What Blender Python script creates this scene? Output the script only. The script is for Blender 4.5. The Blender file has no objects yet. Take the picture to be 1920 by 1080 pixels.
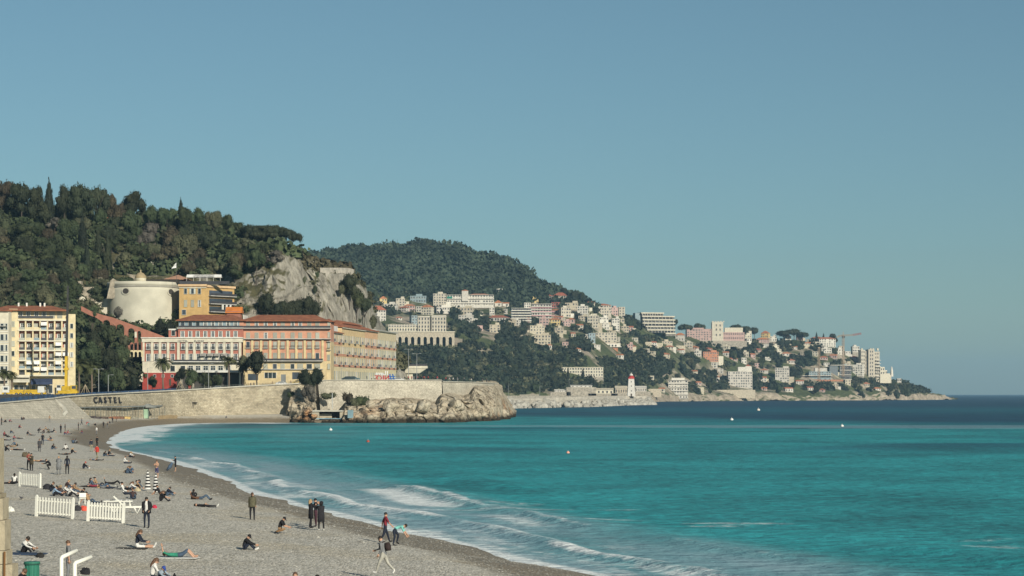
import bpy, bmesh, math, random
import numpy as np
from mathutils import Vector, Matrix
from math import sin, cos, pi, radians as R
random.seed(7)
C = bpy.context.scene.collection
sc = bpy.context.scene
# ---------------------------------------------------------------- camera, sky, sun, exposure
F, HOR, H = 4000.0, 738.0, 9.5          # focal length in photo pixels, eye-level row, eye height above the sea (m)
cam = bpy.data.cameras.new('camera'); camo = bpy.data.objects.new('camera', cam); C.objects.link(camo)
camo.location = (0, 0, H); camo.rotation_euler = (R(90), 0, 0)
cam.sensor_width = 36; cam.lens = F/1920*36; cam.shift_y = (HOR-540)/1920
cam.clip_start = 1; cam.clip_end = 60000
sc.camera = camo
SUN_EL, SUN_DIR = 25.0, Vector((0.50, -0.86))   # horizontal direction TOWARDS the sun
w = bpy.data.worlds.new('World'); sc.world = w; w.use_nodes = True
nt = w.node_tree; nt.nodes.clear()
sky = nt.nodes.new('ShaderNodeTexSky'); sky.sky_type = 'NISHITA'; sky.sun_disc = False
sky.sun_elevation = R(SUN_EL); sky.sun_rotation = math.atan2(SUN_DIR.x, SUN_DIR.y)
sky.air_density = 1.0; sky.dust_density = 0.35; sky.ozone_density = 3.0; sky.altitude = 0
hs = nt.nodes.new('ShaderNodeHueSaturation'); hs.inputs['Saturation'].default_value = 0.81; hs.inputs['Hue'].default_value = 0.49
tint = nt.nodes.new('ShaderNodeMix'); tint.data_type = 'RGBA'; tint.blend_type = 'MULTIPLY'; tint.inputs[0].default_value = 1
tint.inputs[7].default_value = (0.70, 0.94, 0.99, 1)
bg = nt.nodes.new('ShaderNodeBackground'); bg.inputs[1].default_value = 0.053
out = nt.nodes.new('ShaderNodeOutputWorld')
nt.links.new(sky.outputs[0], hs.inputs['Color']); nt.links.new(hs.outputs[0], tint.inputs[6])
nt.links.new(tint.outputs[2], bg.inputs[0]); nt.links.new(bg.outputs[0], out.inputs[0])
sl = bpy.data.lights.new('sun', 'SUN'); sl.energy = 4.8; sl.angle = R(0.5); sl.color = (1.0, 0.93, 0.78)
so = bpy.data.objects.new('sun', sl); C.objects.link(so)
d = Vector((SUN_DIR.x*cos(R(SUN_EL)), SUN_DIR.y*cos(R(SUN_EL)), sin(R(SUN_EL))))
so.rotation_euler = d.to_track_quat('Z', 'Y').to_euler(); so.location = (100, -100, 150)
sc.view_settings.view_transform = 'Standard'; sc.view_settings.look = 'None'
sc.view_settings.exposure = 0.25; sc.view_settings.gamma = 1.0
sc.cycles.max_bounces = 6; sc.cycles.volume_bounces = 0; sc.cycles.use_denoising = True

def X(px, Y): return (px-960)/F*Y
def Z(py, Y): return H-(py-HOR)/F*Y
def PY(z, Y): return HOR+(H-z)/Y*F
def PX(x, Y): return 960+x/Y*F

# ---------------------------------------------------------------- noise (numpy)
def _hash(ix, iy, iz, seed):
    n = (ix*374761393 + iy*668265263 + iz*2147483647 + seed*1274126177) & 0xffffffff
    n = ((n ^ (n >> 13))*1274126177) & 0xffffffff
    n = n ^ (n >> 16)
    return (n & 0xffff)/65535.0
def vnoise(x, y, z=0.0, seed=0):
    x, y, z = np.broadcast_arrays(np.asarray(x, float), np.asarray(y, float), np.asarray(z, float))
    xi, yi, zi = np.floor(x).astype(np.int64), np.floor(y).astype(np.int64), np.floor(z).astype(np.int64)
    fx, fy, fz = x-xi, y-yi, z-zi
    fx, fy, fz = fx*fx*(3-2*fx), fy*fy*(3-2*fy), fz*fz*(3-2*fz)
    r = 0
    for dx in (0, 1):
        for dy in (0, 1):
            for dz in (0, 1):
                wgt = (fx if dx else 1-fx)*(fy if dy else 1-fy)*(fz if dz else 1-fz)
                r = r + wgt*_hash(xi+dx, yi+dy, zi+dz, seed)
    return r*2-1
def fbm(x, y, z=0.0, o=4, seed=0):
    a, s, t = 1.0, 0.0, 0.0
    x, y, z = np.asarray(x, float), np.asarray(y, float), np.asarray(z, float)
    for i in range(o):
        s = s+a*vnoise(x, y, z, seed+i*17); t += a; a *= .5; x = x*2.03+5.1; y = y*2.03+1.7; z = z*2.03+3.3
    return s/t
def sstep(a, b, x):
    t = np.clip((x-a)/(b-a), 0, 1); return t*t*(3-2*t)

# ---------------------------------------------------------------- tags and objects
def tag(o, label=None, cat=None, group=None, kind=None):
    if label: o['label'] = label
    if cat: o['category'] = cat
    if group: o['group'] = group
    if kind: o['kind'] = kind
    return o
def link(o, parent=None):
    C.objects.link(o)
    if parent is not None: o.parent = parent
    return o
def empty(name, loc, rz=0, label=None, cat=None, group=None):
    o = bpy.data.objects.new(name, None); o.location = loc; o.rotation_euler = (0, 0, rz); o.empty_display_size = .3
    link(o); return tag(o, label, cat, group)
def npmesh(name, V, Fq, mat=None, smooth=False, attrs=None):
    V = np.ascontiguousarray(V, dtype=np.float32); Fq = np.ascontiguousarray(Fq, dtype=np.int32)
    k = Fq.shape[1]; me = bpy.data.meshes.new(name)
    me.vertices.add(len(V)); me.vertices.foreach_set('co', V.ravel())
    me.loops.add(Fq.size); me.loops.foreach_set('vertex_index', Fq.ravel())
    me.polygons.add(len(Fq)); me.polygons.foreach_set('loop_start', np.arange(0, Fq.size, k, dtype=np.int32))
    me.polygons.foreach_set('loop_total', np.full(len(Fq), k, dtype=np.int32))
    if smooth: me.polygons.foreach_set('use_smooth', np.ones(len(Fq), dtype=bool))
    for an, av in (attrs or {}).items():
        a = me.attributes.new(an, 'FLOAT', 'POINT'); a.data.foreach_set('value', np.ascontiguousarray(av, dtype=np.float32))
    me.update(calc_edges=True); me.validate()
    if mat: me.materials.append(mat)
    return me
def npobj(name, V, Fq, mat=None, parent=None, **k):
    return link(bpy.data.objects.new(name, npmesh(name, V, Fq, mat, **k)), parent)
def grid_faces(nr, nc):
    i = np.arange(nr*nc).reshape(nr, nc)
    return np.stack([i[:-1, :-1].ravel(), i[:-1, 1:].ravel(), i[1:, 1:].ravel(), i[1:, :-1].ravel()], 1)

class MB:
    """collects boxes, prisms and tubes and links them as one mesh object"""
    def __init__(s): s.v = []; s.f = []; s.m = []; s.mi = 0
    def add(s, v, f, mi=None):
        n = len(s.v); s.v += [tuple(p) for p in v]; s.f += [[i+n for i in q] for q in f]
        s.m += [s.mi if mi is None else mi]*len(f); return s
    def box(s, x0, x1, y0, y1, z0, z1, mi=None):
        v = [(x0, y0, z0), (x1, y0, z0), (x1, y1, z0), (x0, y1, z0), (x0, y0, z1), (x1, y0, z1), (x1, y1, z1), (x0, y1, z1)]
        return s.add(v, [(0, 3, 2, 1), (4, 5, 6, 7), (0, 1, 5, 4), (1, 2, 6, 5), (2, 3, 7, 6), (3, 0, 4, 7)], mi)
    def tube(s, pts, r, n=6, mi=None, caps=True):
        pts = [Vector(p) for p in pts]; rs = r if isinstance(r, (list, tuple)) else [r]*len(pts)
        v = []; a0 = None
        for i, p in enumerate(pts):
            t = (pts[min(i+1, len(pts)-1)]-pts[max(i-1, 0)]).normalized()
            if a0 is None:
                a0 = t.orthogonal().normalized()
            a = (a0-t*a0.dot(t)).normalized(); a0 = a; b = t.cross(a)
            for k in range(n):
                q = 2*pi*k/n; v.append(p+(a*cos(q)+b*sin(q))*rs[i])
        f = [(i*n+k, i*n+(k+1) % n, (i+1)*n+(k+1) % n, (i+1)*n+k) for i in range(len(pts)-1) for k in range(n)]
        if caps: f += [tuple(range(n))[::-1], tuple((len(pts)-1)*n+k for k in range(n))]
        return s.add(v, f, mi)
    def lathe(s, prof, n=24, c=(0, 0), mi=None):
        v = [(c[0]+r*cos(2*pi*k/n), c[1]+r*sin(2*pi*k/n), z) for r, z in prof for k in range(n)]
        f = [(i*n+k, i*n+(k+1) % n, (i+1)*n+(k+1) % n, (i+1)*n+k) for i in range(len(prof)-1) for k in range(n)]
        f += [tuple(range(n))[::-1], tuple((len(prof)-1)*n+k for k in range(n))]
        return s.add(v, f, mi)
    def hip(s, x0, x1, y0, y1, z, h, o=.5, r=None, mi=None):
        x0 -= o; x1 += o; y0 -= o; y1 += o; r = min((y1-y0)/2, (x1-x0)/2) if r is None else r; ym = (y0+y1)/2
        v = [(x0, y0, z), (x1, y0, z), (x1, y1, z), (x0, y1, z), (x0+r, ym, z+h), (x1-r, ym, z+h)]
        v += [(x0, y0, z-.25), (x1, y0, z-.25), (x1, y1, z-.25), (x0, y1, z-.25)]
        return s.add(v, [(0, 1, 5, 4), (1, 2, 5), (2, 3, 4, 5), (3, 0, 4), (9, 8, 7, 6), (6, 7, 1, 0), (7, 8, 2, 1), (8, 9, 3, 2), (9, 6, 0, 3)], mi)
    def gable(s, x0, x1, y0, y1, z, h, o=.4, axis='x', mi=None):
        x0 -= o; x1 += o; y0 -= o; y1 += o; ym = (y0+y1)/2; xm = (x0+x1)/2
        v = [(x0, y0, z), (x1, y0, z), (x1, y1, z), (x0, y1, z)]+([(x0, ym, z+h), (x1, ym, z+h)] if axis == 'x' else [(xm, y0, z+h), (xm, y1, z+h)])
        f = [(0, 1, 5, 4), (1, 2, 5), (2, 3, 4, 5), (3, 0, 4), (3, 2, 1, 0)] if axis == 'x' else [(0, 1, 4), (1, 2, 5, 4), (2, 3, 5), (3, 0, 4, 5), (3, 2, 1, 0)]
        return s.add(v, f, mi)
    def mesh(s, name, mats, smooth=False):
        me = bpy.data.meshes.new(name); me.from_pydata(s.v, [], s.f)
        for m in (mats if isinstance(mats, (list, tuple)) else [mats]): me.materials.append(m)
        me.polygons.foreach_set('material_index', s.m)
        if smooth: me.polygons.foreach_set('use_smooth', [True]*len(me.polygons))
        me.update(); return me
    def build(s, name, mats, parent=None, smooth=False):
        return link(bpy.data.objects.new(name, s.mesh(name, mats, smooth)), parent)
def inst(name, me, parent=None, loc=(0, 0, 0), rz=0, scale=None):
    o = bpy.data.objects.new(name, me); o.location = loc; o.rotation_euler = (0, 0, rz)
    if scale is not None: o.scale = scale if hasattr(scale, '__len__') else (scale,)*3
    return link(o, parent)
def copy_tree(o, parent=None):
    c = o.copy(); C.objects.link(c); c.parent = parent
    for ch in list(o.children): copy_tree(ch, c)
    return c

# ---------------------------------------------------------------- materials
def nodes(m):
    t = m.node_tree
    def N(kind, **kw):
        n = t.nodes.new('ShaderNode'+kind)
        for k, v in kw.items():
            if k.startswith('i_'):
                n.inputs[int(k[2:])].default_value = v
            else: setattr(n, k, v)
        return n
    return t, N, t.links.new

_mats = {}
def M(name, col, rough=.8, var=.12, scale=.6, bump=0.0, metal=0.0, rand=0.0, spec=.3, col2=None, detail=4):
    if name in _mats: return _mats[name]
    m = bpy.data.materials.new(name); m.use_nodes = True; t = m.node_tree; b = t.nodes['Principled BSDF']
    b.inputs['Roughness'].default_value = rough; b.inputs['Metallic'].default_value = metal; b.inputs['Specular IOR Level'].default_value = spec
    tc = t.nodes.new('ShaderNodeTexCoord'); n = t.nodes.new('ShaderNodeTexNoise'); n.inputs['Scale'].default_value = scale; n.inputs['Detail'].default_value = detail
    t.links.new(tc.outputs['Object'], n.inputs['Vector'])
    cr = t.nodes.new('ShaderNodeMix'); cr.data_type = 'RGBA'
    mr = t.nodes.new('ShaderNodeMapRange'); mr.inputs[1].default_value = .35; mr.inputs[2].default_value = .65
    t.links.new(n.outputs[0], mr.inputs[0]); t.links.new(mr.outputs[0], cr.inputs[0])
    c2 = col2 or tuple(min(1, c*(1+var)) for c in col); c1 = tuple(c*(1-var) for c in col) if not col2 else col
    cr.inputs[6].default_value = (*c1, 1); cr.inputs[7].default_value = (*c2, 1); last = cr.outputs[2]
    if rand:
        oi = t.nodes.new('ShaderNodeObjectInfo'); h = t.nodes.new('ShaderNodeHueSaturation')
        v = t.nodes.new('ShaderNodeMapRange'); v.inputs[3].default_value = 1-rand; v.inputs[4].default_value = 1+rand
        v2 = t.nodes.new('ShaderNodeMapRange'); v2.inputs[3].default_value = .5-rand*.07; v2.inputs[4].default_value = .5+rand*.05
        t.links.new(oi.outputs['Random'], v.inputs[0]); t.links.new(oi.outputs['Random'], v2.inputs[0])
        t.links.new(v.outputs[0], h.inputs['Value']); t.links.new(v2.outputs[0], h.inputs['Hue']); t.links.new(last, h.inputs['Color']); last = h.outputs[0]
    t.links.new(last, b.inputs['Base Color'])
    if bump:
        bp = t.nodes.new('ShaderNodeBump'); bp.inputs['Strength'].default_value = 1; bp.inputs['Distance'].default_value = bump
        n2 = t.nodes.new('ShaderNodeTexNoise'); n2.inputs['Scale'].default_value = scale*4; n2.inputs['Detail'].default_value = 5
        t.links.new(tc.outputs['Object'], n2.inputs['Vector']); t.links.new(n2.outputs[0], bp.inputs['Height']); t.links.new(bp.outputs[0], b.inputs['Normal'])
    _mats[name] = m; return m
def foliage(name, col, col2, rand=.25):
    m = M(name, col, rough=.75, col2=col2, scale=.35, rand=rand, spec=.15, detail=3)
    t, N, L = nodes(m); b = t.nodes['Principled BSDF']; src = b.inputs['Base Color'].links[0].from_socket; tc = N('TexCoord'); n = N('TexNoise', i_2=.028, i_3=3); L(tc.outputs['Object'], n.inputs['Vector'])
    r = N('MapRange', i_1=.35, i_2=.65, i_3=.62, i_4=1.45); L(n.outputs[0], r.inputs[0]); x = N('Mix', data_type='RGBA', blend_type='MULTIPLY', i_0=1.0); L(src, x.inputs[6]); L(r.outputs[0], x.inputs[7]); L(x.outputs[2], b.inputs['Base Color'])
    return m
FOL = dict(pine=foliage('pine_needles', (.022, .029, .017), (.046, .053, .028)),
           brown=foliage('brownish_foliage', (.046, .041, .026), (.080, .068, .042)),
           olive=foliage('olive_foliage', (.055, .060, .036), (.105, .106, .058)),
           green=foliage('green_foliage', (.028, .040, .020), (.058, .070, .033)),
           dark=foliage('dark_foliage', (.013, .018, .012), (.027, .033, .019)),
           palm=foliage('palm_fronds', (.042, .052, .022), (.088, .096, .042)),
           grey=foliage('bare_twigs', (.07, .064, .054), (.12, .108, .09)),
           bluegreen=foliage('far_foliage', (.020, .031, .022), (.042, .055, .032)))
BARK = M('bark', (.06, .048, .038), bump=.05)
GLASS = M('window_glass', (.035, .045, .055), rough=.12, var=.3, spec=.6, scale=.2, rand=.5)
# ================================================================ SHORELINE, BEACH, SEA
SHORE_PX = [(1500, 1190), (1350, 1150), (1220, 1115), (1100, 1080), (1000, 1059), (917, 1040), (833, 1017), (750, 996), (683, 980), (608, 961), (554, 950), (517, 937),
            (483, 927), (450, 917), (417, 900), (375, 884), (342, 872), (317, 864), (287, 857.5), (258, 852), (215, 842), (203, 831), (212, 819),
            (232, 808), (262, 801), (300, 797), (340, 794.5), (397, 793.2), (473, 792.6), (530, 792.8), (545, 793.2)]
_s = [(X(px, F*H/(py-HOR)), F*H/(py-HOR)) for px, py in SHORE_PX]
_s = [(40.0, 40.0), (22.0, 72.0)]+_s[1:]
def _cat(p, n=5):
    p = np.array(p); o = []
    for i in range(len(p)-1):
        a, b, c, d = p[max(i-1, 0)], p[i], p[i+1], p[min(i+2, len(p)-1)]
        for k in range(n):
            t = k/n; o.append(.5*((2*b)+(-a+c)*t+(2*a-5*b+4*c-d)*t*t+(-a+3*b-3*c+d)*t**3))
    o.append(p[-1]); return np.array(o)
SH = _cat(_s)
_cl = np.cumsum(np.r_[0, np.hypot(*np.diff(SH, axis=0).T)])
SH_EXT = np.vstack([SH, [[X(620, 700), 700], [X(900, 760), 760], [X(1100, 1000), 1000]]])
def shore_dist(x, y):
    """signed distance: + inland, - out at sea; and the arc length along the shore"""
    x = np.asarray(x, float); y = np.asarray(y, float); shp = x.shape; x = x.ravel(); y = y.ravel()
    best = np.full(x.shape, 1e12); sgn = np.ones(x.shape); arc = np.zeros(x.shape)
    for i in range(len(SH)-1):
        a, b = SH[i], SH[i+1]; e = b-a; L = e@e
        t = np.clip(((x-a[0])*e[0]+(y-a[1])*e[1])/L, 0, 1); dx = x-a[0]-t*e[0]; dy = y-a[1]-t*e[1]
        q = dx*dx+dy*dy; m = q < best; best[m] = q[m]
        cr = e[0]*(y-a[1])-e[1]*(x-a[0]); sgn[m] = np.where(cr[m] > 0, 1, -1); arc[m] = (_cl[i]+t*math.sqrt(L))[m]
    return (np.sqrt(best)*sgn).reshape(shp), arc.reshape(shp)
def beach_z(x, y, rough=True):
    d, arc = shore_dist(x, y); x = np.asarray(x, float); y = np.asarray(y, float)
    f = 2.2*(1-np.exp(-np.maximum(d, 0)/12))+.015*np.clip(d, 0, 60)
    f = f*(1+.38*sstep(280, 520, y)-.10*sstep(600, 690, y))
    z = np.where(d > 0, f, np.maximum(d*.12, -4))
    if rough:
        amp = sstep(1, 10, d)
        z = z+amp*(.10*fbm(x/9, y/9, 0, 3, 3)+.035*vnoise(x/1.3, y/1.3, 0, 8))
        z = z+.20*fbm(arc/9, 0*arc, 0, 3, 19)*np.exp(-((d-1)/5.5)**2)*sstep(600, 500, y)
    z = z+.16*np.exp(-((d-9-2*fbm(x/30, y/30, 0, 2, 9))/1.8)**2)        # storm berm
    return z
# beach sheet
rows = np.r_[np.linspace(35, 90, 25)[:-1], np.geomspace(90, 760, 330)]; cols = np.linspace(-420, 1500, 340)
PXg, Yg = np.meshgrid(cols, rows); Xg = (PXg-960)/F*Yg
Xg = Xg-np.maximum(0, (-PXg-150))/270*60
Zg = beach_z(Xg, Yg)
Dg, Ag = shore_dist(Xg, Yg)
keep = (Dg > -22) & ~((PXg > 548) & (Yg > 560)) & ~((Yg > 730) & (PXg > 100))
Fq = grid_faces(*Xg.shape); kf = keep.ravel()[Fq].all(1)
beach_m = bpy.data.materials.new('pebble_beach'); beach_m.use_nodes = True
t, N, L = nodes(beach_m); b = t.nodes['Principled BSDF']; b.inputs['Roughness'].default_value = .85; b.inputs['Specular IOR Level'].default_value = .25
tc = N('TexCoord'); vm = N('Mapping'); vm.inputs['Scale'].default_value = (1, .4, 1); L(tc.outputs['Object'], vm.inputs[0]); vo = N('TexVoronoi', i_2=8.0); L(vm.outputs[0], vo.inputs['Vector'])
cr = N('ValToRGB'); L(vo.outputs['Color'], cr.inputs[0])
els = cr.color_ramp.elements; els[0].position = .05; els[0].color = (.26, .245, .205, 1); els[1].position = .95; els[1].color = (.60, .565, .48, 1)
e = els.new(.4); e.color = (.42, .395, .34, 1); e = els.new(.75); e.color = (.52, .485, .42, 1)
n1 = N('TexNoise', i_2=.09, i_3=5); L(tc.outputs['Object'], n1.inputs['Vector'])
n1r = N('MapRange', i_1=.52, i_2=.68); L(n1.outputs[0], n1r.inputs[0])
sandc = N('Mix', data_type='RGBA', blend_type='MULTIPLY'); sandc.inputs[7].default_value = (1.0, .94, .83, 1)
L(n1r.outputs[0], sandc.inputs[0]); L(cr.outputs[0], sandc.inputs[6])
at = N('Attribute', attribute_name='wet'); n3 = N('TexNoise', i_2=.9, i_3=7, i_4=.75); L(tc.outputs['Object'], n3.inputs['Vector'])
ad = N('Math', operation='ADD'); sb = N('MapRange', i_1=.3, i_2=.7, i_3=-.4, i_4=.4); L(n3.outputs[0], sb.inputs[0]); L(at.outputs['Fac'], ad.inputs[0]); L(sb.outputs[0], ad.inputs[1])
wr = N('MapRange', i_1=.15, i_2=.85); L(ad.outputs[0], wr.inputs[0])
wet = N('Mix', data_type='RGBA', blend_type='MULTIPLY'); wet.inputs[7].default_value = (.46, .39, .30, 1)
L(wr.outputs[0], wet.inputs[0]); L(sandc.outputs[2], wet.inputs[6]); L(wet.outputs[2], b.inputs['Base Color'])
bp = N('Bump'); bp.inputs['Distance'].default_value = .05; bp.inputs['Strength'].default_value = .9; L(vo.outputs['Distance'], bp.inputs['Height']); bp.invert = True; L(bp.outputs[0], b.inputs['Normal'])
rr = N('MapRange', i_3=.85, i_4=.5); L(wr.outputs[0], rr.inputs[0]); L(rr.outputs[0], b.inputs['Roughness'])
wetv = 1-sstep(5.0, 10.5, Dg+1.5*fbm(Xg/12, Yg/12, 0, 3, 5)+.5*sstep(420, 560, Yg))
o = npobj('beach', np.stack([Xg.ravel(), Yg.ravel(), Zg.ravel()], 1), Fq[kf], beach_m, smooth=True, attrs={'wet': wetv.ravel()}); tag(o, kind='structure')

# sea
pys = np.r_[np.linspace(1230, 850, 400)[:-1], np.linspace(850, HOR+2.3, 150)]; cols = np.linspace(-500, 2500, 460)
rowsY = F*H/(pys-HOR); PXg, Yg = np.meshgrid(cols, rowsY); Xg = (PXg-960)/F*Yg
D, A = shore_dist(Xg, Yg); s = -D; s = np.where((Yg > 712) | ((PXg > 560) & (Yg > 640)), 60.0, s)
n_al = fbm(A/22, s*.06, 0, 3, 11)
def _arc(px, py): Yq = F*H/(py-HOR); return float(shore_dist(np.array([X(px, Yq)]), np.array([Yq]))[1][0])
a1, a2, a3, a4, a5, a6 = _arc(700, 915), _arc(935, 952), _arc(958, 962), _arc(1095, 990), _arc(520, 895), _arc(640, 912)
_win = lambda a, b_, f_: sstep(a-f_, a+f_, A)*sstep(b_+f_, b_-f_, A)
brk = np.clip(.85*_win(a2, a1, 6)+.6*_win(a4, a3, 5)+.35*_win(a6, a5, 5)+.32*sstep(.1, .5, fbm(A/14+3, 0*A, 0, 2, 23)), 0, 1)*sstep(330, 240, Yg)
s0 = 14.5+2.2*n_al; q = s-s0
crest = np.where(q < 0, np.exp(-(q/1.1)**2), np.exp(-(q/3.4)**2))
front = np.exp(-((s-(5.5+2*fbm(A/15, 0*A, 0, 2, 31)))/1.0)**2)*sstep(430, 300, Yg)
zz = .50*crest*(1+.35*fbm(A/2.5, s/2, 0, 3, 91))*(.25+.75*brk)*sstep(420, 300, Yg)+.28*front
zz = zz+.32*np.exp(-((s-27-3*n_al)/3.5)**2)*sstep(-.1, .4, fbm(A/40, 0*A+7, 0, 2, 51))*sstep(500, 300, Yg)
zz = zz+.10*fbm(Xg/7, Yg/4, 0, 3, 61)*sstep(600, 200, Yg)*sstep(0, 6, s)
zz = zz+.06*fbm(Xg/.9, Yg/.7, 0, 2, 71)*sstep(230, 120, Yg)*(brk*crest+front*.6+.15)
zz = zz+.02*sstep(3, 0, s)
fo = 1.0*np.exp(-((s-.2)/1.4)**2)
fo = np.maximum(fo, .95*np.exp(-(np.maximum(q+3.2, 0)/3.2)**2)*np.exp(-(np.minimum(q+3.2, 0)/2.4)**2)*brk)
fo = np.maximum(fo, .9*np.exp(-(q/.8)**2)*(.25+.6*brk)*sstep(420, 300, Yg))
fo = np.maximum(fo, .85*front*(.35+.65*sstep(-.2, .3, fbm(A/10, 0*A, 0, 2, 37))))
fo = np.maximum(fo, .66*sstep(19, 3, s)*(.66+.55*fbm(A/9, s/1.7, 0, 4, 41))*sstep(520, 260, Yg))
farw = sstep(330, 430, Yg)*sstep(760, 700, Yg)
fo = np.maximum(fo, farw*sstep(22, 4, s)*(.74+.5*fbm(A/11, s/2.5, 0, 3, 43))*sstep(-58, -78, Xg+.0*Yg))
fo = np.maximum(fo, farw*np.exp(-(s/3.0)**2)*.8)
fo = np.maximum(fo, .50*sstep(.40, .62, fbm(Xg/16, Yg/7, 0, 3, 47))*sstep(260, 160, Yg)*sstep(60, 25, s))
fo = np.where(s < -1.5, 0, fo)
rkp = [536, 580, 690, 830, 888, 926, 946, 958, 968, 985]; rkY = [711, 692, 689, 696, 722, 748, 795, 830, 858, 870]
dr = np.interp(PXg, rkp, rkY)-Yg; fo = np.maximum(fo, .62*np.exp(-((dr+1)/4.5)**2)*((PXg > 530) & (PXg < 985))*(.75+.7*fbm(Xg/5, Yg/9, 0, 3, 99)))
milk = np.clip(sstep(21, 9, s)*(.85+.5*fbm(A/12, s/4, 0, 3, 95))*sstep(520, 260, Yg)+.5*sstep(26, 8, s)*sstep(450, 600, Yg)+.28*sstep(.0, .4, fbm(Xg/40, Yg/60, 0, 3, 96))*sstep(300, 620, Yg)*sstep(760, 700, Yg)*sstep(820, 560, PXg), 0, 1)
deep = sstep(520, 900, Yg+260*fbm(Xg/160, Yg/420, 0, 3, 81)+Xg*1.15+0*s)
deep = np.maximum(deep, .75*sstep(.0, .35, fbm(Xg/90, Yg/60, 0, 3, 83)-.25+sstep(20, 130, Xg)*.35)*sstep(300, 420, Yg))
deep = np.clip(deep-.40*np.exp(-((Yg-1250)/260)**2)*sstep(0, -300, -Xg*0-150), 0, 1)
sea_m = bpy.data.materials.new('sea_water'); sea_m.use_nodes = True
t, N, L = nodes(sea_m); b = t.nodes['Principled BSDF']; b.inputs['IOR'].default_value = 1.33; b.inputs['Specular IOR Level'].default_value = 0
tc = N('TexCoord'); mp = N('Mapping'); mp.inputs['Scale'].default_value = (.62, .8, 2.2); L(tc.outputs['Object'], mp.inputs[0])
c0 = N('Mix', data_type='RGBA'); c0.inputs[6].default_value = (.02, .25, .265, 1); c0.inputs[7].default_value = (.006, .043, .078, 1)
ad = N('Attribute', attribute_name='deep'); L(ad.outputs['Fac'], c0.inputs[0])
nn = N('TexNoise', i_2=.8, i_3=8, i_4=.7); mp2 = N('Mapping'); mp2.inputs['Scale'].default_value = (.9, .8, 1); L(tc.outputs['Object'], mp2.inputs[0]); L(mp2.outputs[0], nn.inputs['Vector'])
nn2 = N('TexNoise', i_2=.05, i_3=5, i_4=.6); L(mp2.outputs[0], nn2.inputs['Vector']); na = N('Math', operation='ADD'); nb = N('Math', operation='MULTIPLY', i_1=.45); nc = N('Math', operation='MULTIPLY', i_1=.55); L(nn.outputs[0], nc.inputs[0]); L(nn2.outputs[0], nb.inputs[0]); L(nb.outputs[0], na.inputs[0]); L(nc.outputs[0], na.inputs[1])
nr = N('MapRange', i_1=.36, i_2=.64, i_3=.45, i_4=1.55); L(na.outputs[0], nr.inputs[0])  # light and dark of the wavelets are painted into the water colour
cv = N('Mix', data_type='RGBA', blend_type='MULTIPLY', i_0=1.0); L(c0.outputs[2], cv.inputs[6]); L(nr.outputs[0], cv.inputs[7])
am = N('Attribute', attribute_name='milk'); c1 = N('Mix', data_type='RGBA'); c1.inputs[7].default_value = (.23, .36, .40, 1); L(am.outputs['Fac'], c1.inputs[0]); L(cv.outputs[2], c1.inputs[6])
fn = N('TexNoise', i_2=1.7, i_3=9, i_4=.75, i_8=.6); L(mp.outputs[0], fn.inputs['Vector'])
af = N('Attribute', attribute_name='foam'); fa = N('Math', operation='ADD'); L(fn.outputs[0], fa.inputs[0]); L(af.outputs['Fac'], fa.inputs[1])
fr = N('MapRange', i_1=.88, i_2=1.22); L(fa.outputs[0], fr.inputs[0])
c2 = N('Mix', data_type='RGBA'); c2.inputs[7].default_value = (.66, .70, .70, 1); L(fr.outputs[0], c2.inputs[0]); L(c1.outputs[2], c2.inputs[6]); L(c2.outputs[2], b.inputs['Base Color'])
rr = N('MapRange', i_3=.3, i_4=.9); L(fr.outputs[0], rr.inputs[0]); L(rr.outputs[0], b.inputs['Roughness'])
w1 = N('TexNoise', i_2=.55, i_3=6, i_4=.6); L(mp.outputs[0], w1.inputs['Vector'])
bp = N('Bump'); bp.inputs['Distance'].default_value = .9; bp.inputs['Strength'].default_value = 1; L(w1.outputs[0], bp.inputs['Height']); L(bp.outputs[0], b.inputs['Normal'])
gl = N('BsdfGlossy'); gl.inputs['Roughness'].default_value = .28; L(bp.outputs[0], gl.inputs['Normal']); ms = N('MixShader'); mf = N('MapRange', i_3=.20, i_4=.02); L(fr.outputs[0], mf.inputs[0]); L(mf.outputs[0], ms.inputs[0])
L(b.outputs[0], ms.inputs[1]); L(gl.outputs[0], ms.inputs[2]); L(ms.outputs[0], t.nodes['Material Output'].inputs['Surface'])
o = npobj('sea', np.stack([Xg.ravel(), Yg.ravel(), zz.ravel()], 1), grid_faces(*Xg.shape), sea_m, smooth=True,
          attrs={'foam': fo.ravel(), 'deep': deep.ravel(), 'milk': milk.ravel()}); tag(o, kind='structure')

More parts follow.
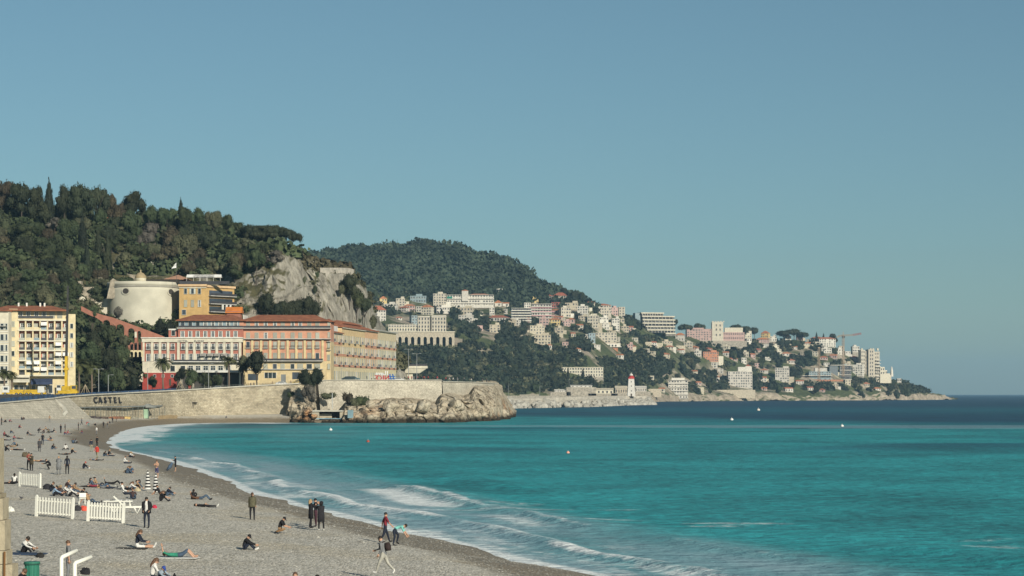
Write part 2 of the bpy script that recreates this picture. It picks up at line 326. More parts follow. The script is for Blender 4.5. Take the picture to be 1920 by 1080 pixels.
# ================================================================ HILLS
class Hill:
    def __init__(s, ctrl, seed, amp, hs, fx=1.0):
        s.px = np.array([c[0] for c in ctrl], float); s.Y = np.array([[p[0] for p in c[1]] for c in ctrl], float)
        s.z = np.array([[p[1] for p in c[1]] for c in ctrl], float); s.seed, s.amp, s.hs = seed, amp, hs; s.fx = fx
    def at(s, px, Y):
        k = s.Y.shape[1]; yy = [np.interp(px, s.px, s.Y[:, j]) for j in range(k)]; z = [np.interp(px, s.px, s.z[:, j]) for j in range(k)]
        return float(np.interp(Y, yy, z))+s.nz((px-960)/F*Y, Y)
    def nz(s, x, y):
        r = s.amp*fbm(np.asarray(x)/s.hs, np.asarray(y)/s.hs*s.fx, 0, 5, s.seed)
        return r if np.ndim(r) else float(r)
    def hit(s, px, py, off=0.0):
        """depth at which the sight line through (px,py) meets the hill"""
        k = s.Y.shape[1]; yy = [np.interp(px, s.px, s.Y[:, j]) for j in range(k)]; z = [np.interp(px, s.px, s.z[:, j]) for j in range(k)]
        Ys = np.linspace(yy[0], yy[-3]+2, 400); zt = np.interp(Ys, yy, z)+s.amp*fbm((px-960)/F*Ys/s.hs, Ys/s.hs*s.fx, 0, 5, s.seed)
        ray = H-(py-HOR)/F*Ys; m = np.nonzero(zt+off >= ray)[0]
        return float(Ys[m[0]]) if len(m) else float(yy[-3])
    def mesh(s, name, pxs, seg, mat, extra=None, smooth=False):
        k = s.Y.shape[1]; Yc = np.stack([np.interp(pxs, s.px, s.Y[:, j]) for j in range(k)]); Zc = np.stack([np.interp(pxs, s.px, s.z[:, j]) for j in range(k)])
        rY, rZ = [], []
        for j in range(k-1):
            for i in range(seg[j]):
                t = i/seg[j]; rY.append(Yc[j]*(1-t)+Yc[j+1]*t); rZ.append(Zc[j]*(1-t)+Zc[j+1]*t)
        rY.append(Yc[-1]); rZ.append(Zc[-1]); Yg = np.array(rY); Zg = np.array(rZ); Xg = (pxs-960)/F*Yg
        Zg = Zg+s.amp*fbm(Xg/s.hs, Yg/s.hs*s.fx, 0, 5, s.seed)
        if extra: Xg, Yg, Zg = extra(Xg, Yg, Zg)
        o = npobj(name, np.stack([Xg.ravel(), Yg.ravel(), Zg.ravel()], 1), grid_faces(*Xg.shape), mat, smooth=smooth); tag(o, kind='structure'); return o
def ground_mat(name, rock, rock2, scrub, scrub2, scale, thr, steep0=.55, steep1=.8, bump=1.0, streak=None):
    m = bpy.data.materials.new(name); m.use_nodes = True; t, N, L = nodes(m); b = t.nodes['Principled BSDF']
    b.inputs['Roughness'].default_value = .95; b.inputs['Specular IOR Level'].default_value = .1
    tc = N('TexCoord'); n = N('TexNoise', i_2=scale, i_3=8, i_4=.65); L(tc.outputs['Object'], n.inputs['Vector'])
    mp = N('Mapping'); mp.inputs['Scale'].default_value = streak or (1, 1, 1); L(tc.outputs['Object'], mp.inputs[0])
    n2 = N('TexNoise', i_2=scale*5, i_3=8, i_4=.7); L(mp.outputs[0], n2.inputs['Vector'])
    r2 = N('MapRange', i_1=.33, i_2=.67); L(n2.outputs[0], r2.inputs[0])
    rc = N('Mix', data_type='RGBA'); rc.inputs[6].default_value = (*rock, 1); rc.inputs[7].default_value = (*rock2, 1); L(r2.outputs[0], rc.inputs[0])
    sc_ = N('Mix', data_type='RGBA'); sc_.inputs[6].default_value = (*scrub, 1); sc_.inputs[7].default_value = (*scrub2, 1); L(r2.outputs[0], sc_.inputs[0])
    g = N('NewGeometry'); sx = N('SeparateXYZ'); L(g.outputs['Normal'], sx.inputs[0])
    st = N('MapRange', i_1=steep0, i_2=steep1); L(sx.outputs['Z'], st.inputs[0])      # 1 = flat -> scrub
    nm = N('MapRange', i_1=thr-.05, i_2=thr+.05); L(n.outputs[0], nm.inputs[0])
    mx = N('Math', operation='MULTIPLY'); L(st.outputs[0], mx.inputs[0]); L(nm.outputs[0], mx.inputs[1])
    c = N('Mix', data_type='RGBA'); L(mx.outputs[0], c.inputs[0]); L(rc.outputs[2], c.inputs[6]); L(sc_.outputs[2], c.inputs[7]); L(c.outputs[2], b.inputs['Base Color'])
    bp = N('Bump'); bp.inputs['Distance'].default_value = bump; L(n2.outputs[0], bp.inputs['Height']); L(bp.outputs[0], b.inputs['Normal'])
    return m
def zc(rows, back, k=1.0):   # (Y,py) -> (Y,z) and the far slope
    r = [(Y, Z(py, Y*k)) for Y, py in rows]; Yr, zr = r[-1]
    return r+[(Yr+back, zr*.72), (Yr+3*back, -2.0)]
castle_ctrl = [(px, zc(rows, 60, 1+float(np.interp(px, [0, 340, 450, 600, 680, 745, 772], [0, 12, 26, 48, 58, 62, 62]))/800)) for px, rows in [
    (-700, [(640, 735), (690, 640), (740, 560), (800, 480), (860, 430)]),
    (-300, [(690, 735), (730, 640), (770, 560), (820, 470), (870, 405)]),
    (0, [(725, 735), (755, 650), (790, 560), (835, 470), (885, 398)]),
    (140, [(725, 730), (755, 650), (790, 560), (835, 470), (885, 405)]),
    (200, [(725, 728), (755, 660), (797, 606), (835, 500), (890, 410)]),
    (248, [(728, 726), (757, 660), (799, 607), (842, 500), (897, 414)]),
    (270, [(752, 718), (768, 655), (800, 608), (845, 500), (900, 415)]),
    (340, [(748, 715), (766, 645), (797, 597), (850, 480), (900, 418)]),
    (420, [(745, 715), (770, 640), (795, 575), (835, 490), (900, 425)]),
    (440, [(748, 715), (772, 632), (790, 570), (820, 495), (895, 440)]),
    (470, [(750, 715), (775, 625), (788, 560), (812, 490), (880, 455)]),
    (520, [(755, 715), (775, 625), (785, 560), (797, 480), (850, 468)]),
    (565, [(760, 715), (778, 625), (788, 555), (799, 484), (840, 478)]),
    (572, [(761, 715), (779, 625), (789, 555), (800, 499), (838, 494)]),
    (600, [(765, 715), (780, 625), (790, 560), (803, 512), (830, 498)]),
    (655, [(780, 715), (795, 620), (804, 560), (814, 514), (835, 508)]),
    (685, [(800, 715), (815, 640), (825, 600), (832, 562), (845, 540)]),
    (705, [(820, 715), (830, 660), (840, 625), (848, 600), (860, 585)]),
    (725, [(850, 715), (862, 682), (872, 655), (880, 640), (890, 628)]),
    (745, [(872, 715), (882, 695), (888, 680), (895, 668), (905, 660)]),
    (762, [(885, 716), (890, 712), (895, 706), (900, 702), (905, 700)]),
    (772, [(890, 717), (894, 717), (898, 717), (902, 717), (906, 717)])]]
castle_ctrl = [(px, [(Y+float(np.interp(px, [0, 340, 450, 600, 680, 745, 772], [0, 12, 26, 48, 58, 62, 62])), z) for Y, z in r]) for px, r in castle_ctrl]
castle = Hill(castle_ctrl, 101, 1.6, 22)
def crag(Xg, Yg, Zg):
    pxs = 960+Xg/Yg*F; pyv = HOR+(H-Zg)/Yg*F
    m = sstep(415, 480, pxs)*sstep(730, 700, pyv)
    r = 1-np.abs(fbm(Xg/7.0, Yg/7.0, Zg/16, 4, 201))*2.2
    g = fbm(Xg/2.2, Yg/2.2, Zg/5.0, 3, 211)
    cr = 1-np.abs(vnoise(Xg/4.5, Yg/4.5, Zg/22, 219))
    Yg = Yg-m*(3.0*r+1.1*g+1.6*cr**4*np.sign(vnoise(Xg/9, Zg/14, 0, 223))); Xg = Xg+m*1.3*fbm(Xg/5, Yg/5, Zg/9, 3, 221)
    return Xg, Yg, Zg+m*.8*fbm(Xg/4, Yg/4, Zg/4, 3, 231)
castle_m = ground_mat('castle_hill_ground', (.13, .12, .10), (.37, .345, .29), (.05, .05, .028), (.11, .10, .05), .06, .44, .45, .72, 1.2, (1.4, 1.4, .45))
castle.mesh('castle_hill', np.r_[np.linspace(-700, -40, 60)[:-1], np.linspace(-40, 772, 560)], [16, 26, 40, 22, 6, 6], castle_m, crag)

def zf(base, rows, back=150):
    r = [(base, -1.0), (base+14, 9.0)]+[(Y, Z(py, Y)) for Y, py in rows]; Yr, zr = r[-1]
    return r+[(Yr+back, zr*.7), (Yr+3*back, -3)]
far_ctrl = [(px, zf(b_, rows)) for px, b_, rows in [
    (300, 2300, [(2450, 640), (2550, 590), (2700, 540), (2850, 500)]),
    (500, 2200, [(2350, 650), (2500, 580), (2650, 520), (2800, 486)]),
    (620, 2150, [(2300, 660), (2450, 600), (2600, 545), (2800, 478)]),
    (700, 2100, [(2250, 660), (2400, 595), (2600, 545), (2800, 470)]),
    (780, 2050, [(2200, 680), (2330, 625), (2600, 575), (2850, 458)]),
    (860, 2050, [(2200, 690), (2350, 625), (2620, 578), (2850, 465)]),
    (940, 2080, [(2250, 690), (2400, 625), (2650, 570), (2850, 490)]),
    (1000, 2120, [(2300, 690), (2450, 635), (2640, 585), (2800, 526)]),
    (1045, 2150, [(2320, 690), (2480, 638), (2640, 590), (2750, 556)]),
    (1100, 2200, [(2350, 690), (2500, 640), (2620, 605), (2720, 574)]),
    (1200, 2400, [(2560, 700), (2700, 655), (2800, 628), (2900, 604)]),
    (1270, 2600, [(2700, 715), (2800, 675), (2900, 645), (2980, 628)]),
    (1340, 2750, [(2850, 722), (2920, 685), (3000, 653), (3080, 636)]),
    (1420, 2850, [(2920, 725), (3000, 690), (3070, 660), (3150, 640)]),
    (1500, 2900, [(2960, 728), (3040, 695), (3100, 665), (3180, 644)]),
    (1560, 2950, [(3000, 728), (3060, 697), (3110, 668), (3160, 648)]),
    (1600, 2990, [(3030, 728), (3080, 705), (3120, 685), (3160, 672)]),
    (1650, 3050, [(3090, 735), (3120, 724), (3150, 714), (3200, 706)]),
    (1700, 3150, [(3180, 742), (3200, 735), (3220, 729), (3250, 724)]),
    (1740, 3250, [(3275, 743), (3290, 740), (3300, 738), (3320, 736)]),
    (1780, 3380, [(3397, 747), (3402, 746), (3408, 745.5), (3420, 746)]),
    (1795, 3430, [(3446, 749.5), (3450, 750), (3456, 750), (3462, 750)])]]
for px, r in far_ctrl:
    if px >= 1780: r[1] = (r[1][0], 4.0 if px < 1790 else -.5)
far = Hill(far_ctrl, 301, 5.0, 70)
def fcrag(Xg, Yg, Zg):
    m = sstep(16, 7, Zg); r = 1-np.abs(fbm(Xg/14, Yg/14, Zg/9, 4, 401))*2
    return Xg+m*3*fbm(Xg/8, Yg/8, Zg/8, 3, 402), Yg-m*5*r, Zg+m*2.2*fbm(Xg/6, Yg/6, 0, 3, 404)*(Zg > .5)
far_m = ground_mat('coast_ground', (.20, .165, .125), (.42, .36, .28), (.045, .06, .03), (.10, .115, .05), .018, .46, .5, .75, 3.0)
far.mesh('coast_hill', np.linspace(300, 1795, 700), [14, 10, 12, 12, 12, 4, 4], far_m, fcrag)
# ================================================================ QUAY, ROAD, HEADLAND, JETTY
stone_wall = bpy.data.materials.new('quay_stone'); stone_wall.use_nodes = True
def masonry(m, c1, c2, mort, sx, sy, bumpd=.08, stain=.75):
    t, N, L = nodes(m); b = t.nodes['Principled BSDF']; b.inputs['Roughness'].default_value = .9; b.inputs['Specular IOR Level'].default_value = .15
    uv = N('Attribute', attribute_name='along'); zc_ = N('NewGeometry'); sp = N('SeparateXYZ'); L(zc_.outputs['Position'], sp.inputs[0])
    cb = N('CombineXYZ'); L(uv.outputs['Fac'], cb.inputs[0]); L(sp.outputs['Z'], cb.inputs[1])
    dn = N('TexNoise', i_2=1.2, i_3=2); L(cb.outputs[0], dn.inputs['Vector']); va = N('Mix', data_type='VECTOR', i_0=.06)
    L(cb.outputs[0], va.inputs[4]); L(dn.outputs['Color'], va.inputs[5])
    br = N('TexBrick', i_5=.03, i_7=0.0, i_8=sx, i_9=sy); br.inputs['Scale'].default_value = 1.0; br.inputs['Mortar Size'].default_value = .05; br.inputs['Bias'].default_value = 0
    br.inputs['Brick Width'].default_value = sx; br.inputs['Row Height'].default_value = sy
    br.inputs['Color1'].default_value = (*c1, 1); br.inputs['Color2'].default_value = (*c2, 1); br.inputs['Mortar'].default_value = (*mort, 1)
    L(va.outputs[1], br.inputs['Vector'])
    n = N('TexNoise', i_2=.16, i_3=7, i_4=.65); mp = N('Mapping'); mp.inputs['Scale'].default_value = (1, 1.7, 1); L(cb.outputs[0], mp.inputs[0]); L(mp.outputs[0], n.inputs['Vector'])
    nr = N('MapRange', i_1=.35, i_2=.68, i_3=1.15, i_4=stain); L(n.outputs[0], nr.inputs[0])
    n2 = N('TexNoise', i_2=1.6, i_3=3); L(cb.outputs[0], n2.inputs['Vector']); n2r = N('MapRange', i_1=.3, i_2=.7, i_3=.72, i_4=1.2); L(n2.outputs[0], n2r.inputs[0])
    x = N('Mix', data_type='RGBA', blend_type='MULTIPLY', i_0=1.0); L(br.outputs['Color'], x.inputs[6]); L(nr.outputs[0], x.inputs[7])
    x2 = N('Mix', data_type='RGBA', blend_type='MULTIPLY', i_0=1.0); L(x.outputs[2], x2.inputs[6]); L(n2r.outputs[0], x2.inputs[7]); L(x2.outputs[2], b.inputs['Base Color'])
    bp = N('Bump'); bp.inputs['Distance'].default_value = bumpd; bp.inputs['Strength'].default_value = 1; bp.invert = True; L(br.outputs['Fac'], bp.inputs['Height']); L(bp.outputs[0], b.inputs['Normal'])
masonry(stone_wall, (.40, .345, .245), (.53, .47, .35), (.27, .235, .175), .85, .42, .10, .62)
pale_wall = bpy.data.materials.new('pale_quay_stone'); pale_wall.use_nodes = True
masonry(pale_wall, (.40, .37, .30), (.48, .44, .36), (.34, .31, .25), .9, .42, .04, .80)
jetty_wall = bpy.data.materials.new('jetty_stone'); jetty_wall.use_nodes = True
masonry(jetty_wall, (.40, .37, .31), (.48, .44, .37), (.30, .27, .22), 3, 1.2, .04, .8)
CONC = M('pale_concrete', (.42, .40, .34), bump=.02)
ASPH = M('asphalt', (.06, .06, .06), rough=.9)
PAVE = M('pavement_stone', (.30, .28, .25))

# wall line: px, Y, top row, foot row
QW = [(-420, 430, 775, 800), (-150, 480, 765, 795), (0, 535, 757, 780), (100, 580, 748, 785), (128, 598, 744.5, 784), (183, 624, 741, 784), (233, 650, 738.5, 784),
      (317, 690, 734, 779), (375, 706, 730.8, 778), (462, 713, 725.3, 783), (550, 718, 721, 794), (600, 722, 716, 796)]
def wall_strip(name, pts, mat, parent=None, thick=1.2, foot=-1.0, batter=.12, ncol=6, nrow=10, lbl=None):
    P3 = []
    for i in range(len(pts)-1):
        for k in range(ncol):
            t = k/ncol; P3.append([a*(1-t)+c*t for a, c in zip(pts[i], pts[i+1])])
    P3.append(list(pts[-1])); P3 = np.array(P3)   # x, Y, ztop, zfoot
    dx = np.gradient(P3[:, 0]); dy = np.gradient(P3[:, 1]); l = np.hypot(dx, dy); nx, ny = dy/l, -dx/l     # towards the sea / camera
    al = np.r_[0, np.cumsum(np.hypot(np.diff(P3[:, 0]), np.diff(P3[:, 1])))]
    V, A_ = [], []
    for r in range(nrow+1):
        t = r/nrow; z = P3[:, 3]*(1-t)+P3[:, 2]*t; off = batter*(P3[:, 2]-z)
        V.append(np.stack([P3[:, 0]+nx*off, P3[:, 1]+ny*off, z], 1)); A_.append(al)
    V.append(np.stack([P3[:, 0]-nx*thick, P3[:, 1]-ny*thick, P3[:, 2]], 1)); A_.append(al)
    V.append(np.stack([P3[:, 0]-nx*thick, P3[:, 1]-ny*thick, P3[:, 3]], 1)); A_.append(al)
    V = np.array(V)
    return npobj(name, V.reshape(-1, 3), grid_faces(V.shape[0], V.shape[1]), mat, parent, attrs={'along': np.array(A_).ravel()}), P3
qp = [(X(p, Y), Y, Z(t_, Y), Z(f_, Y)-1.2) for p, Y, t_, f_ in QW if p >= 100]
quay = empty('quay_wall', (0, 0, 0), label='long tan stone retaining wall between the beach and the promenade, lettered in black', cat='wall')
wall_strip('wall', qp, stone_wall, quay)
# coping: a pale projecting course
def course(name, pts, mat, parent, w0, w1, h0, h1, lift=0.0):
    V = []; P3 = np.array(pts); P3 = np.vstack([np.linspace(P3[i], P3[i+1], 6)[:-1] for i in range(len(P3)-1)]+[P3[-1:]])
    dx = np.gradient(P3[:, 0]); dy = np.gradient(P3[:, 1]); l = np.hypot(dx, dy); nx, ny = dy/l, -dx/l
    for o_, h_ in ((w0, h0), (w1, h0), (w1, h1), (w0, h1), (w0, h0)):
        V.append(np.stack([P3[:, 0]+nx*o_, P3[:, 1]+ny*o_, P3[:, 2]+h_], 1))
    V = np.array(V); return npobj(name, V.reshape(-1, 3), grid_faces(V.shape[0], V.shape[1]), mat, parent)
course('coping', qp, CONC, quay, -.6, .35, .02, .42)
# sloping embankment on the left
ep = [(X(p, Y), Y, Z(t_, Y), 1.5) for p, Y, t_, f_ in QW if p <= 128]
emb = empty('stone_embankment', (0, 0, 0), label='sloping pale stone embankment at the back of the beach, left of the lettered wall', cat='embankment')
wall_strip('slope', ep, pale_wall, emb, batter=1.1)
course('coping', ep, CONC, emb, -.6, .3, .02, .35)
mb = MB(); y_ = 590
mb.tube([(X(99, 584), 583, Z(748, 583)), (X(112, 583), 581, Z(757, 581)), (X(123, 582), 579, Z(766, 579)), (X(127, 580), 577, Z(774, 577)), (X(116, 575), 570, Z(787, 570)-.5)], .75, 6)
mb.build('stone_kerb', CONC, emb)
mb = MB(); mb.add([(X(-60, 500), 500, Z(758, 500)), (X(-60, 502), 502, Z(762, 502)), (X(18, 545), 545, Z(789, 545)), (X(18, 543), 543, Z(786, 543)),
                   (X(-60, 506), 506, .5), (X(18, 549), 549, .5), (X(-60, 500), 500, .5), (X(18, 543), 543, .5)], [(0, 1, 2, 3), (6, 0, 3, 7), (3, 2, 5, 7), (1, 4, 5, 2), (0, 6, 4, 1)])
mb.build('ramp', M('grey_concrete', (.27, .27, .26)), emb)
# letters and door on the wall
def text_obj(name, body, size, mat, parent, loc, rot=(pi/2, 0, 0), depth=.1, mirror=False, align='CENTER', sx=1.0, weight=0.0):
    cu = bpy.data.curves.new(name, 'FONT'); cu.body = body; cu.size = size; cu.extrude = depth; cu.align_x = align; cu.offset = weight; cu.resolution_u = 2
    t_ = bpy.data.objects.new('tmp', cu); C.objects.link(t_); bpy.context.view_layer.update()
    me = bpy.data.meshes.new_from_object(t_.evaluated_get(bpy.context.evaluated_depsgraph_get())); bpy.data.objects.remove(t_)
    me.materials.clear(); me.materials.append(mat)
    o = link(bpy.data.objects.new(name, me), parent); o.location = loc; o.rotation_euler = rot; o.scale = ((-sx if mirror else sx), 1, 1); return o
BLK = M('black_paint', (.025, .025, .03), rough=.6, var=.3)
def wy(px): return float(np.interp(px, [q[0] for q in QW], [q[1] for q in QW]))
for i, ch in enumerate('CASTEL'):
    px = 176+i*9.2; Y = wy(px); text_obj('letter', ch, 2.4, BLK, quay, (X(px, Y)+.62, Y-.17, Z(755.3, Y)), rot=(R(83), 0, R(78)), depth=.08, weight=.07, sx=1.75)
mb = MB(); Y = wy(364); mb.box(X(362, Y), X(364, Y), Y-1.9, Y-.3, Z(776, Y), Z(755, Y)); mb.box(X(362, Y), X(371, Y), Y-1.9, Y-.3, Z(755, Y), Z(753.6, Y))
mb.build('doorway', M('dark_recess', (.05, .045, .04)), quay)
# beach establishment under the letters: long flat shelter on posts
sh = empty('beach_shelter', (0, 0, 0), label='long low beach shelter with a thin grey roof on posts under the lettered wall', cat='shelter')
GREY = M('grey_canvas', (.20, .21, .20)); DK = M('dark_wood', (.07, .055, .04)); WHT = M('white_board', (.62, .63, .60)); POST = M('thin_metal_post', (.10, .11, .10))
def strip_box(name, p0, p1, t0, t1, b0, b1, mat, parent, dy0, dy1):
    mb = MB(); Y0, Y1 = wy(p0), wy(p1); v = []
    for px, Y, t_, b_ in ((p0, Y0, t0, b0), (p1, Y1, t1, b1)):
        for dy in (dy0, dy1): v += [(X(px, Y), Y-dy, Z(t_, Y)), (X(px, Y), Y-dy, Z(b_, Y))]
    mb.add(v, [(0, 4, 6, 2), (1, 3, 7, 5), (0, 1, 5, 4), (2, 6, 7, 3), (0, 2, 3, 1), (4, 5, 7, 6)]); return mb.build(name, mat, parent)
strip_box('roof', 130, 308, 763.5, 759.5, 764.6, 762, GREY, sh, 1.5, 7.5)
for i, px in enumerate(range(139, 310, 10)):
    Y = wy(px)-7; mb = MB(); mb.box(X(px, Y)-.07, X(px, Y)+.07, Y-.07, Y+.07, Z(785, Y)-.5, Z(763, Y)); mb.build('post', POST, sh)
strip_box('board_wall', 168, 190, 771, 771, 778, 778, WHT, sh, 3.0, 3.3)
strip_box('board_wall', 193, 219, 771, 771, 778, 778, WHT, sh, 3.0, 3.3)
strip_box('rear_panel', 222, 305, 772, 768, 781, 779, M('weathered_panel', (.22, .22, .17)), sh, 2.2, 2.5)
hut = empty('changing_hut', (X(274, wy(274)), wy(274)-4, Z(784, wy(274))), label='small pale green hut with a grey pointed canvas roof against the quay wall', cat='hut')
s_ = wy(274)/F; mb = MB(); mb.box(-5*s_, 8*s_, -1, 1, 0, 17*s_); mb.build('wall', M('pale_green_paint', (.26, .38, .27)), hut)
mb = MB(); mb.gable(-9*s_, 24*s_, -1.6, 1.6, 20*s_, 7*s_, 0, 'y'); mb.build('roof', GREY, hut)
mb = MB(); mb.box(-8*s_, -5*s_-.03, -1, 1, -.5, 19*s_); mb.build('side_panel', M('dark_green_paint', (.05, .07, .05)), hut)
# stacked beach clutter below the boards
for i, (px, w_, h_, c_) in enumerate([(150, 5, 11, (.12, .11, .10)), (157, 9, 8, (.42, .34, .2)), (176, 14, 5, (.06, .05, .05)), (193, 16, 5, (.08, .06, .05)), (212, 9, 4, (.2, .09, .05)), (222, 12, 5, (.15, .08, .05)), (235, 11, 4, (.42, .30, .12)), (249, 12, 3, (.2, .19, .15))]):
    Y = wy(px)-9; s_ = Y/F; z0 = float(beach_z(X(px, Y), Y)); mb = MB()
    for k in range(5):
        a = random.uniform(-w_/2, w_/2)*s_; mb.box(a-.9, a+.9, -1+k*.3, .2+k*.3, -.3, h_*s_*random.uniform(.5, 1))
    o = mb.build('stacked_beach_gear', M('clutter%d' % i, c_, var=.5, scale=2), None); o.location = (X(px, Y), Y, z0)
    tag(o, ['dark upright crates by the corner of the stone kerb', 'tan stacked boards left of the first white board', 'low black heap of folded loungers under the first white board', 'low dark heap of folded loungers under the second white board',
            'reddish brown stack right of the second white board', 'brown stack of loungers left of the tan heap', 'tan heap of boards between the brown stack and the hut', 'flat grey stack just left of the green hut'][i], 'beach gear', 'gear stacked under the beach shelter')
# reed fence right of the hut
mb = MB()
for k in range(60):
    px = 297+k*.6; Y = wy(px)-9+.1*(k % 3); z0 = float(beach_z(X(px, Y), Y)); mb.box(X(px, Y)-.05, X(px, Y)+.05, Y-.03, Y+.03, z0-.3, z0+1.0+.25*random.random())
o = mb.build('reed_fence', M('reed', (.25, .19, .11)), None); tag(o, 'low brown reed fence on the beach right of the green hut', 'fence')

# headland platform wall
HW = [(596, 714, 715, 770), (612, 720, 713.8, 772), (700, 726, 713.4, 772), (828, 735, 713.6, 772)]
HW2 = [(829, 736, 716.2, 772), (890, 765, 717.6, 772), (925, 800, 719.6, 772), (933, 850, 720, 760)]
hwall = empty('headland_wall', (0, 0, 0), label='pale high stone parapet wall above the boulders of the headland', cat='wall')
w1 = [(X(p, Y), Y, Z(t_, Y), Z(f_, Y)) for p, Y, t_, f_ in HW]; w2 = [(X(p, Y), Y, Z(t_, Y), Z(f_, Y)) for p, Y, t_, f_ in HW2]
wall_strip('wall', w1, pale_wall, hwall, batter=.1); wall_strip('wall', w2, pale_wall, hwall, batter=.1)
course('coping', w1, CONC, hwall, -.5, .25, .02, .3); course('coping', w2, CONC, hwall, -.5, .25, .02, .3)
# the road and pavement on top
line = [(X(p, Y), Y, Z(t_, Y)) for p, Y, t_, f_ in QW]+[(q[0], q[1], q[2]) for q in w1[1:]]+[(q[0], q[1], q[2]) for q in w2]
V = []
for i, (x, Y, z) in enumerate(line):
    px = PX(x, Y); drp = float(np.interp(px, [380, 480, 600], [.75, .25, .1])); dep = 60 if px < 560 else (170 if px < 700 else 60 if px < 860 else 14)
    V += [(x, Y+.8, z-drp), (x+.3, Y+9, z-drp), (x*1.02, Y+dep, max(z-drp, 9.3))]
V = np.array(V); n_ = len(line); f1 = [(3*i, 3*i+3, 3*i+4, 3*i+1) for i in range(n_-1)]; f2 = [(3*i+1, 3*i+4, 3*i+5, 3*i+2) for i in range(n_-1)]
tag(npobj('pavement', V+np.array([0, 0, .12]), np.array(f1), PAVE), kind='structure'); tag(npobj('road', V, np.array(f1+f2), ASPH), kind='structure')
def road_z(px): return float(np.interp(px, [PX(q[0], q[1]) for q in line], [q[2]-float(np.interp(PX(q[0], q[1]), [380, 480, 600], [.75, .25, .1])) for q in line]))
# blue barrier
BLUE = M('blue_barrier', (.022, .055, .12), rough=.5, var=.4, scale=.4)
bar = empty('blue_barrier', (0, 0, 0), label='long dark blue barrier along the promenade edge above the beach', cat='barrier')
bl = [(q[0], q[1]+.9, q[2]) for q in line if PX(q[0], q[1]) < 330]
def lerp_line(pxs, dy=.9, ln=None):
    xs = [PX(q[0], q[1]) for q in (ln or line)]; return [tuple(float(np.interp(p, xs, [q[k] for q in (ln or line)]))+(dy if k == 1 else 0) for k in range(3)) for p in pxs]
pp = lerp_line(np.linspace(-300, 330, 64))
for a, b_ in zip(pp[:-1], pp[1:]):
    mb = MB(); h_ = 1.35 if PX(a[0], a[1]) < 100 else .95
    mb.add([(a[0], a[1], a[2]), (b_[0]-.12, b_[1], b_[2]), (b_[0]-.12, b_[1]+.08, b_[2]), (a[0], a[1]+.08, a[2]), (a[0], a[1], a[2]+h_), (b_[0]-.12, b_[1], b_[2]+h_), (b_[0]-.12, b_[1]+.08, b_[2]+h_), (a[0], a[1]+.08, a[2]+h_)],
           [(0, 3, 2, 1), (4, 5, 6, 7), (0, 1, 5, 4), (1, 2, 6, 5), (2, 3, 7, 6), (3, 0, 4, 7)]); mb.build('panel', BLUE, bar)
rail = empty('promenade_railing', (0, 0, 0), label='thin dark metal railing along the promenade above the plain part of the quay wall', cat='railing')
pp = lerp_line(np.linspace(332, 596, 54)); mb = MB()
mb.tube([(p[0], p[1], p[2]+.95) for p in pp], .05, 4); mb.tube([(p[0], p[1], p[2]+.5) for p in pp], .035, 4); mb.build('handrail', POST, rail)
me = MB().box(-.05, .05, -.05, .05, 0, .95).mesh('post', POST)
for p in pp: inst('post', me, rail, p)

# ---- headland rocks
rock_m = bpy.data.materials.new('sea_rock'); rock_m.use_nodes = True; t, N, L = nodes(rock_m); b = t.nodes['Principled BSDF']; b.inputs['Roughness'].default_value = .9; b.inputs['Specular IOR Level'].default_value = .2
g = N('NewGeometry'); sp = N('SeparateXYZ'); L(g.outputs['Position'], sp.inputs[0]); n = N('TexNoise', i_2=.28, i_3=8, i_4=.68); L(g.outputs['Position'], n.inputs['Vector'])
cr = N('ValToRGB'); L(n.outputs[0], cr.inputs[0]); els = cr.color_ramp.elements; els[0].position = .3; els[0].color = (.14, .11, .08, 1); els[1].position = .7; els[1].color = (.60, .53, .42, 1); e = els.new(.5); e.color = (.48, .41, .30, 1)
n3 = N('TexNoise', i_2=.05, i_3=4); L(g.outputs['Position'], n3.inputs['Vector']); r3 = N('MapRange', i_1=.52, i_2=.66); L(n3.outputs[0], r3.inputs[0])
wz = N('MapRange', i_1=9.0, i_2=3.0); L(sp.outputs['Z'], wz.inputs[0]); om = N('Math', operation='MULTIPLY'); L(r3.outputs[0], om.inputs[0]); L(wz.outputs[0], om.inputs[1])
oc = N('Mix', data_type='RGBA', blend_type='MULTIPLY'); oc.inputs[7].default_value = (1.05, .64, .40, 1); L(om.outputs[0], oc.inputs[0]); L(cr.outputs[0], oc.inputs[6])
za = N('Math', operation='ADD'); nz_ = N('Math', operation='MULTIPLY', i_1=3.0); L(n.outputs[0], nz_.inputs[0]); L(sp.outputs['Z'], za.inputs[0]); L(nz_.outputs[0], za.inputs[1])
wl = N('MapRange', i_1=3.9, i_2=2.4); L(za.outputs[0], wl.inputs[0]); dk = N('Mix', data_type='RGBA'); dk.inputs[7].default_value = (.045, .035, .022, 1); L(wl.outputs[0], dk.inputs[0]); L(oc.outputs[2], dk.inputs[6])
va_ = N('Mix', data_type='VECTOR', i_0=.25); L(g.outputs['Position'], va_.inputs[4]); nw_ = N('TexNoise', i_2=.5, i_3=4); nm2 = N('VectorMath', operation='SCALE'); nm2.inputs['Scale'].default_value = 12; L(g.outputs['Position'], nw_.inputs['Vector']); L(nw_.outputs['Color'], nm2.inputs[0]); va2 = N('VectorMath', operation='ADD'); L(g.outputs['Position'], va2.inputs[0]); L(nm2.outputs[0], va2.inputs[1]); L(va2.outputs[0], va_.inputs[5])
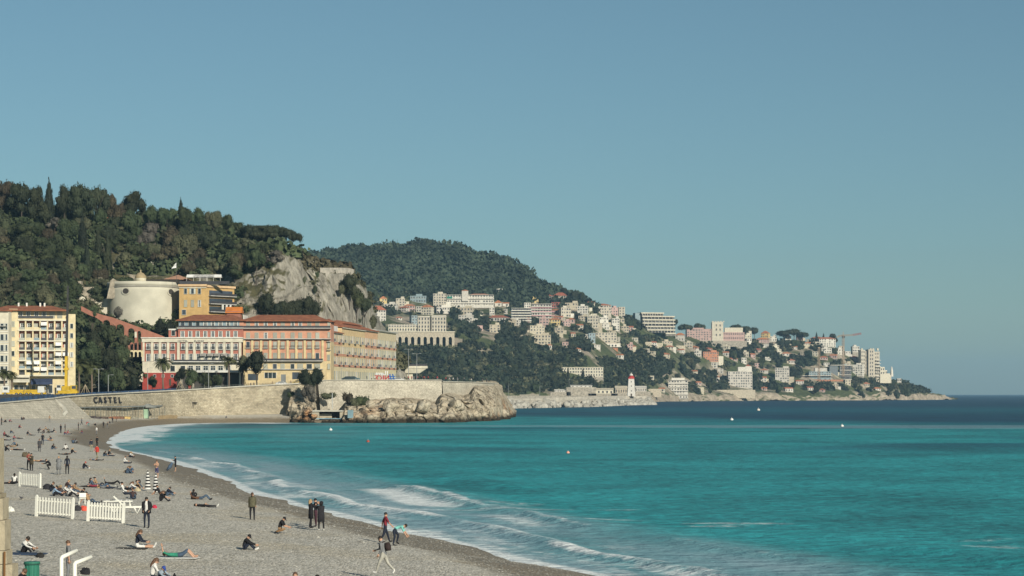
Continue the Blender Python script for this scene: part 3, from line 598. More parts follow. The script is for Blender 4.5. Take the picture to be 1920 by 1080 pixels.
vk = N('TexVoronoi', feature='DISTANCE_TO_EDGE', i_2=.30); L(va_.outputs[1], vk.inputs['Vector']); vr = N('MapRange', i_1=.0, i_2=.07, i_3=.35, i_4=1.0); L(vk.outputs['Distance'], vr.inputs[0]); ck = N('Mix', data_type='RGBA', blend_type='MULTIPLY', i_0=1.0); L(dk.outputs[2], ck.inputs[6]); L(vr.outputs[0], ck.inputs[7]); L(ck.outputs[2], b.inputs['Base Color'])
bp = N('Bump'); bp.inputs['Distance'].default_value = 1.1; n4 = N('TexNoise', i_2=.9, i_3=8, i_4=.7); L(g.outputs['Position'], n4.inputs['Vector']); L(n4.outputs[0], bp.inputs['Height']); L(bp.outputs[0], b.inputs['Normal'])
# px, Y at waterline, top row, Y at top
RK = [(536, 713, 789, 716), (541, 708, 760, 714), (545, 706, 740, 715), (556, 702, 736, 716), (568, 698, 742, 714), (580, 694, 765, 712), (590, 692, 780, 712), (640, 690, 779, 712), (647, 690, 760, 714), (670, 690, 756, 716),
      (700, 691, 753, 722), (725, 691, 751, 722), (760, 692, 750, 724), (800, 694, 754, 728), (818, 696, 758, 730), (829, 698, 740, 733), (850, 702, 743, 736), (868, 712, 748, 745), (882, 722, 742, 752), (888, 726, 729, 756),
      (905, 736, 727.5, 770), (926, 752, 727, 795), (940, 775, 736, 822), (946, 800, 752, 840), (955, 830, 766, 860), (962, 850, 777, 875), (968, 862, 783, 880)]
pxs = np.linspace(536, 968, 420); a = np.array(RK); Yw = np.interp(pxs, a[:, 0], a[:, 1]); top = np.interp(pxs, a[:, 0], a[:, 2]); Yt = np.interp(pxs, a[:, 0], a[:, 3])
ts = np.r_[-.12, np.linspace(0, 1, 70), 1.12, 1.9]; V = np.zeros((len(ts), len(pxs), 3))
for i, t_ in enumerate(ts):
    tt = min(max(t_, 0), 1); Y = Yw+(Yt-Yw)*(tt**1.6 if t_ <= 1 else t_); zt = H-(top-HOR)/F*Yt; z = -1.5+(zt+1.5)*(tt**.62)+(t_-1)*3*(t_ > 1)-(t_ < 0)*3
    V[i, :, 0] = (pxs-960)/F*(Y if t_ <= 1 else Yt); V[i, :, 1] = Y; V[i, :, 2] = z
x, y, z = V[..., 0], V[..., 1], V[..., 2]
lump = 1-np.abs(fbm(x/5.5, y/5.5, z/6, 4, 501))*2.2; cell = np.abs(vnoise(x/3.3, y/5, z/3.0, 507)); fine = fbm(x/1.6, y/1.6, z/1.6, 4, 511)
V[..., 1] -= 2.1*lump-1.8*np.exp(-(cell/.12)**2)+.8*fine; V[..., 2] += (.8*lump+.5*fine)*sstep(-1.5, 1.5, z)*(1-.75*sstep(5, 9, z)); V[..., 0] += .8*fbm(x/3, y/3, z/3, 3, 515)
head = empty('rocky_headland', (0, 0, 0), label='jagged tan and orange-brown rock headland under the parapet wall', cat='rocks')
npobj('rock_mass', V.reshape(-1, 3), grid_faces(*V.shape[:2]), rock_m, head)
def boulder_mesh(seed, sub=3):
    bm = bmesh.new(); bmesh.ops.create_icosphere(bm, subdivisions=sub, radius=1); co = np.array([v.co for v in bm.verts])
    n_ = 1+.35*fbm(co[:, 0]*1.1+seed, co[:, 1]*1.1, co[:, 2]*1.1, 3, seed)+.10*fbm(co[:, 0]*4, co[:, 1]*4, co[:, 2]*4, 3, seed+3); co = co*n_[:, None]
    rg = random.Random(seed)
    for _ in range(9):
        d_ = np.array([rg.gauss(0, 1) for _ in range(3)]); d_ /= np.linalg.norm(d_); h_ = co@d_; lim = rg.uniform(.62, .85); co = co-np.maximum(h_-lim, 0)[:, None]*d_*.9
    for v, c_ in zip(bm.verts, co): v.co = c_
    me = bpy.data.meshes.new('boulder'); bm.to_mesh(me); bm.free(); me.materials.append(rock_m); return me
BOULD = [boulder_mesh(k) for k in range(6)]; SMALLB = [boulder_mesh(k+20, 2) for k in range(5)]
rg = random.Random(4)
for k in range(46):
    px = rg.uniform(650, 952) if k > 12 else rg.uniform(544, 590); Yb = np.interp(px, a[:, 0], a[:, 1]); r_ = rg.uniform(1.2, 3.2)*(1.1 if px > 690 else .8); Yb += rg.uniform(-1.5, 4)
    z_ = rg.uniform(-.3, 1.3) if k % 2 else rg.uniform(1.0, 6.0); Yb += max(0, z_-1)*1.2
    o = inst('boulder', BOULD[k % 6], head, (X(px, Yb), Yb-1.5, z_), rg.uniform(0, 6), (r_, r_*.9, r_*rg.uniform(.6, .95))); o.rotation_euler = (rg.uniform(-.5, .5), rg.uniform(-.5, .5), rg.uniform(0, 6))
# boat house in the rocks
bh = empty('concrete_boathouse', (X(585, 694), 694, 0), label='open concrete boathouse platform with a dark bay set in the rocks beside the quay', cat='boathouse'); s_ = 694/F
mb = MB(); mb.box(-17*s_, 65*s_, -1, 16, -1.5, (793-786.5)*s_-.3); mb.build('platform', M('stained_concrete', (.13, .10, .07)), bh)
mb = MB(); mb.box(1*s_, 57*s_, -.2, 9, 21.0*s_, 23.4*s_); mb.build('roof_slab', CONC, bh)
mb = MB(); mb.box(1*s_, 13*s_, .3, 9, 1, 21*s_); mb.box(52*s_, 57*s_, .3, 9, 1, 21*s_); mb.box(13*s_, 36*s_, 2.5, 3, 1, 17*s_); mb.build('pier', M('buff_concrete', (.36, .32, .24)), bh)
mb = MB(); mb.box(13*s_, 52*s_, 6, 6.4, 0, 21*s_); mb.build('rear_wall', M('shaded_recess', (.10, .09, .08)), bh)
mb = MB(); mb.box(8*s_, 56*s_, -1.05, -.9, 7.3*s_, 8.4*s_); mb.build('blue_ledge', M('faded_blue', (.18, .33, .42)), bh)
o = MB().tube([(0, 0, 0), (0, 0, 5.2)], .13, 6).build('metal_pole', M('galvanised', (.35, .36, .36)), None); o.location = (X(623, 697), 697, 23.4*s_+.4); tag(o, 'thin grey pole standing on the roof of the concrete boathouse', 'pole')
o = MB().box(-.9, .9, -.5, .5, 0, 2.6).build('blue_door', M('pale_blue_door', (.16, .24, .27)), None); o.location = (X(659, 693), 689, 1.6); tag(o, 'small pale blue door in the rocks right of the boathouse', 'door')

# ---- jetty, riprap and lighthouse
jp = [(X(p, Y), Y, Z(t_, Y), .5) for p, Y, t_ in [(925, 1340, 748.2), (946, 1370, 747.2), (1092, 1520, 744), (1176, 1770, 742.8), (1212, 1800, 742.9), (1216, 1830, 742.9)]]
jet = empty('harbour_jetty', (0, 0, 0), label='long pale harbour jetty wall running to the lighthouse behind the headland', cat='jetty')
wall_strip('wall', jp, jetty_wall, jet, thick=8, batter=.05, ncol=8, nrow=3)
JP = np.array(jp); rg = random.Random(9)
jr = empty('riprap', (0, 0, 0), label='band of grey boulders piled along the foot of the harbour jetty', cat='rocks')
stones = []
for k in range(420):
    t_ = rg.random()**.9*(len(JP)-1.01); i = int(t_); p_ = JP[i]*(1-t_+i)+JP[i+1]*(t_-i); off = rg.uniform(1.5, 15); stones.append((p_, off, rg.uniform(1.3, 3.2)))
stones.sort(key=lambda q: -q[2]); rest = MB()
rip_m = M('riprap_stone', (.20, .19, .165), col2=(.40, .38, .33), scale=.5, bump=.2)
_sb = []
for m_ in SMALLB: c_ = m_.copy(); c_.materials.clear(); c_.materials.append(rip_m); _sb.append(c_)
for k, (p_, off, r_) in enumerate(stones):
    loc = (p_[0]+off*.3, p_[1]-off, max(0, 4.6-off*.34)-.2)
    if k < 300:
        o = inst('boulder', _sb[k % 5], jr, loc, 0, (r_, r_, r_*.8)); o.rotation_euler = (rg.uniform(0, 3), rg.uniform(0, 3), rg.uniform(0, 6))
    else:
        me_ = SMALLB[k % 5]; rest.add([(v.co.x*r_+loc[0], v.co.y*r_+loc[1], v.co.z*r_*.8+loc[2]) for v in me_.vertices], [tuple(p.vertices) for p in me_.polygons])
tag(rest.build('small_boulders', rip_m, jr), kind='stuff')
lh = empty('lighthouse', (X(1183.5, 1775), 1775, Z(743, 1775)), label='white square tapered lighthouse with a red lantern gallery at the end of the jetty', cat='lighthouse'); s_ = 1775/F
LW = M('lighthouse_white', (.50, .48, .44), var=.08); RED = M('signal_red', (.38, .04, .04))
mb = MB(); b0, b1 = 7.2*s_, 5.2*s_; mb.add([(-b0, -b0, 0), (b0, -b0, 0), (b0, b0, 0), (-b0, b0, 0), (-b1, -b1, 33*s_), (b1, -b1, 33*s_), (b1, b1, 33*s_), (-b1, b1, 33*s_)], [(4, 5, 6, 7), (0, 1, 5, 4), (1, 2, 6, 5), (2, 3, 7, 6), (3, 0, 4, 7)])
mb.build('tower', LW, lh); MB().box(-6*s_, 6*s_, -6*s_, 6*s_, 33*s_, 34.4*s_).build('gallery', RED, lh)
MB().lathe([(5.5*s_, 34.4*s_), (5.5*s_, 37*s_)], 16).build('gallery_rail', RED, lh); MB().lathe([(3.6*s_, 34.4*s_), (3.6*s_, 39*s_)], 16).build('lantern', M('lantern_red', (.30, .03, .03)), lh)
MB().lathe([(4.0*s_, 39*s_), (2.8*s_, 41.5*s_), (.6*s_, 43*s_), (.3*s_, 44.5*s_)], 16).build('dome', LW, lh); MB().box(-.6, .6, -b0-.05, -b0+.3, 0, 2.2).build('door', DK, lh)
for zz_ in (9, 18, 26): MB().box(-.35, .35, -b0*1.0+zz_*s_*.055, -b1+.05, zz_*s_, zz_*s_+1).build('window', GLASS, lh)
# ================================================================ BUILDINGS BY THE ROAD
TILE = bpy.data.materials.new('clay_roof_tiles'); TILE.use_nodes = True
t, N, L = nodes(TILE); b = t.nodes['Principled BSDF']; b.inputs['Roughness'].default_value = .85
tc = N('TexCoord'); wv = N('TexWave', bands_direction='X', i_1=1.3, i_2=.6); L(tc.outputs['Object'], wv.inputs['Vector']); n = N('TexNoise', i_2=.7, i_3=5); L(tc.outputs['Object'], n.inputs['Vector'])
r_ = N('MapRange', i_1=.3, i_2=.7); L(n.outputs[0], r_.inputs[0]); c = N('Mix', data_type='RGBA'); c.inputs[6].default_value = (.24, .075, .035, 1); c.inputs[7].default_value = (.42, .16, .075, 1); L(r_.outputs[0], c.inputs[0]); L(c.outputs[2], b.inputs['Base Color'])
bp = N('Bump'); bp.inputs['Distance'].default_value = .12; L(wv.outputs['Fac'], bp.inputs['Height']); L(bp.outputs[0], b.inputs['Normal'])
OTILE = M('orange_new_tiles', (.46, .15, .03), bump=.02)
YEL = M('yellow_plaster', (.52, .415, .24)); CREAM = M('cream_plaster', (.53, .49, .39)); PINK = M('salmon_plaster', (.46, .235, .155)); REDP = M('brick_red_plaster', (.33, .125, .09))
DRED = M('deep_red_plaster', (.28, .045, .035)); PYEL = M('pale_yellow_plaster', (.54, .46, .29)); APR = M('apricot_plaster', (.53, .365, .21)); ORG = M('ochre_plaster', (.44, .29, .12)); WHITE = M('white_plaster', (.58, .57, .52))
SHUT = M('grey_shutter', (.34, .35, .30), rand=.25); WOOD = M('white_frame', (.50, .50, .47)); GBLU = M('blue_grey_panel', (.20, .26, .29)); IRON = M('iron_rail', (.045, .045, .05), rough=.5); PNKW = M('loggia_wall', (.38, .16, .11), rand=.3, var=.3); AWN = M('white_awning', (.66, .65, .62)); NAVY = M('navy_awning', (.03, .045, .09)); GRYF = M('grey_ledge', (.40, .39, .36))
_wm = {}
def window(parent, x, z, w, h, kind='french', y=0.0):
    """window part at local (x = centre, z = sill); facade plane y, outward is -y"""
    k = (round(w, 1), round(h, 1), kind)
    if k not in _wm:
        w, h = k[0], k[1]; f = MB(); t_ = .1
        fm = {'french': WOOD, 'shut': SHUT, 'dark': WOOD, 'shutters': WOOD}[kind]
        f.box(-w/2-t_, -w/2, -.16, 0, 0, h); f.box(w/2, w/2+t_, -.16, 0, 0, h); f.box(-w/2-t_, w/2+t_, -.18, 0, h, h+t_); f.box(-w/2-t_-.05, w/2+t_+.05, -.26, 0, -.1, 0)
        if kind == 'french': f.box(-.05, .05, -.1, 0, 0, h); f.box(-w/2, w/2, -.1, 0, h*.68, h*.68+.07); f.box(-w/2, -w/2+.22, -.11, 0, 0, h); f.box(w/2-.22, w/2, -.11, 0, 0, h)
        if kind == 'shutters':
            f.box(-w/2-t_-.55, -w/2-t_, -.12, 0, 0, h, 1); f.box(w/2+t_, w/2+t_+.55, -.12, 0, 0, h, 1)
        p = MB()
        if kind == 'shut':
            n_ = max(4, int(h/.35))
            for i in range(n_): p.box(-w/2+.02, w/2-.02, -.09, -.03, h*i/n_+.02, h*(i+1)/n_-.05)
            pm = p.mesh('shutter', SHUT)
        else: p.box(-w/2+.01, w/2-.01, -.05, -.02, .02, h-.01); pm = p.mesh('pane', GLASS)
        _wm[k] = (f.mesh('window', [fm, SHUT]), pm, 'shutter' if kind == 'shut' else 'pane')
    a, b_, nm = _wm[k]; o = inst('window', a, parent, (x, y, z)); inst(nm, b_, o); return o
_bm = {}
def balcony(parent, x, z, w, d=1.0, y=0.0, solid=False, mat=None):
    k = (round(w, 1), d, solid, mat.name if mat else '')
    if k not in _bm:
        w = k[0]; s = MB(); s.box(-w/2, w/2, -d, -.01, -.15, 0, 0)
        if solid: s.box(-w/2, w/2, -d, -d+.06, 0, .95, 1)
        else:
            s.box(-w/2, w/2, -d, -d+.05, .9, .97, 1)
            n_ = max(3, int(w/.28))
            for i in range(n_+1): xx = -w/2+.03+(w-.06)*i/n_; s.box(xx-.025, xx+.025, -d, -d+.05, 0, .9, 1)
        _bm[k] = s.mesh('balcony', [GRYF, mat or IRON])
    return inst('balcony', _bm[k], parent, (x, y, z))
def bpart(name, mat, parent, *boxes):
    mb = MB()
    for b_ in boxes: mb.box(*b_)
    return mb.build(name, mat, parent)
class Face:
    """pixel helper of one facade: photo columns and rows -> local metres"""
    def __init__(s, root, px0, py0, Y): s.r, s.p, s.q, s.s = root, px0, py0, Y/F
    def x(s, px): return (px-s.p)*s.s
    def z(s, py): return (s.q-py)*s.s
def building(name, px0, py0, Y, label, cat='building', group=None):
    r = empty(name, (X(px0, Y), Y, Z(py0, Y)), label=label, cat=cat, group=group); return r, Face(r, px0, py0, Y)

# ---- yellow apartment block with loggias
r, f = building('apartment_block', 17, 737, 650, 'pale yellow six-storey apartment block with rows of open loggias and an orange tile roof'); r.rotation_euler = (0, 0, R(11.5))
X_, Z_ = f.x, f.z
bpart('wall', PYEL, r, (0, X_(33), 0, 14, Z_(737)-1.5, Z_(579)), (X_(124), X_(139), 0, 14, Z_(737)-1.5, Z_(588)), (X_(33), X_(124), 1.6, 14, Z_(737)-1.5, Z_(582)), (X_(33), X_(124), 0, 1.6, Z_(599), Z_(596.5)))
bpart('loggia_back', PNKW, r, (X_(33), X_(124), 1.5, 1.6, Z_(704), Z_(600)))
MB().hip(X_(-14), X_(122), -.3, 15, Z_(581), 10*f.s, .7, 5).build('roof', TILE, r)
for px in (32, 47, 72, 80): bpart('chimney', WHITE, r, (X_(px), X_(px+3), 6, 7.2, Z_(575), Z_(566)))
bays = [34+13.35*i for i in range(7)]; bands = [600, 619, 639, 657, 676, 692, 704]
for i, px in enumerate(bays+[127]): bpart('pier', PYEL, r, (X_(px)-.25, X_(px)+.2, -.02, 1.5, Z_(704), Z_(599)))
for i, py in enumerate(bands[:-1]+[704]): bpart('floor_slab', CREAM, r, (X_(33), X_(124), -.25, 1.5, Z_(py)-.18, Z_(py)+.2))
rgb = random.Random(3)
for j in range(6):
    for i, px in enumerate(bays):
        z0 = Z_(bands[j+1])+.2; xc = X_(px+6.7); bpart('parapet', [SHUT, GBLU, IRON, PYEL][rgb.choice((0, 0, 1, 2, 3))], r, (X_(px)+.25, X_(px+13.35)-.3, -.1, -.04, z0, z0+.75))
        window(r, xc+rgb.uniform(-.3, .3), z0, 1.2, 1.9, 'french' if rgb.random() < .7 else 'shut', 1.48)
        if (j, i) in ((0, 3), (2, 5), (3, 5), (3, 6), (4, 1), (4, 2), (4, 5), (5, 3), (5, 2)):
            mb = MB(); xa, xb, zt = X_(px)+.2, X_(px+13.35)-.2, z0+2.35; mb.add([(xa, -.2, zt), (xb, -.2, zt), (xb, -1.4, zt-1.0), (xa, -1.4, zt-1.0), (xa, -.25, zt-.05), (xb, -.25, zt-.05), (xb, -1.42, zt-1.1), (xa, -1.42, zt-1.1)], [(0, 3, 2, 1), (4, 5, 6, 7), (3, 7, 6, 2), (0, 4, 7, 3), (1, 2, 6, 5)]); mb.build('awning', AWN, r)
for px, kk in ((38, 1), (52, 1), (67, 1), (81, 1), (96, 0), (110, 0)):
    window(r, X_(px), Z_(596), 1.3, 1.9, 'french' if kk else 'shut', 1.58)
bpart('terrace_rail', IRON, r, (X_(34), X_(98), -.2, -.14, Z_(596.5), Z_(592)))
for j in range(5):
    window(r, X_(24), Z_(612+18.5*j), .9, 1.5, 'shut' if j != 3 else 'dark'); window(r, X_(132), Z_(615+18*j), .8, 1.4, 'dark' if j < 2 else 'french')
bpart('shop_front', CREAM, r, (X_(24), X_(55), -3, 0, Z_(708), Z_(704)))
mb = MB(); mb.add([(X_(25), -.3, Z_(705)), (X_(55), -.3, Z_(705)), (X_(55), -3.2, Z_(714)), (X_(25), -3.2, Z_(714)), (X_(25), -3.2, Z_(717)), (X_(55), -3.2, Z_(717))], [(0, 3, 2, 1), (3, 4, 5, 2)]); mb.build('shop_awning', M('beige_awning', (.45, .43, .36)), r)
mb = MB(); mb.add([(X_(57), -.3, Z_(710)), (X_(97), -.3, Z_(710)), (X_(97), -3.2, Z_(717)), (X_(57), -3.2, Z_(717)), (X_(57), -3.2, Z_(721)), (X_(97), -3.2, Z_(721))], [(0, 3, 2, 1), (3, 4, 5, 2)]); mb.build('shop_awning', NAVY, r)
for px in (30, 40, 50, 62, 72, 83, 93, 108, 118): window(r, X_(px), Z_(737), 1.1, 2.4, 'dark')
# neighbour at the frame edge
r, f = building('apartment_block', -60, 737, 646, 'cream apartment house cut off by the left frame edge, left of the yellow loggia block'); X_, Z_ = f.x, f.z
bpart('wall', CREAM, r, (0, X_(16), 0, 14, -1.5, Z_(582)))
MB().hip(X_(-62), X_(14), -.2, 14, Z_(582), 8*f.s, .6, 5).build('roof', TILE, r)
for j in range(6):
    for px in (-40, -20, 4, 11): window(r, X_(px), Z_(618+20*j), .9, 1.8, 'dark' if px != 4 else 'shutters')
    bpart('string_course', WHITE, r, (0, X_(16), -.2, 0, Z_(622+20*j)-.1, Z_(622+20*j)+.1))
bpart('balcony_terrace', GRYF, r, (X_(-30), X_(13), -1.2, 0, Z_(612), Z_(611))); bpart('shop_awning', M('beige_awning', (.4, .4, .3)), r, (X_(-40), X_(15), -2, 0, Z_(714), Z_(706)))

# ---- red and cream hotel
r, f = building('seaside_hotel', 267, 723, 754, 'red and cream hotel with pilasters, a tiled roof and palms in front', 'hotel'); X_, Z_ = f.x, f.z
bpart('ground_floor_wall', DRED, r, (0, X_(331), 0, 15, -1.5, Z_(699))); bpart('glazed_ground_floor', M('dark_arcade', (.06, .055, .05)), r, (X_(331), X_(455), .8, 15, -1.5, Z_(698)))
bpart('wall', REDP, r, (0, X_(452), .35, 15, Z_(678), Z_(634))); bpart('lower_wall', CREAM, r, (0, X_(455), .1, 15, Z_(699), Z_(678)))
bpart('frieze', CREAM, r, (-.2, X_(455), -.25, 15, Z_(641.5), Z_(634))); bpart('cornice', WHITE, r, (-.5, X_(456), -.6, 15.2, Z_(634), Z_(632.6)))
wpx = [277.8, 292.7, 307.2, 323.7, 343.1, 357.6, 371.4, 385.6, 399.4, 413.6, 427.6, 441.8]
pil = [268.5, 285.3, 300, 315.2, 334.5, 350.3, 364.5, 378.5, 392.5, 406.5, 420.6, 434.7, 450]
for p in pil: bpart('pilaster', CREAM, r, (X_(p-2.4), X_(p+2.4), -.05, .34, Z_(677.5), Z_(641.6)))
for p in wpx:
    window(r, X_(p), Z_(655), 1.3, 2.0, 'french', .34); balcony(r, X_(p), Z_(655.3), 1.7, .5, .34)
    window(r, X_(p), Z_(677), 1.35, 2.5, 'french', .34)
    if p not in (277.8, 292.7, 441.8): window(r, X_(p), Z_(696), 1.5 if p < 350 else 2.0, 1.9, 'french' if p > 350 else 'dark', .09)
for p in (381, 395, 408, 421):
    mb = MB(); xa, xb, zt = X_(p-6), X_(p+5), Z_(661.5); mb.add([(xa, .3, zt), (xb, .3, zt), (xb, -1.2, zt-1.1), (xa, -1.2, zt-1.1)], [(0, 3, 2, 1)]); mb.add([(xa, .3, zt-.06), (xb, .3, zt-.06), (xb, -1.2, zt-1.16), (xa, -1.2, zt-1.16)], [(0, 1, 2, 3)]); mb.build('awning', M('striped_grey_awning', (.25, .24, .22)), r)
bpart('balcony_slab', WHITE, r, (X_(327), X_(455), -1.6, .1, Z_(679), Z_(677.6))); bpart('balcony_rail', IRON, r, (X_(327), X_(455), -1.6, -1.55, Z_(677.6), Z_(674.5)))
bpart('terrace_slab', WHITE, r, (X_(360), X_(455), -2.2, .1, Z_(698.4), Z_(697))); bpart('terrace_rail', WOOD, r, (X_(360), X_(455), -2.2, -2.15, Z_(697), Z_(694.3)))
for p in (340, 362, 384, 406, 428, 450): bpart('column', CREAM, r, (X_(p)-.3, X_(p)+.3, -.2, .3, -1.4, Z_(698.5)))
bpart('red_panel', DRED, r, (X_(404), X_(411), .6, .8, Z_(712), Z_(699)), (X_(352), X_(362), .6, .8, -1, Z_(715)))
for p in (290, 306, 323): window(r, X_(p), Z_(707), .8, .8, 'dark'); 
bpart('door', DK, r, (X_(317), X_(321), -.05, 0, 0, 2.3))
# upper storeys set back
bpart('upper_wall', REDP, r, (X_(333), X_(455), 1.2, 15, Z_(634), Z_(615))); bpart('attic_wall', GBLU, r, (X_(334), X_(448), 1.4, 15, Z_(615), Z_(600))); bpart('attic_end', PINK, r, (X_(448), X_(456), 1.4, 15, Z_(615), Z_(600)))
bpart('ledge', WHITE, r, (X_(331), X_(456), .5, 1.4, Z_(615.6), Z_(614.4))); bpart('ledge', WHITE, r, (X_(331), X_(454), .7, 1.3, Z_(633), Z_(632)))
for i in range(8):
    p = 341.5+14.2*i; window(r, X_(p), Z_(631.5), 1.3, 2.0, 'french', 1.19); window(r, X_(p), Z_(613.5), 1.3, 2.0, 'french' if i > 2 else 'dark', 1.39)
bpart('attic_rail', IRON, r, (X_(333), X_(455), .7, .75, Z_(614.4), Z_(610.5)))
MB().hip(X_(333), X_(456), 1, 15, Z_(600), 11.5*f.s, .8, 5.5).build('roof', TILE, r)
bpart('side_annexe', REDP, r, (X_(314), X_(333), 2.5, 12, Z_(634), Z_(617))); bpart('annexe_trim', WHITE, r, (X_(314), X_(331), 2.3, 2.5, Z_(618.5), Z_(616))); window(r, X_(323), Z_(629), 1.2, 1.9, 'dark', 2.49)
text_obj('lettering', 'HOTEL', .85, M('grey_letters', (.08, .085, .10)), r, (X_(343), -.32, Z_(640.8)), depth=.04, sx=1.35); text_obj('lettering', 'SUISSE', .85, _mats['grey_letters'], r, (X_(373.5), -.32, Z_(640.8)), depth=.04, sx=1.5)
# loggia wing left of the hotel
r, f = building('red_arcade_annexe', 240, 706, 752, 'small terracotta arcaded annexe stepping up the slope left of the hotel', 'annexe'); X_, Z_ = f.x, f.z

def arcade(name, parent, mat, x0, x1, ztop, zbot, arches, thick, y=0, step=.25):
    """arches: list of (centre, half width, springing z); ztop / zbot are callables of x"""
    mb = MB(); n_ = max(2, int((x1-x0)/step)); xs = sorted(set([x0+(x1-x0)*i/n_ for i in range(n_+1)]+[c+s_*w_ for c, w_, z_ in arches for s_ in (-1, 1)]))
    for a, b_ in zip(xs[:-1], xs[1:]):
        m_ = (a+b_)/2; lo = [zbot(a), zbot(b_)]
        for c, w_, zs in arches:
            if abs(m_-c) < w_: lo = [zs+math.sqrt(max(0, w_*w_-(q_-c)**2)) for q_ in (a, b_)]
        v = [(a, y, lo[0]), (b_, y, lo[1]), (b_, y+thick, lo[1]), (a, y+thick, lo[0]), (a, y, ztop(a)), (b_, y, ztop(b_)), (b_, y+thick, ztop(b_)), (a, y+thick, ztop(a))]
        isin = any(abs(m_-c) < w_ for c, w_, z_ in arches)
        fs = [(0, 1, 5, 4), (2, 3, 7, 6), (4, 5, 6, 7)]+([(0, 3, 2, 1)] if isin else [])+([(3, 0, 4, 7)] if a == xs[0] or any(abs(a-c-w_) < 1e-6 for c, w_, z_ in arches) else [])
        mb.add(v, fs)
    for c, w_, zs in arches:
        for s_ in (-1, 1): q_ = c+s_*w_; mb.add([(q_, y, zbot(q_)), (q_, y+thick, zbot(q_)), (q_, y+thick, zs), (q_, y, zs)], [(0, 1, 2, 3) if s_ < 0 else (3, 2, 1, 0)])
    return mb.build(name, mat, parent)
TERRA = M('terracotta_wall', (.29, .125, .085)); DKR = M('dark_interior', (.03, .025, .02))
arcade('arched_front', r, TERRA, X_(240), X_(267), lambda x: Z_(640)-abs(x-X_(262))*.35, lambda x: Z_(657), [(X_(247), 3*f.s, Z_(645)), (X_(254.5), 3*f.s, Z_(643)), (X_(262), 3*f.s, Z_(643))], .5)
arcade('lower_arches', r, PYEL, X_(241), X_(268), lambda x: Z_(656.5), lambda x: Z_(669), [(X_(247), 2.6*f.s, Z_(662)), (X_(254.5), 2.6*f.s, Z_(662)), (X_(262), 2.6*f.s, Z_(662))], .5, .1)
bpart('back_wall', DKR, r, (X_(241), X_(267), 2.2, 2.6, Z_(670), Z_(643))); bpart('garden_wall', CREAM, r, (X_(232), X_(267), -.4, 1.5, Z_(716), Z_(700)))

# ---- long yellow block
r, f = building('yellow_residence', 455, 719, 756, 'long yellow residence with salmon upper floors and clay tile roof, right of the hotel'); X_, Z_ = f.x, f.z
bpart('wall', YEL, r, (.02, X_(612), 0, 15, -1.5, Z_(677))); bpart('mid_wall', PINK, r, (.02, X_(612), .35, 15, Z_(677), Z_(637))); bpart('upper_wall', PINK, r, (.02, X_(616), .5, 15, Z_(636.9), Z_(601)))
for py, d_ in ((677.5, 1.4), (636, .9), (616.2, 1.0), (693, .7)): bpart('balcony_slab', GRYF, r, (X_(456), X_(621 if py < 640 else 606), -d_, .6, Z_(py), Z_(py-1.4)))
for py, d_, q in ((614.8, .95, 3.8), (676, 1.35, 3.6)): bpart('railing', IRON, r, (X_(457), X_(620 if py < 640 else 606), -d_, -d_+.05, Z_(py), Z_(py-q)))
w3 = [465, 481, 498, 515.5, 530, 548.6, 562.8, 580, 595]
for p in [458]+[(a+b_)/2 for a, b_ in zip(w3[:-1], w3[1:])]+[605]: bpart('pilaster', YEL, r, (X_(p-2.2), X_(p+2.2), -.02, .34, Z_(676.9), Z_(637.5)))
for i, p in enumerate(w3):
    window(r, X_(p), Z_(614.5), 1.2, 2.0, 'french' if i in (1, 2, 3, 5, 6) else 'shut', .49); window(r, X_(p), Z_(634.5), 1.2, 2.0, 'french' if i == 2 else 'shut', .49)
    window(r, X_(p), Z_(652), 1.25, 2.1, 'dark' if i == 0 else 'shut', .34); balcony(r, X_(p), Z_(652.4), 1.9, .7, .34); window(r, X_(p), Z_(675.8), 1.25, 2.6, 'dark' if i == 8 else 'shut', .34)
    if i > 0: window(r, X_(p), Z_(691.5), 1.3 if i < 6 else 1.8, 1.7, 'dark' if i % 2 else 'shut', 0)
    bpart('awning_box', WHITE, r, (X_(p-6.2), X_(p+6.2), .05, .5, Z_(602.6), Z_(601.2)))
bpart('shop_window', GLASS, r, (X_(496.5), X_(518), -.05, 0, Z_(709), Z_(698.5))); bpart('shop_window', GLASS, r, (X_(465), X_(484), -.05, 0, Z_(713), Z_(701))); bpart('door', M('grey_door', (.16, .17, .17)), r, (X_(527), X_(536), -.08, 0, Z_(718), Z_(702))); bpart('shop_window', GLASS, r, (X_(548), X_(562), -.05, 0, Z_(711), Z_(698)))
for p in (496, 503, 510.5, 518): bpart('mullion', WOOD, r, (X_(p)-.08, X_(p)+.08, -.12, -.05, Z_(709), Z_(698)))
MB().hip(X_(455)+.1, X_(612), 0, 15, Z_(601), 12*f.s, .9, 5.5).build('roof', TILE, r)
bpart('roof_gable_wall', WHITE, r, (X_(454.6), X_(456), 2, 14, Z_(601), Z_(590)))
r2 = r
# end bay turning the corner
bpart('corner_wall', PINK, r, (X_(612)+.02, X_(620), .6, 14, Z_(640), Z_(602))); bpart('corner_lower', YEL, r, (X_(612)+.02, X_(620), .4, 14, -1.5, Z_(640)))
for py in (613.5, 632.5): window(r, X_(616.3), Z_(py), .7, 1.8, 'shut', .58)
for py in (652, 675, 692): window(r, X_(616.3), Z_(py), .7, 1.8, 'shut', .38)
for py in (640, 656): balcony(r, X_(617), Z_(py), 1.4, .9, .38)
mb = MB(); mb.hip(X_(606), X_(621), .4, 14, Z_(602), 6*f.s, .6); mb.build('corner_roof', TILE, r)
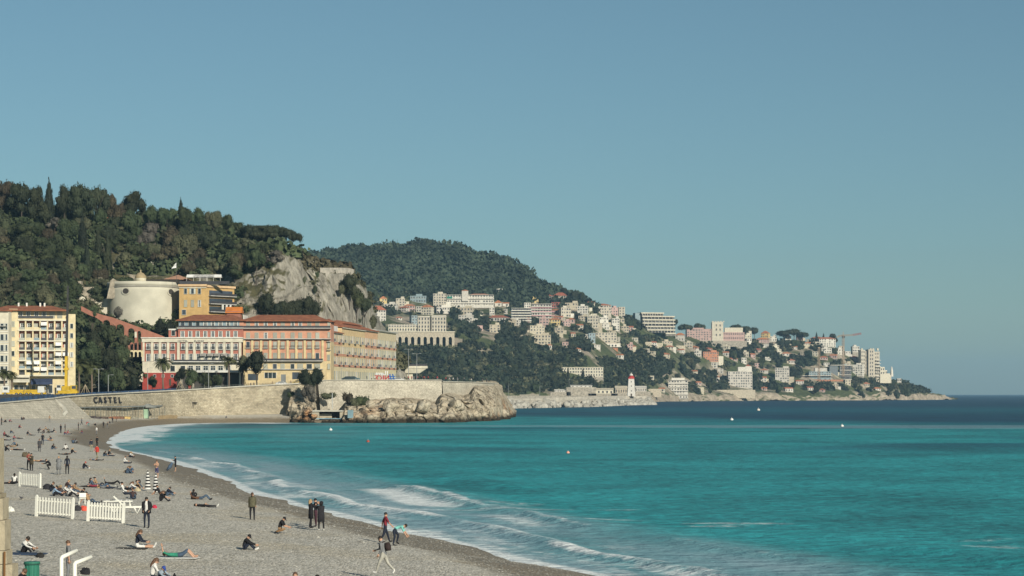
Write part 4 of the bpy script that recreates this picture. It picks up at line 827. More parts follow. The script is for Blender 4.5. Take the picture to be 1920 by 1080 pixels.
# orange roof lantern behind
r, f = building('roof_pavilion', 421, 588, 776, 'small pavilion with a bright orange gable roof rising behind the hotel roof', 'pavilion'); X_, Z_ = f.x, f.z
bpart('wall', TERRA, r, (X_(425), X_(451), 0, 5, -3, Z_(583))); MB().gable(X_(424), X_(452), -.3, 5, Z_(587), 12*f.s, .3).build('roof', OTILE, r)

# ---- receding wing facing the sea
p0, p1 = Vector((X(621, 780), 780, 0)), Vector((X(742.5, 904), 904, 0)); WL = (p1-p0).length; ang = math.atan2(p1.y-p0.y, p1.x-p0.x)
r = empty('seafront_terrace', (p0.x, p0.y, 13.6), ang, 'long receding terrace of apricot and salmon houses with shuttered windows facing the sea', 'building')
def wz(py): return Z(py, 780)-13.6
def wl(px):   # local distance along the wing of a photo column
    k = (px-960)/F; return float((k*p0.y-p0.x)/((p1.x-p0.x)-k*(p1.y-p0.y))*WL)
segs = [(621, 641, APR, 615, PINK), (641, 684, M('warm_yellow_plaster', (.54, .40, .22)), 609, PYEL), (684, 708, M('peach_plaster', (.54, .34, .20)), 607, PINK), (708, 742.5, M('sand_plaster', (.50, .42, .28)), 606.5, PYEL)]
for i, (a, b_, m_, tp, m2) in enumerate(segs):
    x0, x1 = wl(a), wl(b_); zt = wz(tp) if i else wz(622); zt = [wz(624), wz(612), wz(611), wz(608)][i]
    bpart('wall', m_, r, (x0+.02, x1, 0, 13, 6.0, zt)); bpart('lower_wall', PYEL, r, (x0+.02, x1, .03, 13, -1.5, 6.0))
    bpart('cornice', CREAM, r, (x0, x1, -.6, 0, zt-.05, zt+.45))
    for zz_ in (6.0, 10.0, 14.2): 
        bpart('string_course', PINK, r, (x0+.1, x1-.1, -.10, 0, zz_-.1, zz_+.7)) if i != 1 or zz_ != 14.2 else None
    n_ = max(3, int((x1-x0)/3.4))
    for k in range(n_):
        xc = x0+(x1-x0)*(k+.5)/n_
        for zz_ in (1.2, 6.9, 10.9, 15.2):
            if zz_+2.6 < zt: window(r, xc, zz_, 1.3, 2.5 if zz_ > 1.2 else 3.0, 'shut' if (k*7+int(zz_)) % 5 else 'dark')
            if zz_ > 1.2 and (k+int(zz_)) % 3 == 0 and zz_+2.6 < zt: balcony(r, xc, zz_-.1, 2.8, 1.0, 0, solid=(k % 2 == 0), mat=M('grey_balcony', (.13, .13, .14)))
bpart('party_wall', M('white_gable', (.5, .5, .48)), r, (wl(622), wl(641), 1.5, 1.9, wz(624), wz(609)))
for a, b_, zt, h_ in ((622, 641, wz(612)+.5, 1.8), (641, 707.5, wz(611.5)+.5, 2.2), (708, 742.5, wz(608)+.45, .5)):
    mb = MB(); mb.hip(wl(a), wl(b_), -.2, 13, zt if a > 630 else wz(624)+.4, h_, .6, 5); mb.build('roof', TILE if a < 700 else GRYF, r)
bpart('roof_house', PINK, r, (wl(668), wl(697), 5, 11, wz(612), wz(598))); mb = MB(); mb.hip(wl(666), wl(698), 4.5, 11.5, wz(598), 1.2, .5); mb.build('roof', TILE, r)
bpart('roof_terrace', WHITE, r, (wl(705), wl(722), 3, 9, wz(611), wz(603)))
# rocks at the end of the wing handled by the hill; small white kiosk with a canopy
mb = MB(); mb.box(-4.6, 5.6, -2, 3.2, 1.6, 2.6); mb.add([(-4.4, -1.8, 1.6), (5.4, -1.8, 1.6), (5.4, 3, 1.6), (-4.4, 3, 1.6), (-4.4, -1, -.6), (2.2, -1, -.6), (2.2, 3, -.6), (-4.4, 3, -.6)], [(0, 4, 5, 1), (1, 5, 6, 2), (2, 6, 7, 3), (3, 7, 4, 0), (4, 7, 6, 5)]); o = mb.build('lookout_kiosk', CREAM); o.location = (X(778, 955), 955, Z(688, 955)-2.2); tag(o, 'pale flat-roofed lookout at the cliff corner beyond the seafront terrace', 'kiosk')
bpart('railing', IRON, o, (-4.5, 5.5, -2, -1.94, 2.6, 3.5)); bpart('stem', CREAM, o, (-4, -1, 0, 2, -7, -.6))

# ---- round tower
r = empty('round_tower', (X(269, 810), 810, Z(606, 810)-7), label='large round cream bastion tower with two porthole openings on the hillside', cat='tower'); s_ = 806/F; z0 = 7.0
TOW = M('tower_plaster', (.47, .445, .36), scale=.15, var=.12)
MB().lathe([(65*s_, 0), (66.2*s_, z0), (67*s_, z0+60*s_), (67*s_, z0+66*s_)], 72).build('wall', TOW, r, True)
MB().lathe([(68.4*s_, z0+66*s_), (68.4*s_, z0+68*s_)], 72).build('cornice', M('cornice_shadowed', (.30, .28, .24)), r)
MB().lathe([(67.3*s_, z0+68*s_), (67.3*s_, z0+76*s_)], 72).build('parapet', TOW, r, True)
for px, w_ in ((247.5, 5.0), (325.5, 2.6)):
    dx = (px-269)*s_; dy = -math.sqrt(max(0, (67*s_)**2-dx*dx)); a_ = math.atan2(dy, dx); m_ = MB(); m_.lathe([(.98, -.25), (.98, .28)], 20); o = m_.build('porthole', M('porthole_dark', (.05, .045, .04)), r)
    o.location = (dx, dy, z0+57.5*s_); o.rotation_euler = (0, pi/2, a_); o.scale = (1.05, 1.3, 1)
    m_ = MB(); m_.lathe([(1.35, -.2), (1.35, .22)], 20); o = m_.build('porthole_rim', TOW, r); o.location = (dx, dy, z0+57.5*s_); o.rotation_euler = (0, pi/2, a_); o.scale = (1.05, 1.3, 1)
o = MB().lathe([(10*s_, 0), (10.5*s_, 8*s_), (11*s_, 8.6*s_), (9.5*s_, 13*s_), (6*s_, 17*s_), (1.5*s_, 19*s_), (1.2*s_, 21*s_), (1.6*s_, 22.5*s_), (.2*s_, 24.5*s_)], 20).build('domed_turret', [CREAM], None, True)
o.location = (X(268, 808), 803, Z(531, 808)); o.data.materials.append(M('ochre_dome', (.28, .22, .13)))
for p in o.data.polygons: p.material_index = 1 if p.center.z > 8.3*s_ else 0
tag(o, 'small domed turret with an ochre cap on top of the round tower', 'turret')
o = bpart('roof_cafe', DKR, None, (0, 62*s_, 0, 6, 0, 7*s_)); o.location = (X(275, 808), 806, Z(531, 808)); tag(o, 'dark open terrace shelter on top of the round tower, right of the turret', 'shelter')
r_, f_ = building('tiled_pavilion', 310, 530, 812, 'pavilion with a pyramid tile roof behind the top of the round tower', 'pavilion'); bpart('wall', TERRA, r_, (2, f_.x(347), 2, 8, -1, f_.z(523))); MB().hip(0, f_.x(352), 0, 9, f_.z(523), 9*f_.s, .4).build('roof', M('faded_tiles', (.36, .20, .13)), r_)
r_, f_ = building('stair_turret', 206, 540, 800, 'ruined stone stair wall climbing to the round tower from the left', 'wall')
STN = M('old_stone', (.30, .26, .20), var=.3, bump=.15)
mb = MB(); mb.add([(f_.x(a_), yy, f_.z(b_)) for yy in (0, 1.2) for a_, b_ in ((200, 560), (206, 533), (207, 526), (212, 522), (218, 526), (240, 530), (240, 531), (212, 560))], [tuple(range(8))[::-1], tuple(range(8, 16))]+[(i, (i+1) % 8, (i+1) % 8+8, i+8) for i in range(8)]); mb.build('wall', STN, r_)
for a_, b_, c_, d_ in ((226, 494, 230, 508), (184, 520, 190, 545), (146, 527, 152, 545), (136, 538, 176, 556), (243, 515, 262, 530), (272, 498, 300, 506), (282, 490, 297, 499), (160, 560, 205, 580)):
    Y = castle.hit((a_+c_)/2, d_)-1; s2 = Y/F; o = bpart('stone_ruin', STN if (a_ not in (272, 282, 160)) else CREAM, None, (0, (c_-a_)*s2, 0, 4, -2, (d_-b_)*s2)); o.location = (X(a_, Y), Y, Z(d_, Y))
    tag(o, {226: 'small upright stone stub right of the ruined stair wall', 184: 'narrow stone pillar on the terrace left of the round tower', 146: 'leaning stone stub far left of the round tower', 136: 'long stone terrace wall left of the round tower', 243: 'ochre stone block left of the domed turret', 272: 'low ochre shed roof above the round tower', 282: 'white tent-like shed above the round tower', 160: 'white sloping stair wall at the left foot of the round tower'}[a_], 'ruin')
o = MB().lathe([(6.5*.2, 0), (6.5*.2, 2.0), (7*.2, 2.1), (5*.2, 3), (1*.2, 3.4)], 14).build('small_turret', CREAM, None); Y = castle.hit(154, 572)-2; o.location = (X(154, Y), Y, Z(573, Y)); tag(o, 'little round cream turret at the head of the terracotta stair', 'turret')
# terracotta stair viaduct
Y = 758; s_ = Y/F; r = empty('stair_viaduct', (X(150, Y), Y, 0), label='descending terracotta stair viaduct with arches below the round tower', cat='viaduct')
xx = lambda px: (px-150)*s_; zz2 = lambda py: Z(py, Y)
top = lambda x: float(np.interp(x, [xx(p) for p in (152, 170, 190, 210, 240, 270, 305, 332)], [zz2(q) for q in (574, 583, 590, 595, 606, 617, 630, 646)]))
arcade('wall', r, TERRA, xx(152), xx(332), top, lambda x: top(x)-(9+min(30, max(0, x-xx(180))*.35/s_*.9))*s_, [(xx(199.5), 7*s_, zz2(607)), (xx(225), 8*s_, zz2(616)), (xx(246), 6.5*s_, zz2(622)), (xx(261), 3.5*s_, zz2(624))], 1.6)
bpart('pier', CREAM, r, (xx(252.5), xx(256.5), -.1, 1.7, zz2(633), zz2(622)))
# ochre hillside hotel
r, f = building('ochre_hotel', 336, 600, 797, 'ochre hillside hotel with balconies between the round tower and the cliff', 'hotel'); X_, Z_ = f.x, f.z
bpart('wall', ORG, r, (0, X_(387), 0, 10, -6, Z_(537))); bpart('cornice', APR, r, (-.3, X_(388), -.5, 10, Z_(537), Z_(533)))
for px in (348, 361, 374): window(r, X_(px), Z_(551), 1.0, 2.0, 'shutters' if px == 361 else 'dark'); window(r, X_(px), Z_(575), 1.0, 2.4, 'shut' if px < 370 else 'french')
window(r, X_(345), Z_(590), 1.4, 1.8, 'dark'); bpart('dentil_band', CREAM, r, (0, X_(387), -.3, 0, Z_(540), Z_(538.5)))
rr_ = empty('side_wing', (X_(387), 0.05, 0), R(52)); rr_.parent = r; WLn = 14.5
bpart('wall', ORG, rr_, (0, WLn, 0, 8, -6, Z_(538.5))); bpart('cornice', APR, rr_, (0, WLn+.3, -.5, 8, Z_(538.5), Z_(534.5)))
for zq in (555, 570, 585):
    bpart('balcony_slab', GRYF, rr_, (1, WLn, -1.4, 0, Z_(zq), Z_(zq)+.25)); bpart('balcony_rail', IRON, rr_, (1, WLn, -1.4, -1.34, Z_(zq)+.25, Z_(zq)+1.1)); bpart('glazed_bay', GLASS, rr_, (1.4, WLn-1, -.04, 0, Z_(zq)+.3, Z_(zq)+2.2))
for xx_ in (7, 9, 11): bpart('column', WHITE, rr_, (xx_, xx_+.7, -1.3, -.8, Z_(585)+.3, Z_(570)))
bpart('terrace_rail', IRON, r, (0, X_(430), .5, .56, Z_(533), Z_(527)));
for k in range(4): o = MB().gable(-2.6, 2.6, -2, 2, 2.2, 1.2, 0).build('terrace_canopy', AWN, None); o.location = (X(362+13*k, 807), 809, Z(531, 807)); tag(o, ['leftmost white', 'second white from the left', 'third white from the left', 'rightmost white'][k]+' scalloped terrace canopy on the roof of the ochre hotel', 'canopy', 'terrace canopies on the ochre hotel'); bpart('post', WOOD, o, (-2.5, -2.4, -1.9, -1.8, 0, 2.2), (2.4, 2.5, -1.9, -1.8, 0, 2.2))
# round garden cottage up the hill
Yc = castle.hit(200, 424); r = empty('hill_cottage', (X(201, Yc), Yc-3, Z(425, Yc)), label='tiny round cream cottage with a tiled cone roof high among the trees', cat='cottage'); s_ = Yc/F
MB().lathe([(10*s_, -1), (10*s_, 12.5*s_)], 20).build('wall', CREAM, r); MB().lathe([(12.5*s_, 12*s_), (12.3*s_, 12.6*s_), (2*s_, 17.3*s_), (.4*s_, 18*s_)], 20).build('roof', TILE, r); bpart('window', DKR, r, (6*s_, 8*s_, -8*s_, -6.5*s_, 4*s_, 9*s_))
# clifftop terraces
for (a_, b_, c_, d_, lb) in ((530, 463, 560.5, 476, 'pale stone lookout parapet at the cliff top under the umbrella pines'), (571, 490, 595, 503, 'low stone terrace wall stepping down right of the lookout'), (600, 502, 664, 524, 'long curved stone terrace wall near the right end of the cliff top'), (438, 464, 459, 471, 'short pale path wall among the trees left of the lookout'), (498, 462, 530, 468, 'low stone wall left of the lookout parapet'), (60, 493, 110, 497, 'narrow stone wall half hidden among the trees on the left'), (48, 405, 63, 420, 'pale rock wall among trees near the hill top')):
    Y0, Y1 = castle.hit(a_+2, d_)-1.5, castle.hit(c_-2, d_)-1.5; Y0 = min(Y0, Y1+10); s2 = Y0/F; n_ = 12; V = []
    for i in range(n_+1):
        t_ = i/n_; Yq = Y0*(1-t_)+Y1*t_+2.5*sin(pi*t_)*-.8; px = a_+(c_-a_)*t_; dd = (3*(t_-.7)**2*12 if a_ == 600 and t_ > .7 else 0)
        V += [(X(px, Yq), Yq, Z(d_, Yq)-4), (X(px, Yq), Yq, Z(b_+dd, Yq)), (X(px, Yq), Yq+.9, Z(b_+dd, Yq)), (X(px, Yq), Yq+.9, Z(d_, Yq)-4)]
    Fq = [(4*i+k, 4*i+4+k, 4*i+4+(k+1) % 4, 4*i+(k+1) % 4) for i in range(n_) for k in range(4)]+[(0, 1, 2, 3), (4*n_+3, 4*n_+2, 4*n_+1, 4*n_)]
    o = npobj('terrace_wall', np.array(V), np.array(Fq), M('terrace_stone', (.34, .31, .26), bump=.08, var=.2)); tag(o, lb, 'wall')
# ================================================================ HOUSES ON THE FAR COAST
FW = M('far_white', (.52, .49, .43), rand=.14); FC = M('far_cream', (.48, .44, .35), rand=.14); FY = M('far_yellow', (.52, .40, .18)); FP = M('far_pink', (.42, .29, .26)); FR = M('far_red', (.36, .12, .09)); FB = M('far_beige', (.42, .37, .28), var=.2, rand=.1); FG = M('far_blue_grey', (.22, .28, .30)); FTILE = M('far_roof_tiles', (.34, .13, .07), var=.3, rand=.15); FSH = M('far_window_dark', (.06, .06, .065), var=.4); FBR = M('far_brick', (.38, .17, .10), var=.2); FO = M('far_stone_base', (.30, .27, .22), var=.3)
def far_house(px0, py0, px1, py1, wall, label, roof='flat', rh=4, win=None, bands=0, cat='house', rot=None, name='hillside_house', depth=None, base=None, arches=0):
    pc = (px0+px1)/2; Y = far.hit(pc, min(py1, 748)); s = Y/F; w = (px1-px0)*s; h = (py1-py0)*s; d = depth or min(14, max(7, w*.6)); rz = rot if rot is not None else random.Random(int(pc*7)).uniform(-.5, .42)
    Y -= .3*w*abs(sin(rz))
    r = empty(name, (X(pc, Y), Y, Z(py1, Y)), rz, label, cat); w *= 1/(cos(rz)+.35*abs(sin(rz))); bh = 9
    body = MB(); body.box(-w/2, w/2, 0, d, -.2, h if roof == 'flat' else h-rh*s); body.build('wall', wall, r)
    MB().box(-w/2-.3, w/2+.3, -.4, d, -bh, -.22).build('foundation', base or FO, r)
    top = h
    if roof == 'hip': MB().hip(-w/2, w/2, 0, d, h-rh*s, rh*s, .6).build('roof', FTILE, r); top = h-rh*s
    elif roof == 'gable': MB().gable(-w/2, w/2, 0, d, h-rh*s, rh*s, .4, 'y').build('roof', FTILE, r); top = h-rh*s
    elif roof == 'side': MB().gable(-w/2, w/2, 0, d, h-rh*s, rh*s, .4, 'x').build('roof', FTILE, r); top = h-rh*s
    else: MB().box(-w/2-.25, w/2+.25, -.3, d+.2, h, h+.35).build('roof', wall, r)
    rw = random.Random(int(px0*31)); nf = max(1, int(round(top/3.4))); nw = win or max(2, int(round(w/3.4))); wb = MB(); fr = MB(); fh = top/nf
    for j in range(nf):
        for i in range(nw):
            x = -w/2+w*(i+.5)/nw; ww = min(.95, w/nw*.30)*rw.uniform(.55, 1.15); x += rw.uniform(-.3, .3)
            if rw.random() < .12: continue
            wb.box(x-ww, x+ww, -.05, .05, j*fh+.25*fh, j*fh+.80*fh); fr.box(x-ww-.15, x+ww+.15, -.22, 0, j*fh+.22*fh, j*fh+.28*fh); fr.box(x-ww-.2, x-ww-.02, -.1, 0, j*fh+.3*fh, j*fh+.78*fh)
        ns = max(1, int(d/4))
        for i in range(ns):
            yv = d*(i+.5)/ns
            for sg in (-1, 1): wb.box(sg*w/2-.04, sg*w/2+.04, yv-.6, yv+.6, j*fh+.32*fh, j*fh+.78*fh)
    if cat == 'house' and w > 9 and roof == 'flat':
        a_ = rw.uniform(-.3, .1)*w; MB().box(a_, a_+w*.38, 1.5, d*.8, h+.36, h+2.6).build('roof_storey', wall, r)
    if cat == 'house' and w > 8 and rw.random() < .6:
        sg = rw.choice((-1, 1)); MB().box(sg*w/2+(.02 if sg > 0 else -w*.35), sg*w/2+(w*.35 if sg > 0 else -.02), 1.2, d*.7, -6, h*rw.uniform(.35, .6)).build('annexe', rw.choice((FW, FC, FB)), r)
    if bands:
        bb = MB()
        for j in range(bands+1): z_ = top*j/bands; bb.box(-w/2-.4, w/2+.4, -1.5, 0, z_-.12, z_+.22); bb.box(-w/2-.4, w/2+.4, -1.5, -1.4, z_+.22, z_+.9) if j < bands else None
        tag(bb.build('balcony_bands', FW if wall in (FW, FG) else FC, r), kind='stuff')
        for o_ in (0,):
            mbk = MB(); mbk.box(-w/2+.5, w/2-.5, -.04, 0, .3, top-.3)
            mbk.build('shaded_glazing', FSH, r) if wall in (FG,) else None
    tag(wb.build('window_panes', FSH, r), kind='stuff'); tag(fr.build('window_trim', FW, r), kind='stuff'); return r, Y, s
T = 'hip'
HOUSES = [
 (715.5, 531, 735.5, 547, FY, 'pale yellow villa with a red hip roof, highest on the left of the wooded hill', T, 5),
 (711.7, 555, 725.8, 570, FY, 'small ochre gabled house between the yellow villa and the cliff', 'gable', 5),
 (742.5, 560, 759, 574, FC, 'cream villa with a small tower right of the ochre gabled house', 'flat', 3),
 (719, 570, 744, 580, FW, 'long low white house behind the red-roofed house at the cliff edge', 'flat', 3),
 (697.5, 573, 725, 603, FW, 'tall white house with a red tile roof touching the right edge of the cliff', T, 8),
 (769, 555, 799, 568, FG, 'pale blue-white flats with long balconies left of the big white hotel', 'flat', 3),
 (758, 570, 778, 584, FP, 'pinkish villa with a low red roof below the blue-white flats', T, 3),
 (788, 571, 810, 591, FC, 'cream gabled villa standing just above the arcaded palace', 'gable', 5),
 (811.7, 551, 837.5, 575, FC, 'cream balconied apartment house attached left of the big white hotel', 'flat', 3),
 (817.5, 576, 844, 588, FW, 'plain white house with a cypress in front, below the balconied apartments', 'flat', 3),
 (858, 577, 887, 590, FB, 'beige low house with a flat terrace below the big white hotel', 'flat', 3),
 (859, 591, 886, 605, FW, 'white box house behind a tree right of the arcaded palace', 'flat', 3),
 (918, 577, 927, 591, FW, 'narrow white tower house in the trees under the white hotel', 'flat', 3),
 (915, 591, 953, 603, FW, 'wide white bungalow with a red roof below the narrow tower house', T, 4),
 (927, 563, 939, 575, FW, 'white cottage with a steep red roof right of the white hotel', 'gable', 5),
 (918, 609, 938, 624, FB, 'beige ruined stone terrace house under the white bungalow', 'flat', 3),
 (992.5, 560, 1010, 569, FY, 'bright yellow house under the tree line', 'flat', 3),
 (972, 561, 981, 567, FW, 'tiny white cube house left of the bright yellow house', 'flat', 3),
 (957, 562, 970, 568, FW, 'small white house with a low roof left of the tiny cube', 'flat', 2),
 (982, 568, 996, 577, FW, 'white block with roof boxes below the bright yellow house', 'flat', 3),
 (1020, 552, 1035, 567, FC, 'cream house with a red roof at the left of the ridge villas', T, 3),
 (1037, 548, 1062, 569, FC, 'tall cream villa with a broad red hip roof on the ridge', T, 6),
 (1033, 567, 1047, 577, FR, 'small red painted house below the tall cream ridge villa', 'flat', 3),
 (1067, 556, 1085, 570, FW, 'white villa with a dark red hip roof near the end of the wood', T, 5),
 (1059, 568, 1083, 580, FB, 'beige block just under the white villa with dark red roof', 'flat', 3),
 (1086, 564, 1111, 577, FC, 'long cream house with a low red roof at the ridge end', T, 3),
 (1082, 574, 1102, 592, FW, 'white house with dark terrace openings below the long cream house', 'flat', 3),
 (1051, 577, 1072, 595, FC, 'cream block of flats left of the white terrace house', 'flat', 3),
 (1101, 592, 1122, 615, FC, 'tall cream house with five upper windows in a row', 'flat', 3),
 (1011, 597, 1029, 613, FP, 'pinkish narrow house with arched openings below the pink striped flats', 'flat', 3),
 (1029, 596, 1050, 610, FY, 'yellowish house with a tile edge right of the pinkish narrow house', T, 3),
 (992, 611, 1023, 627, FB, 'grey-beige ruin with many small openings on the slope', 'flat', 3),
 (997, 628, 1033, 646, FB, 'large beige stone building on the slope below the ruin', 'flat', 3),
 (1117, 569, 1148, 593, FC, 'ornate cream villa with three storeys on the skyline', T, 3),
 (1143, 577, 1160, 592, FP, 'peach wing between the ornate villa and the square tower', 'flat', 3),
 (1160, 576, 1172, 596, FC, 'square peach tower closing the ornate villa on the right', 'flat', 3),
 (1123, 595, 1142, 610, FW, 'white house behind palms below the ornate villa', 'flat', 3),
 (1147, 597, 1162, 620, FW, 'tall white house in palms right of the white house below the ornate villa', 'flat', 3),
 (1266, 624, 1283, 639, FW, 'white house with a tile roof at the right foot of the tiered flats', T, 4),
 (1316, 660, 1350, 678, FBR, 'brick-orange house with balconies half way down the slope', 'flat', 3),
 (1349, 649, 1367, 660, FC, 'peach terrace house above right of the brick-orange house', 'flat', 3),
 (1426, 620, 1442, 633, FY, 'yellow gabled house among umbrella pines on the skyline', 'gable', 5),
 (1418, 633, 1442, 643, FP, 'low pinkish house under the yellow gabled skyline house', T, 3),
 (1396, 621, 1410, 633, FC, 'pale narrow house between the pink castle and the yellow gabled house', 'flat', 3),
 (1472, 627, 1484, 637, FW, 'white gabled house under the wide umbrella pine', 'gable', 4),
 (1518, 631, 1541, 641, FW, 'white cottage with a red roof right of the wide umbrella pine', T, 3),
 (1535, 632, 1568, 651, FW, 'white two-storey villa with a red roof left of the tower crane', T, 3),
 (1540, 653, 1560, 662, FW, 'white terrace house below the villa beside the tower crane', 'flat', 3),
 (1453, 690, 1480, 716, FW, 'white stepped villa near the water between the arched villa and the building site', 'flat', 3),
 (1598, 684, 1618, 705, FW, 'white house with curved balconies left of the dome', 'flat', 3),
 (1103, 625, 1117, 643, FG, 'shaded blue-grey wing at the left of the terraced cream mansion', 'flat', 3),
 (771, 592, 783, 608, FG, 'blue-grey side house at the left of the arcaded palace', 'flat', 3),
 (1500, 660, 1512, 668, FB, 'small beige hut on the slope above the building site', 'flat', 3),
 (1640, 708, 1650, 714, FW, 'tiny white house among trees below the beige apartment tower', 'flat', 3),
 (1682, 710, 1690, 716, FW, 'tiny white hut on the tip of the cape', 'flat', 2),
 (930, 556, 952, 562, FW, 'long white shed beside the slim white tower', 'flat', 2),
 (1240, 640, 1262, 648, FB, 'low wall house under the tiered flats', 'flat', 2),
 (1390, 660, 1404, 668, FC, 'small cream house in the trees right of the peach terrace house', 'flat', 2),
 (1216, 705, 1226, 712, FC, 'tiny cream house on the slope right of the lighthouse', 'flat', 2)]
for hdef in HOUSES: far_house(*hdef[:6], roof=hdef[6], rh=hdef[7])
rh_ = random.Random(77); _n = 0; SMALL_BOX = []
for px, py in [(1255, 655), (1300, 655), (1338, 690), (1375, 676), (1420, 660), (1436, 652), (1455, 655), (1490, 655), (1432, 700), (1430, 716), (1575, 665), (1590, 668), (1602, 676), (1240, 735), (1345, 716), (1180, 655), (1160, 672), (1085, 660), (1060, 648), (965, 610), (945, 588), (900, 620), (755, 585), (748, 600), (1300, 700), (1480, 735), (1520, 732), (1565, 728), (1660, 718), (1210, 660), (1030, 655), (1000, 585), (1045, 600), (1070, 606), (1092, 602), (1135, 618), (1165, 605), (1180, 622), (1008, 640), (1048, 625), (1190, 640), (1290, 652), (1308, 668), (1370, 645), (1385, 652), (1405, 645), (1450, 640), (1500, 638), (1512, 650), (1578, 655), (1588, 690), (1605, 660), (1420, 690), (1350, 700), (1310, 722), (1475, 668), (1440, 676), (1545, 675), (870, 604), (900, 592), (1225, 650), (948, 575), (962, 590), (1012, 590), (1040, 588), (1062, 612), (1088, 618), (1100, 636), (1075, 632), (1120, 655), (1145, 628), (1172, 622), (1188, 655), (1222, 668), (1248, 672), (1275, 662), (1330, 660), (1360, 668), (1395, 682), (1412, 672), (1460, 664), (1485, 682), (1528, 668), (1550, 688), (1562, 672), (1430, 732), (1500, 722), (1540, 735), (1590, 722), (1625, 725), (1645, 732), (930, 600), (985, 604), (760, 575), (785, 585), (1130, 608), (1155, 640)]:
    _n += 1
    w_, h_ = rh_.uniform(9, 17), rh_.uniform(6, 11); SMALL_BOX.append((px-w_/2-1, py-h_-1, px+w_/2+1, py+1)); nb = min(HOUSES, key=lambda q: abs((q[0]+q[2])/2-px)+abs(q[3]-py)); rel = 'left below' if px < nb[0] and py > nb[3] else 'left of' if px < nb[0] else 'right of' if px > nb[2] and py < nb[3]+6 else 'below right of' if px > nb[2] else 'below' if py > nb[3] else 'above'
    cn, cm = rh_.choice((('white', FW), ('cream', FC), ('beige', FB), ('pinkish', FP), ('white', FW))); base_ = ' '.join(nb[5].split()[:7]); base_ = base_ if base_.split()[-1] not in ('a', 'with', 'the', 'of', 'in', 'and', 'at', 'its') else ' '.join(base_.split()[:-1])
    far_house(px-w_/2, py-h_, px+w_/2, py, cm, ['small', 'little', 'tiny', 'compact', 'narrow', 'modest', 'boxy'][_n % 7]+' %s house standing %s the %s' % (cn, rel, base_), roof=rh_.choice(('flat', 'hip', 'flat', 'side')), rh=2.5)
# towers on villas
def lathe_far(px, py1, prof, mat, name, label, cat):
    Y = far.hit(px, py1)-2; s = Y/F; o = MB().lathe([(a*s, b*s) for a, b in prof], 18).build(name, mat, None, False); o.location = (X(px, Y), Y, Z(py1, Y)); return tag(o, label, cat)
# the big white hotel
r, Y, s = far_house(838, 553, 926, 577, FW, 'wide white hillside hotel with long terraces and a square stair tower', 'flat', rot=.02, bands=3, cat='hotel', name='white_hotel', depth=14)
bx = lambda px: (px-882)*s; bz = lambda py: (577-py)*s
bpart('stair_tower', FW, r, (bx(866), bx(878), -2, 6, bz(565), bz(545))); MB().hip(bx(866), bx(878), -2, 6, bz(545), 2.2*s, .4).build('tower_roof', FTILE, r); MB().hip(bx(880), bx(918), 1, 12, bz(552.6), 2.4*s, .3).build('wing_roof', FTILE, r)
bpart('green_awning', M('green_awning', (.02, .16, .12)), r, (bx(838), bx(848), -1.8, 0, bz(560), bz(556))); bpart('lower_terrace', FW, r, (bx(838), bx(922), -5, -1.6, bz(577.5), bz(574)))
# slim white tower
o = lathe_far(936, 557, [(3.4, -4), (3.4, 13), (6.5, 13.5), (6.5, 15.5), (1, 16)], FW, 'slim_tower', 'slim white tower with a flat wide cap among the trees right of the hotel', 'tower')
r, Y, s = far_house(959, 578, 996, 602, FG, 'modern blue-grey flats with long dark balconies on the slope', 'flat', bands=5, rot=.05, cat='apartments', name='modern_flats')
r, Y, s = far_house(997, 570, 1034, 597, FW, 'white flats with pink striped balconies at the centre of the village', 'flat', bands=5, rot=-.03, cat='apartments', name='striped_flats')
MB().box(-16, 16, -1.56, -1.52, 8, 8.8).box(-16, 16, -1.56, -1.52, 3, 3.8).box(-16, 16, -1.56, -1.52, 12.5, 13.2).build('pink_stripes', M('pink_stripe', (.5, .25, .27)), r)
o = lathe_far(1106, 592, [(4.6, -3), (4.6, 14), (4.9, 14.2), (4.9, 15)], FC, 'round_house_tower', 'round cream tower attached above the house with five windows', 'tower')
# palace on its arcade
Y = far.hit(795, 645)-6; s = Y/F; r = empty('arcaded_palace', (X(795, Y), Y, Z(647, Y)), 0, 'cream palace villa standing on a long terrace of nine tall arches', 'palace'); px_ = lambda p: (p-795)*s; pz_ = lambda q: (647-q)*s
arcade('arched_terrace', r, FB, px_(737), px_(852), lambda x: pz_(622.5), lambda x: -8, [(px_(750+11.8*i), 3.1*s, pz_(634.5)) for i in range(9)], 2.5, step=1.2)
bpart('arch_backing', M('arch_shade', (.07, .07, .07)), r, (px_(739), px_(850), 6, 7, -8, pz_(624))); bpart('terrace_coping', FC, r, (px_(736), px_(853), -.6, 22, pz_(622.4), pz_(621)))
wb = MB(); fr = MB()
for a_, b_, t_, dy in ((727.5, 783, 608, 7), (783.2, 805.5, 592, 5), (809, 836, 591, 4)):
    bpart('wall', FC, r, (px_(a_), px_(b_), dy, dy+11, pz_(622), pz_(t_))); bpart('cornice', FW, r, (px_(a_)-.4, px_(b_)+.4, dy-.6, dy+11.3, pz_(t_+2.6), pz_(t_+1.4)))
    n_ = int((b_-a_)/5)
    for i in range(n_):
        x = px_(a_+(b_-a_)*(i+.5)/n_)
        for q in ([612.5, 619.5] if t_ > 600 else [599.5, 606.5, 614, 620.5]): wb.box(x-.75, x+.75, dy-.05, dy+.05, pz_(q), pz_(q-4)); fr.box(x-1.1, x+1.1, dy-.5, dy, pz_(q)-.3, pz_(q))
bpart('recessed_wall', M('far_shadow_wall', (.44, .41, .36)), r, (px_(805.7), px_(808.8), 8, 14, pz_(622), pz_(595)))
tag(wb.build('window_panes', FSH, r), kind='stuff'); tag(fr.build('window_trim', FW, r), kind='stuff')
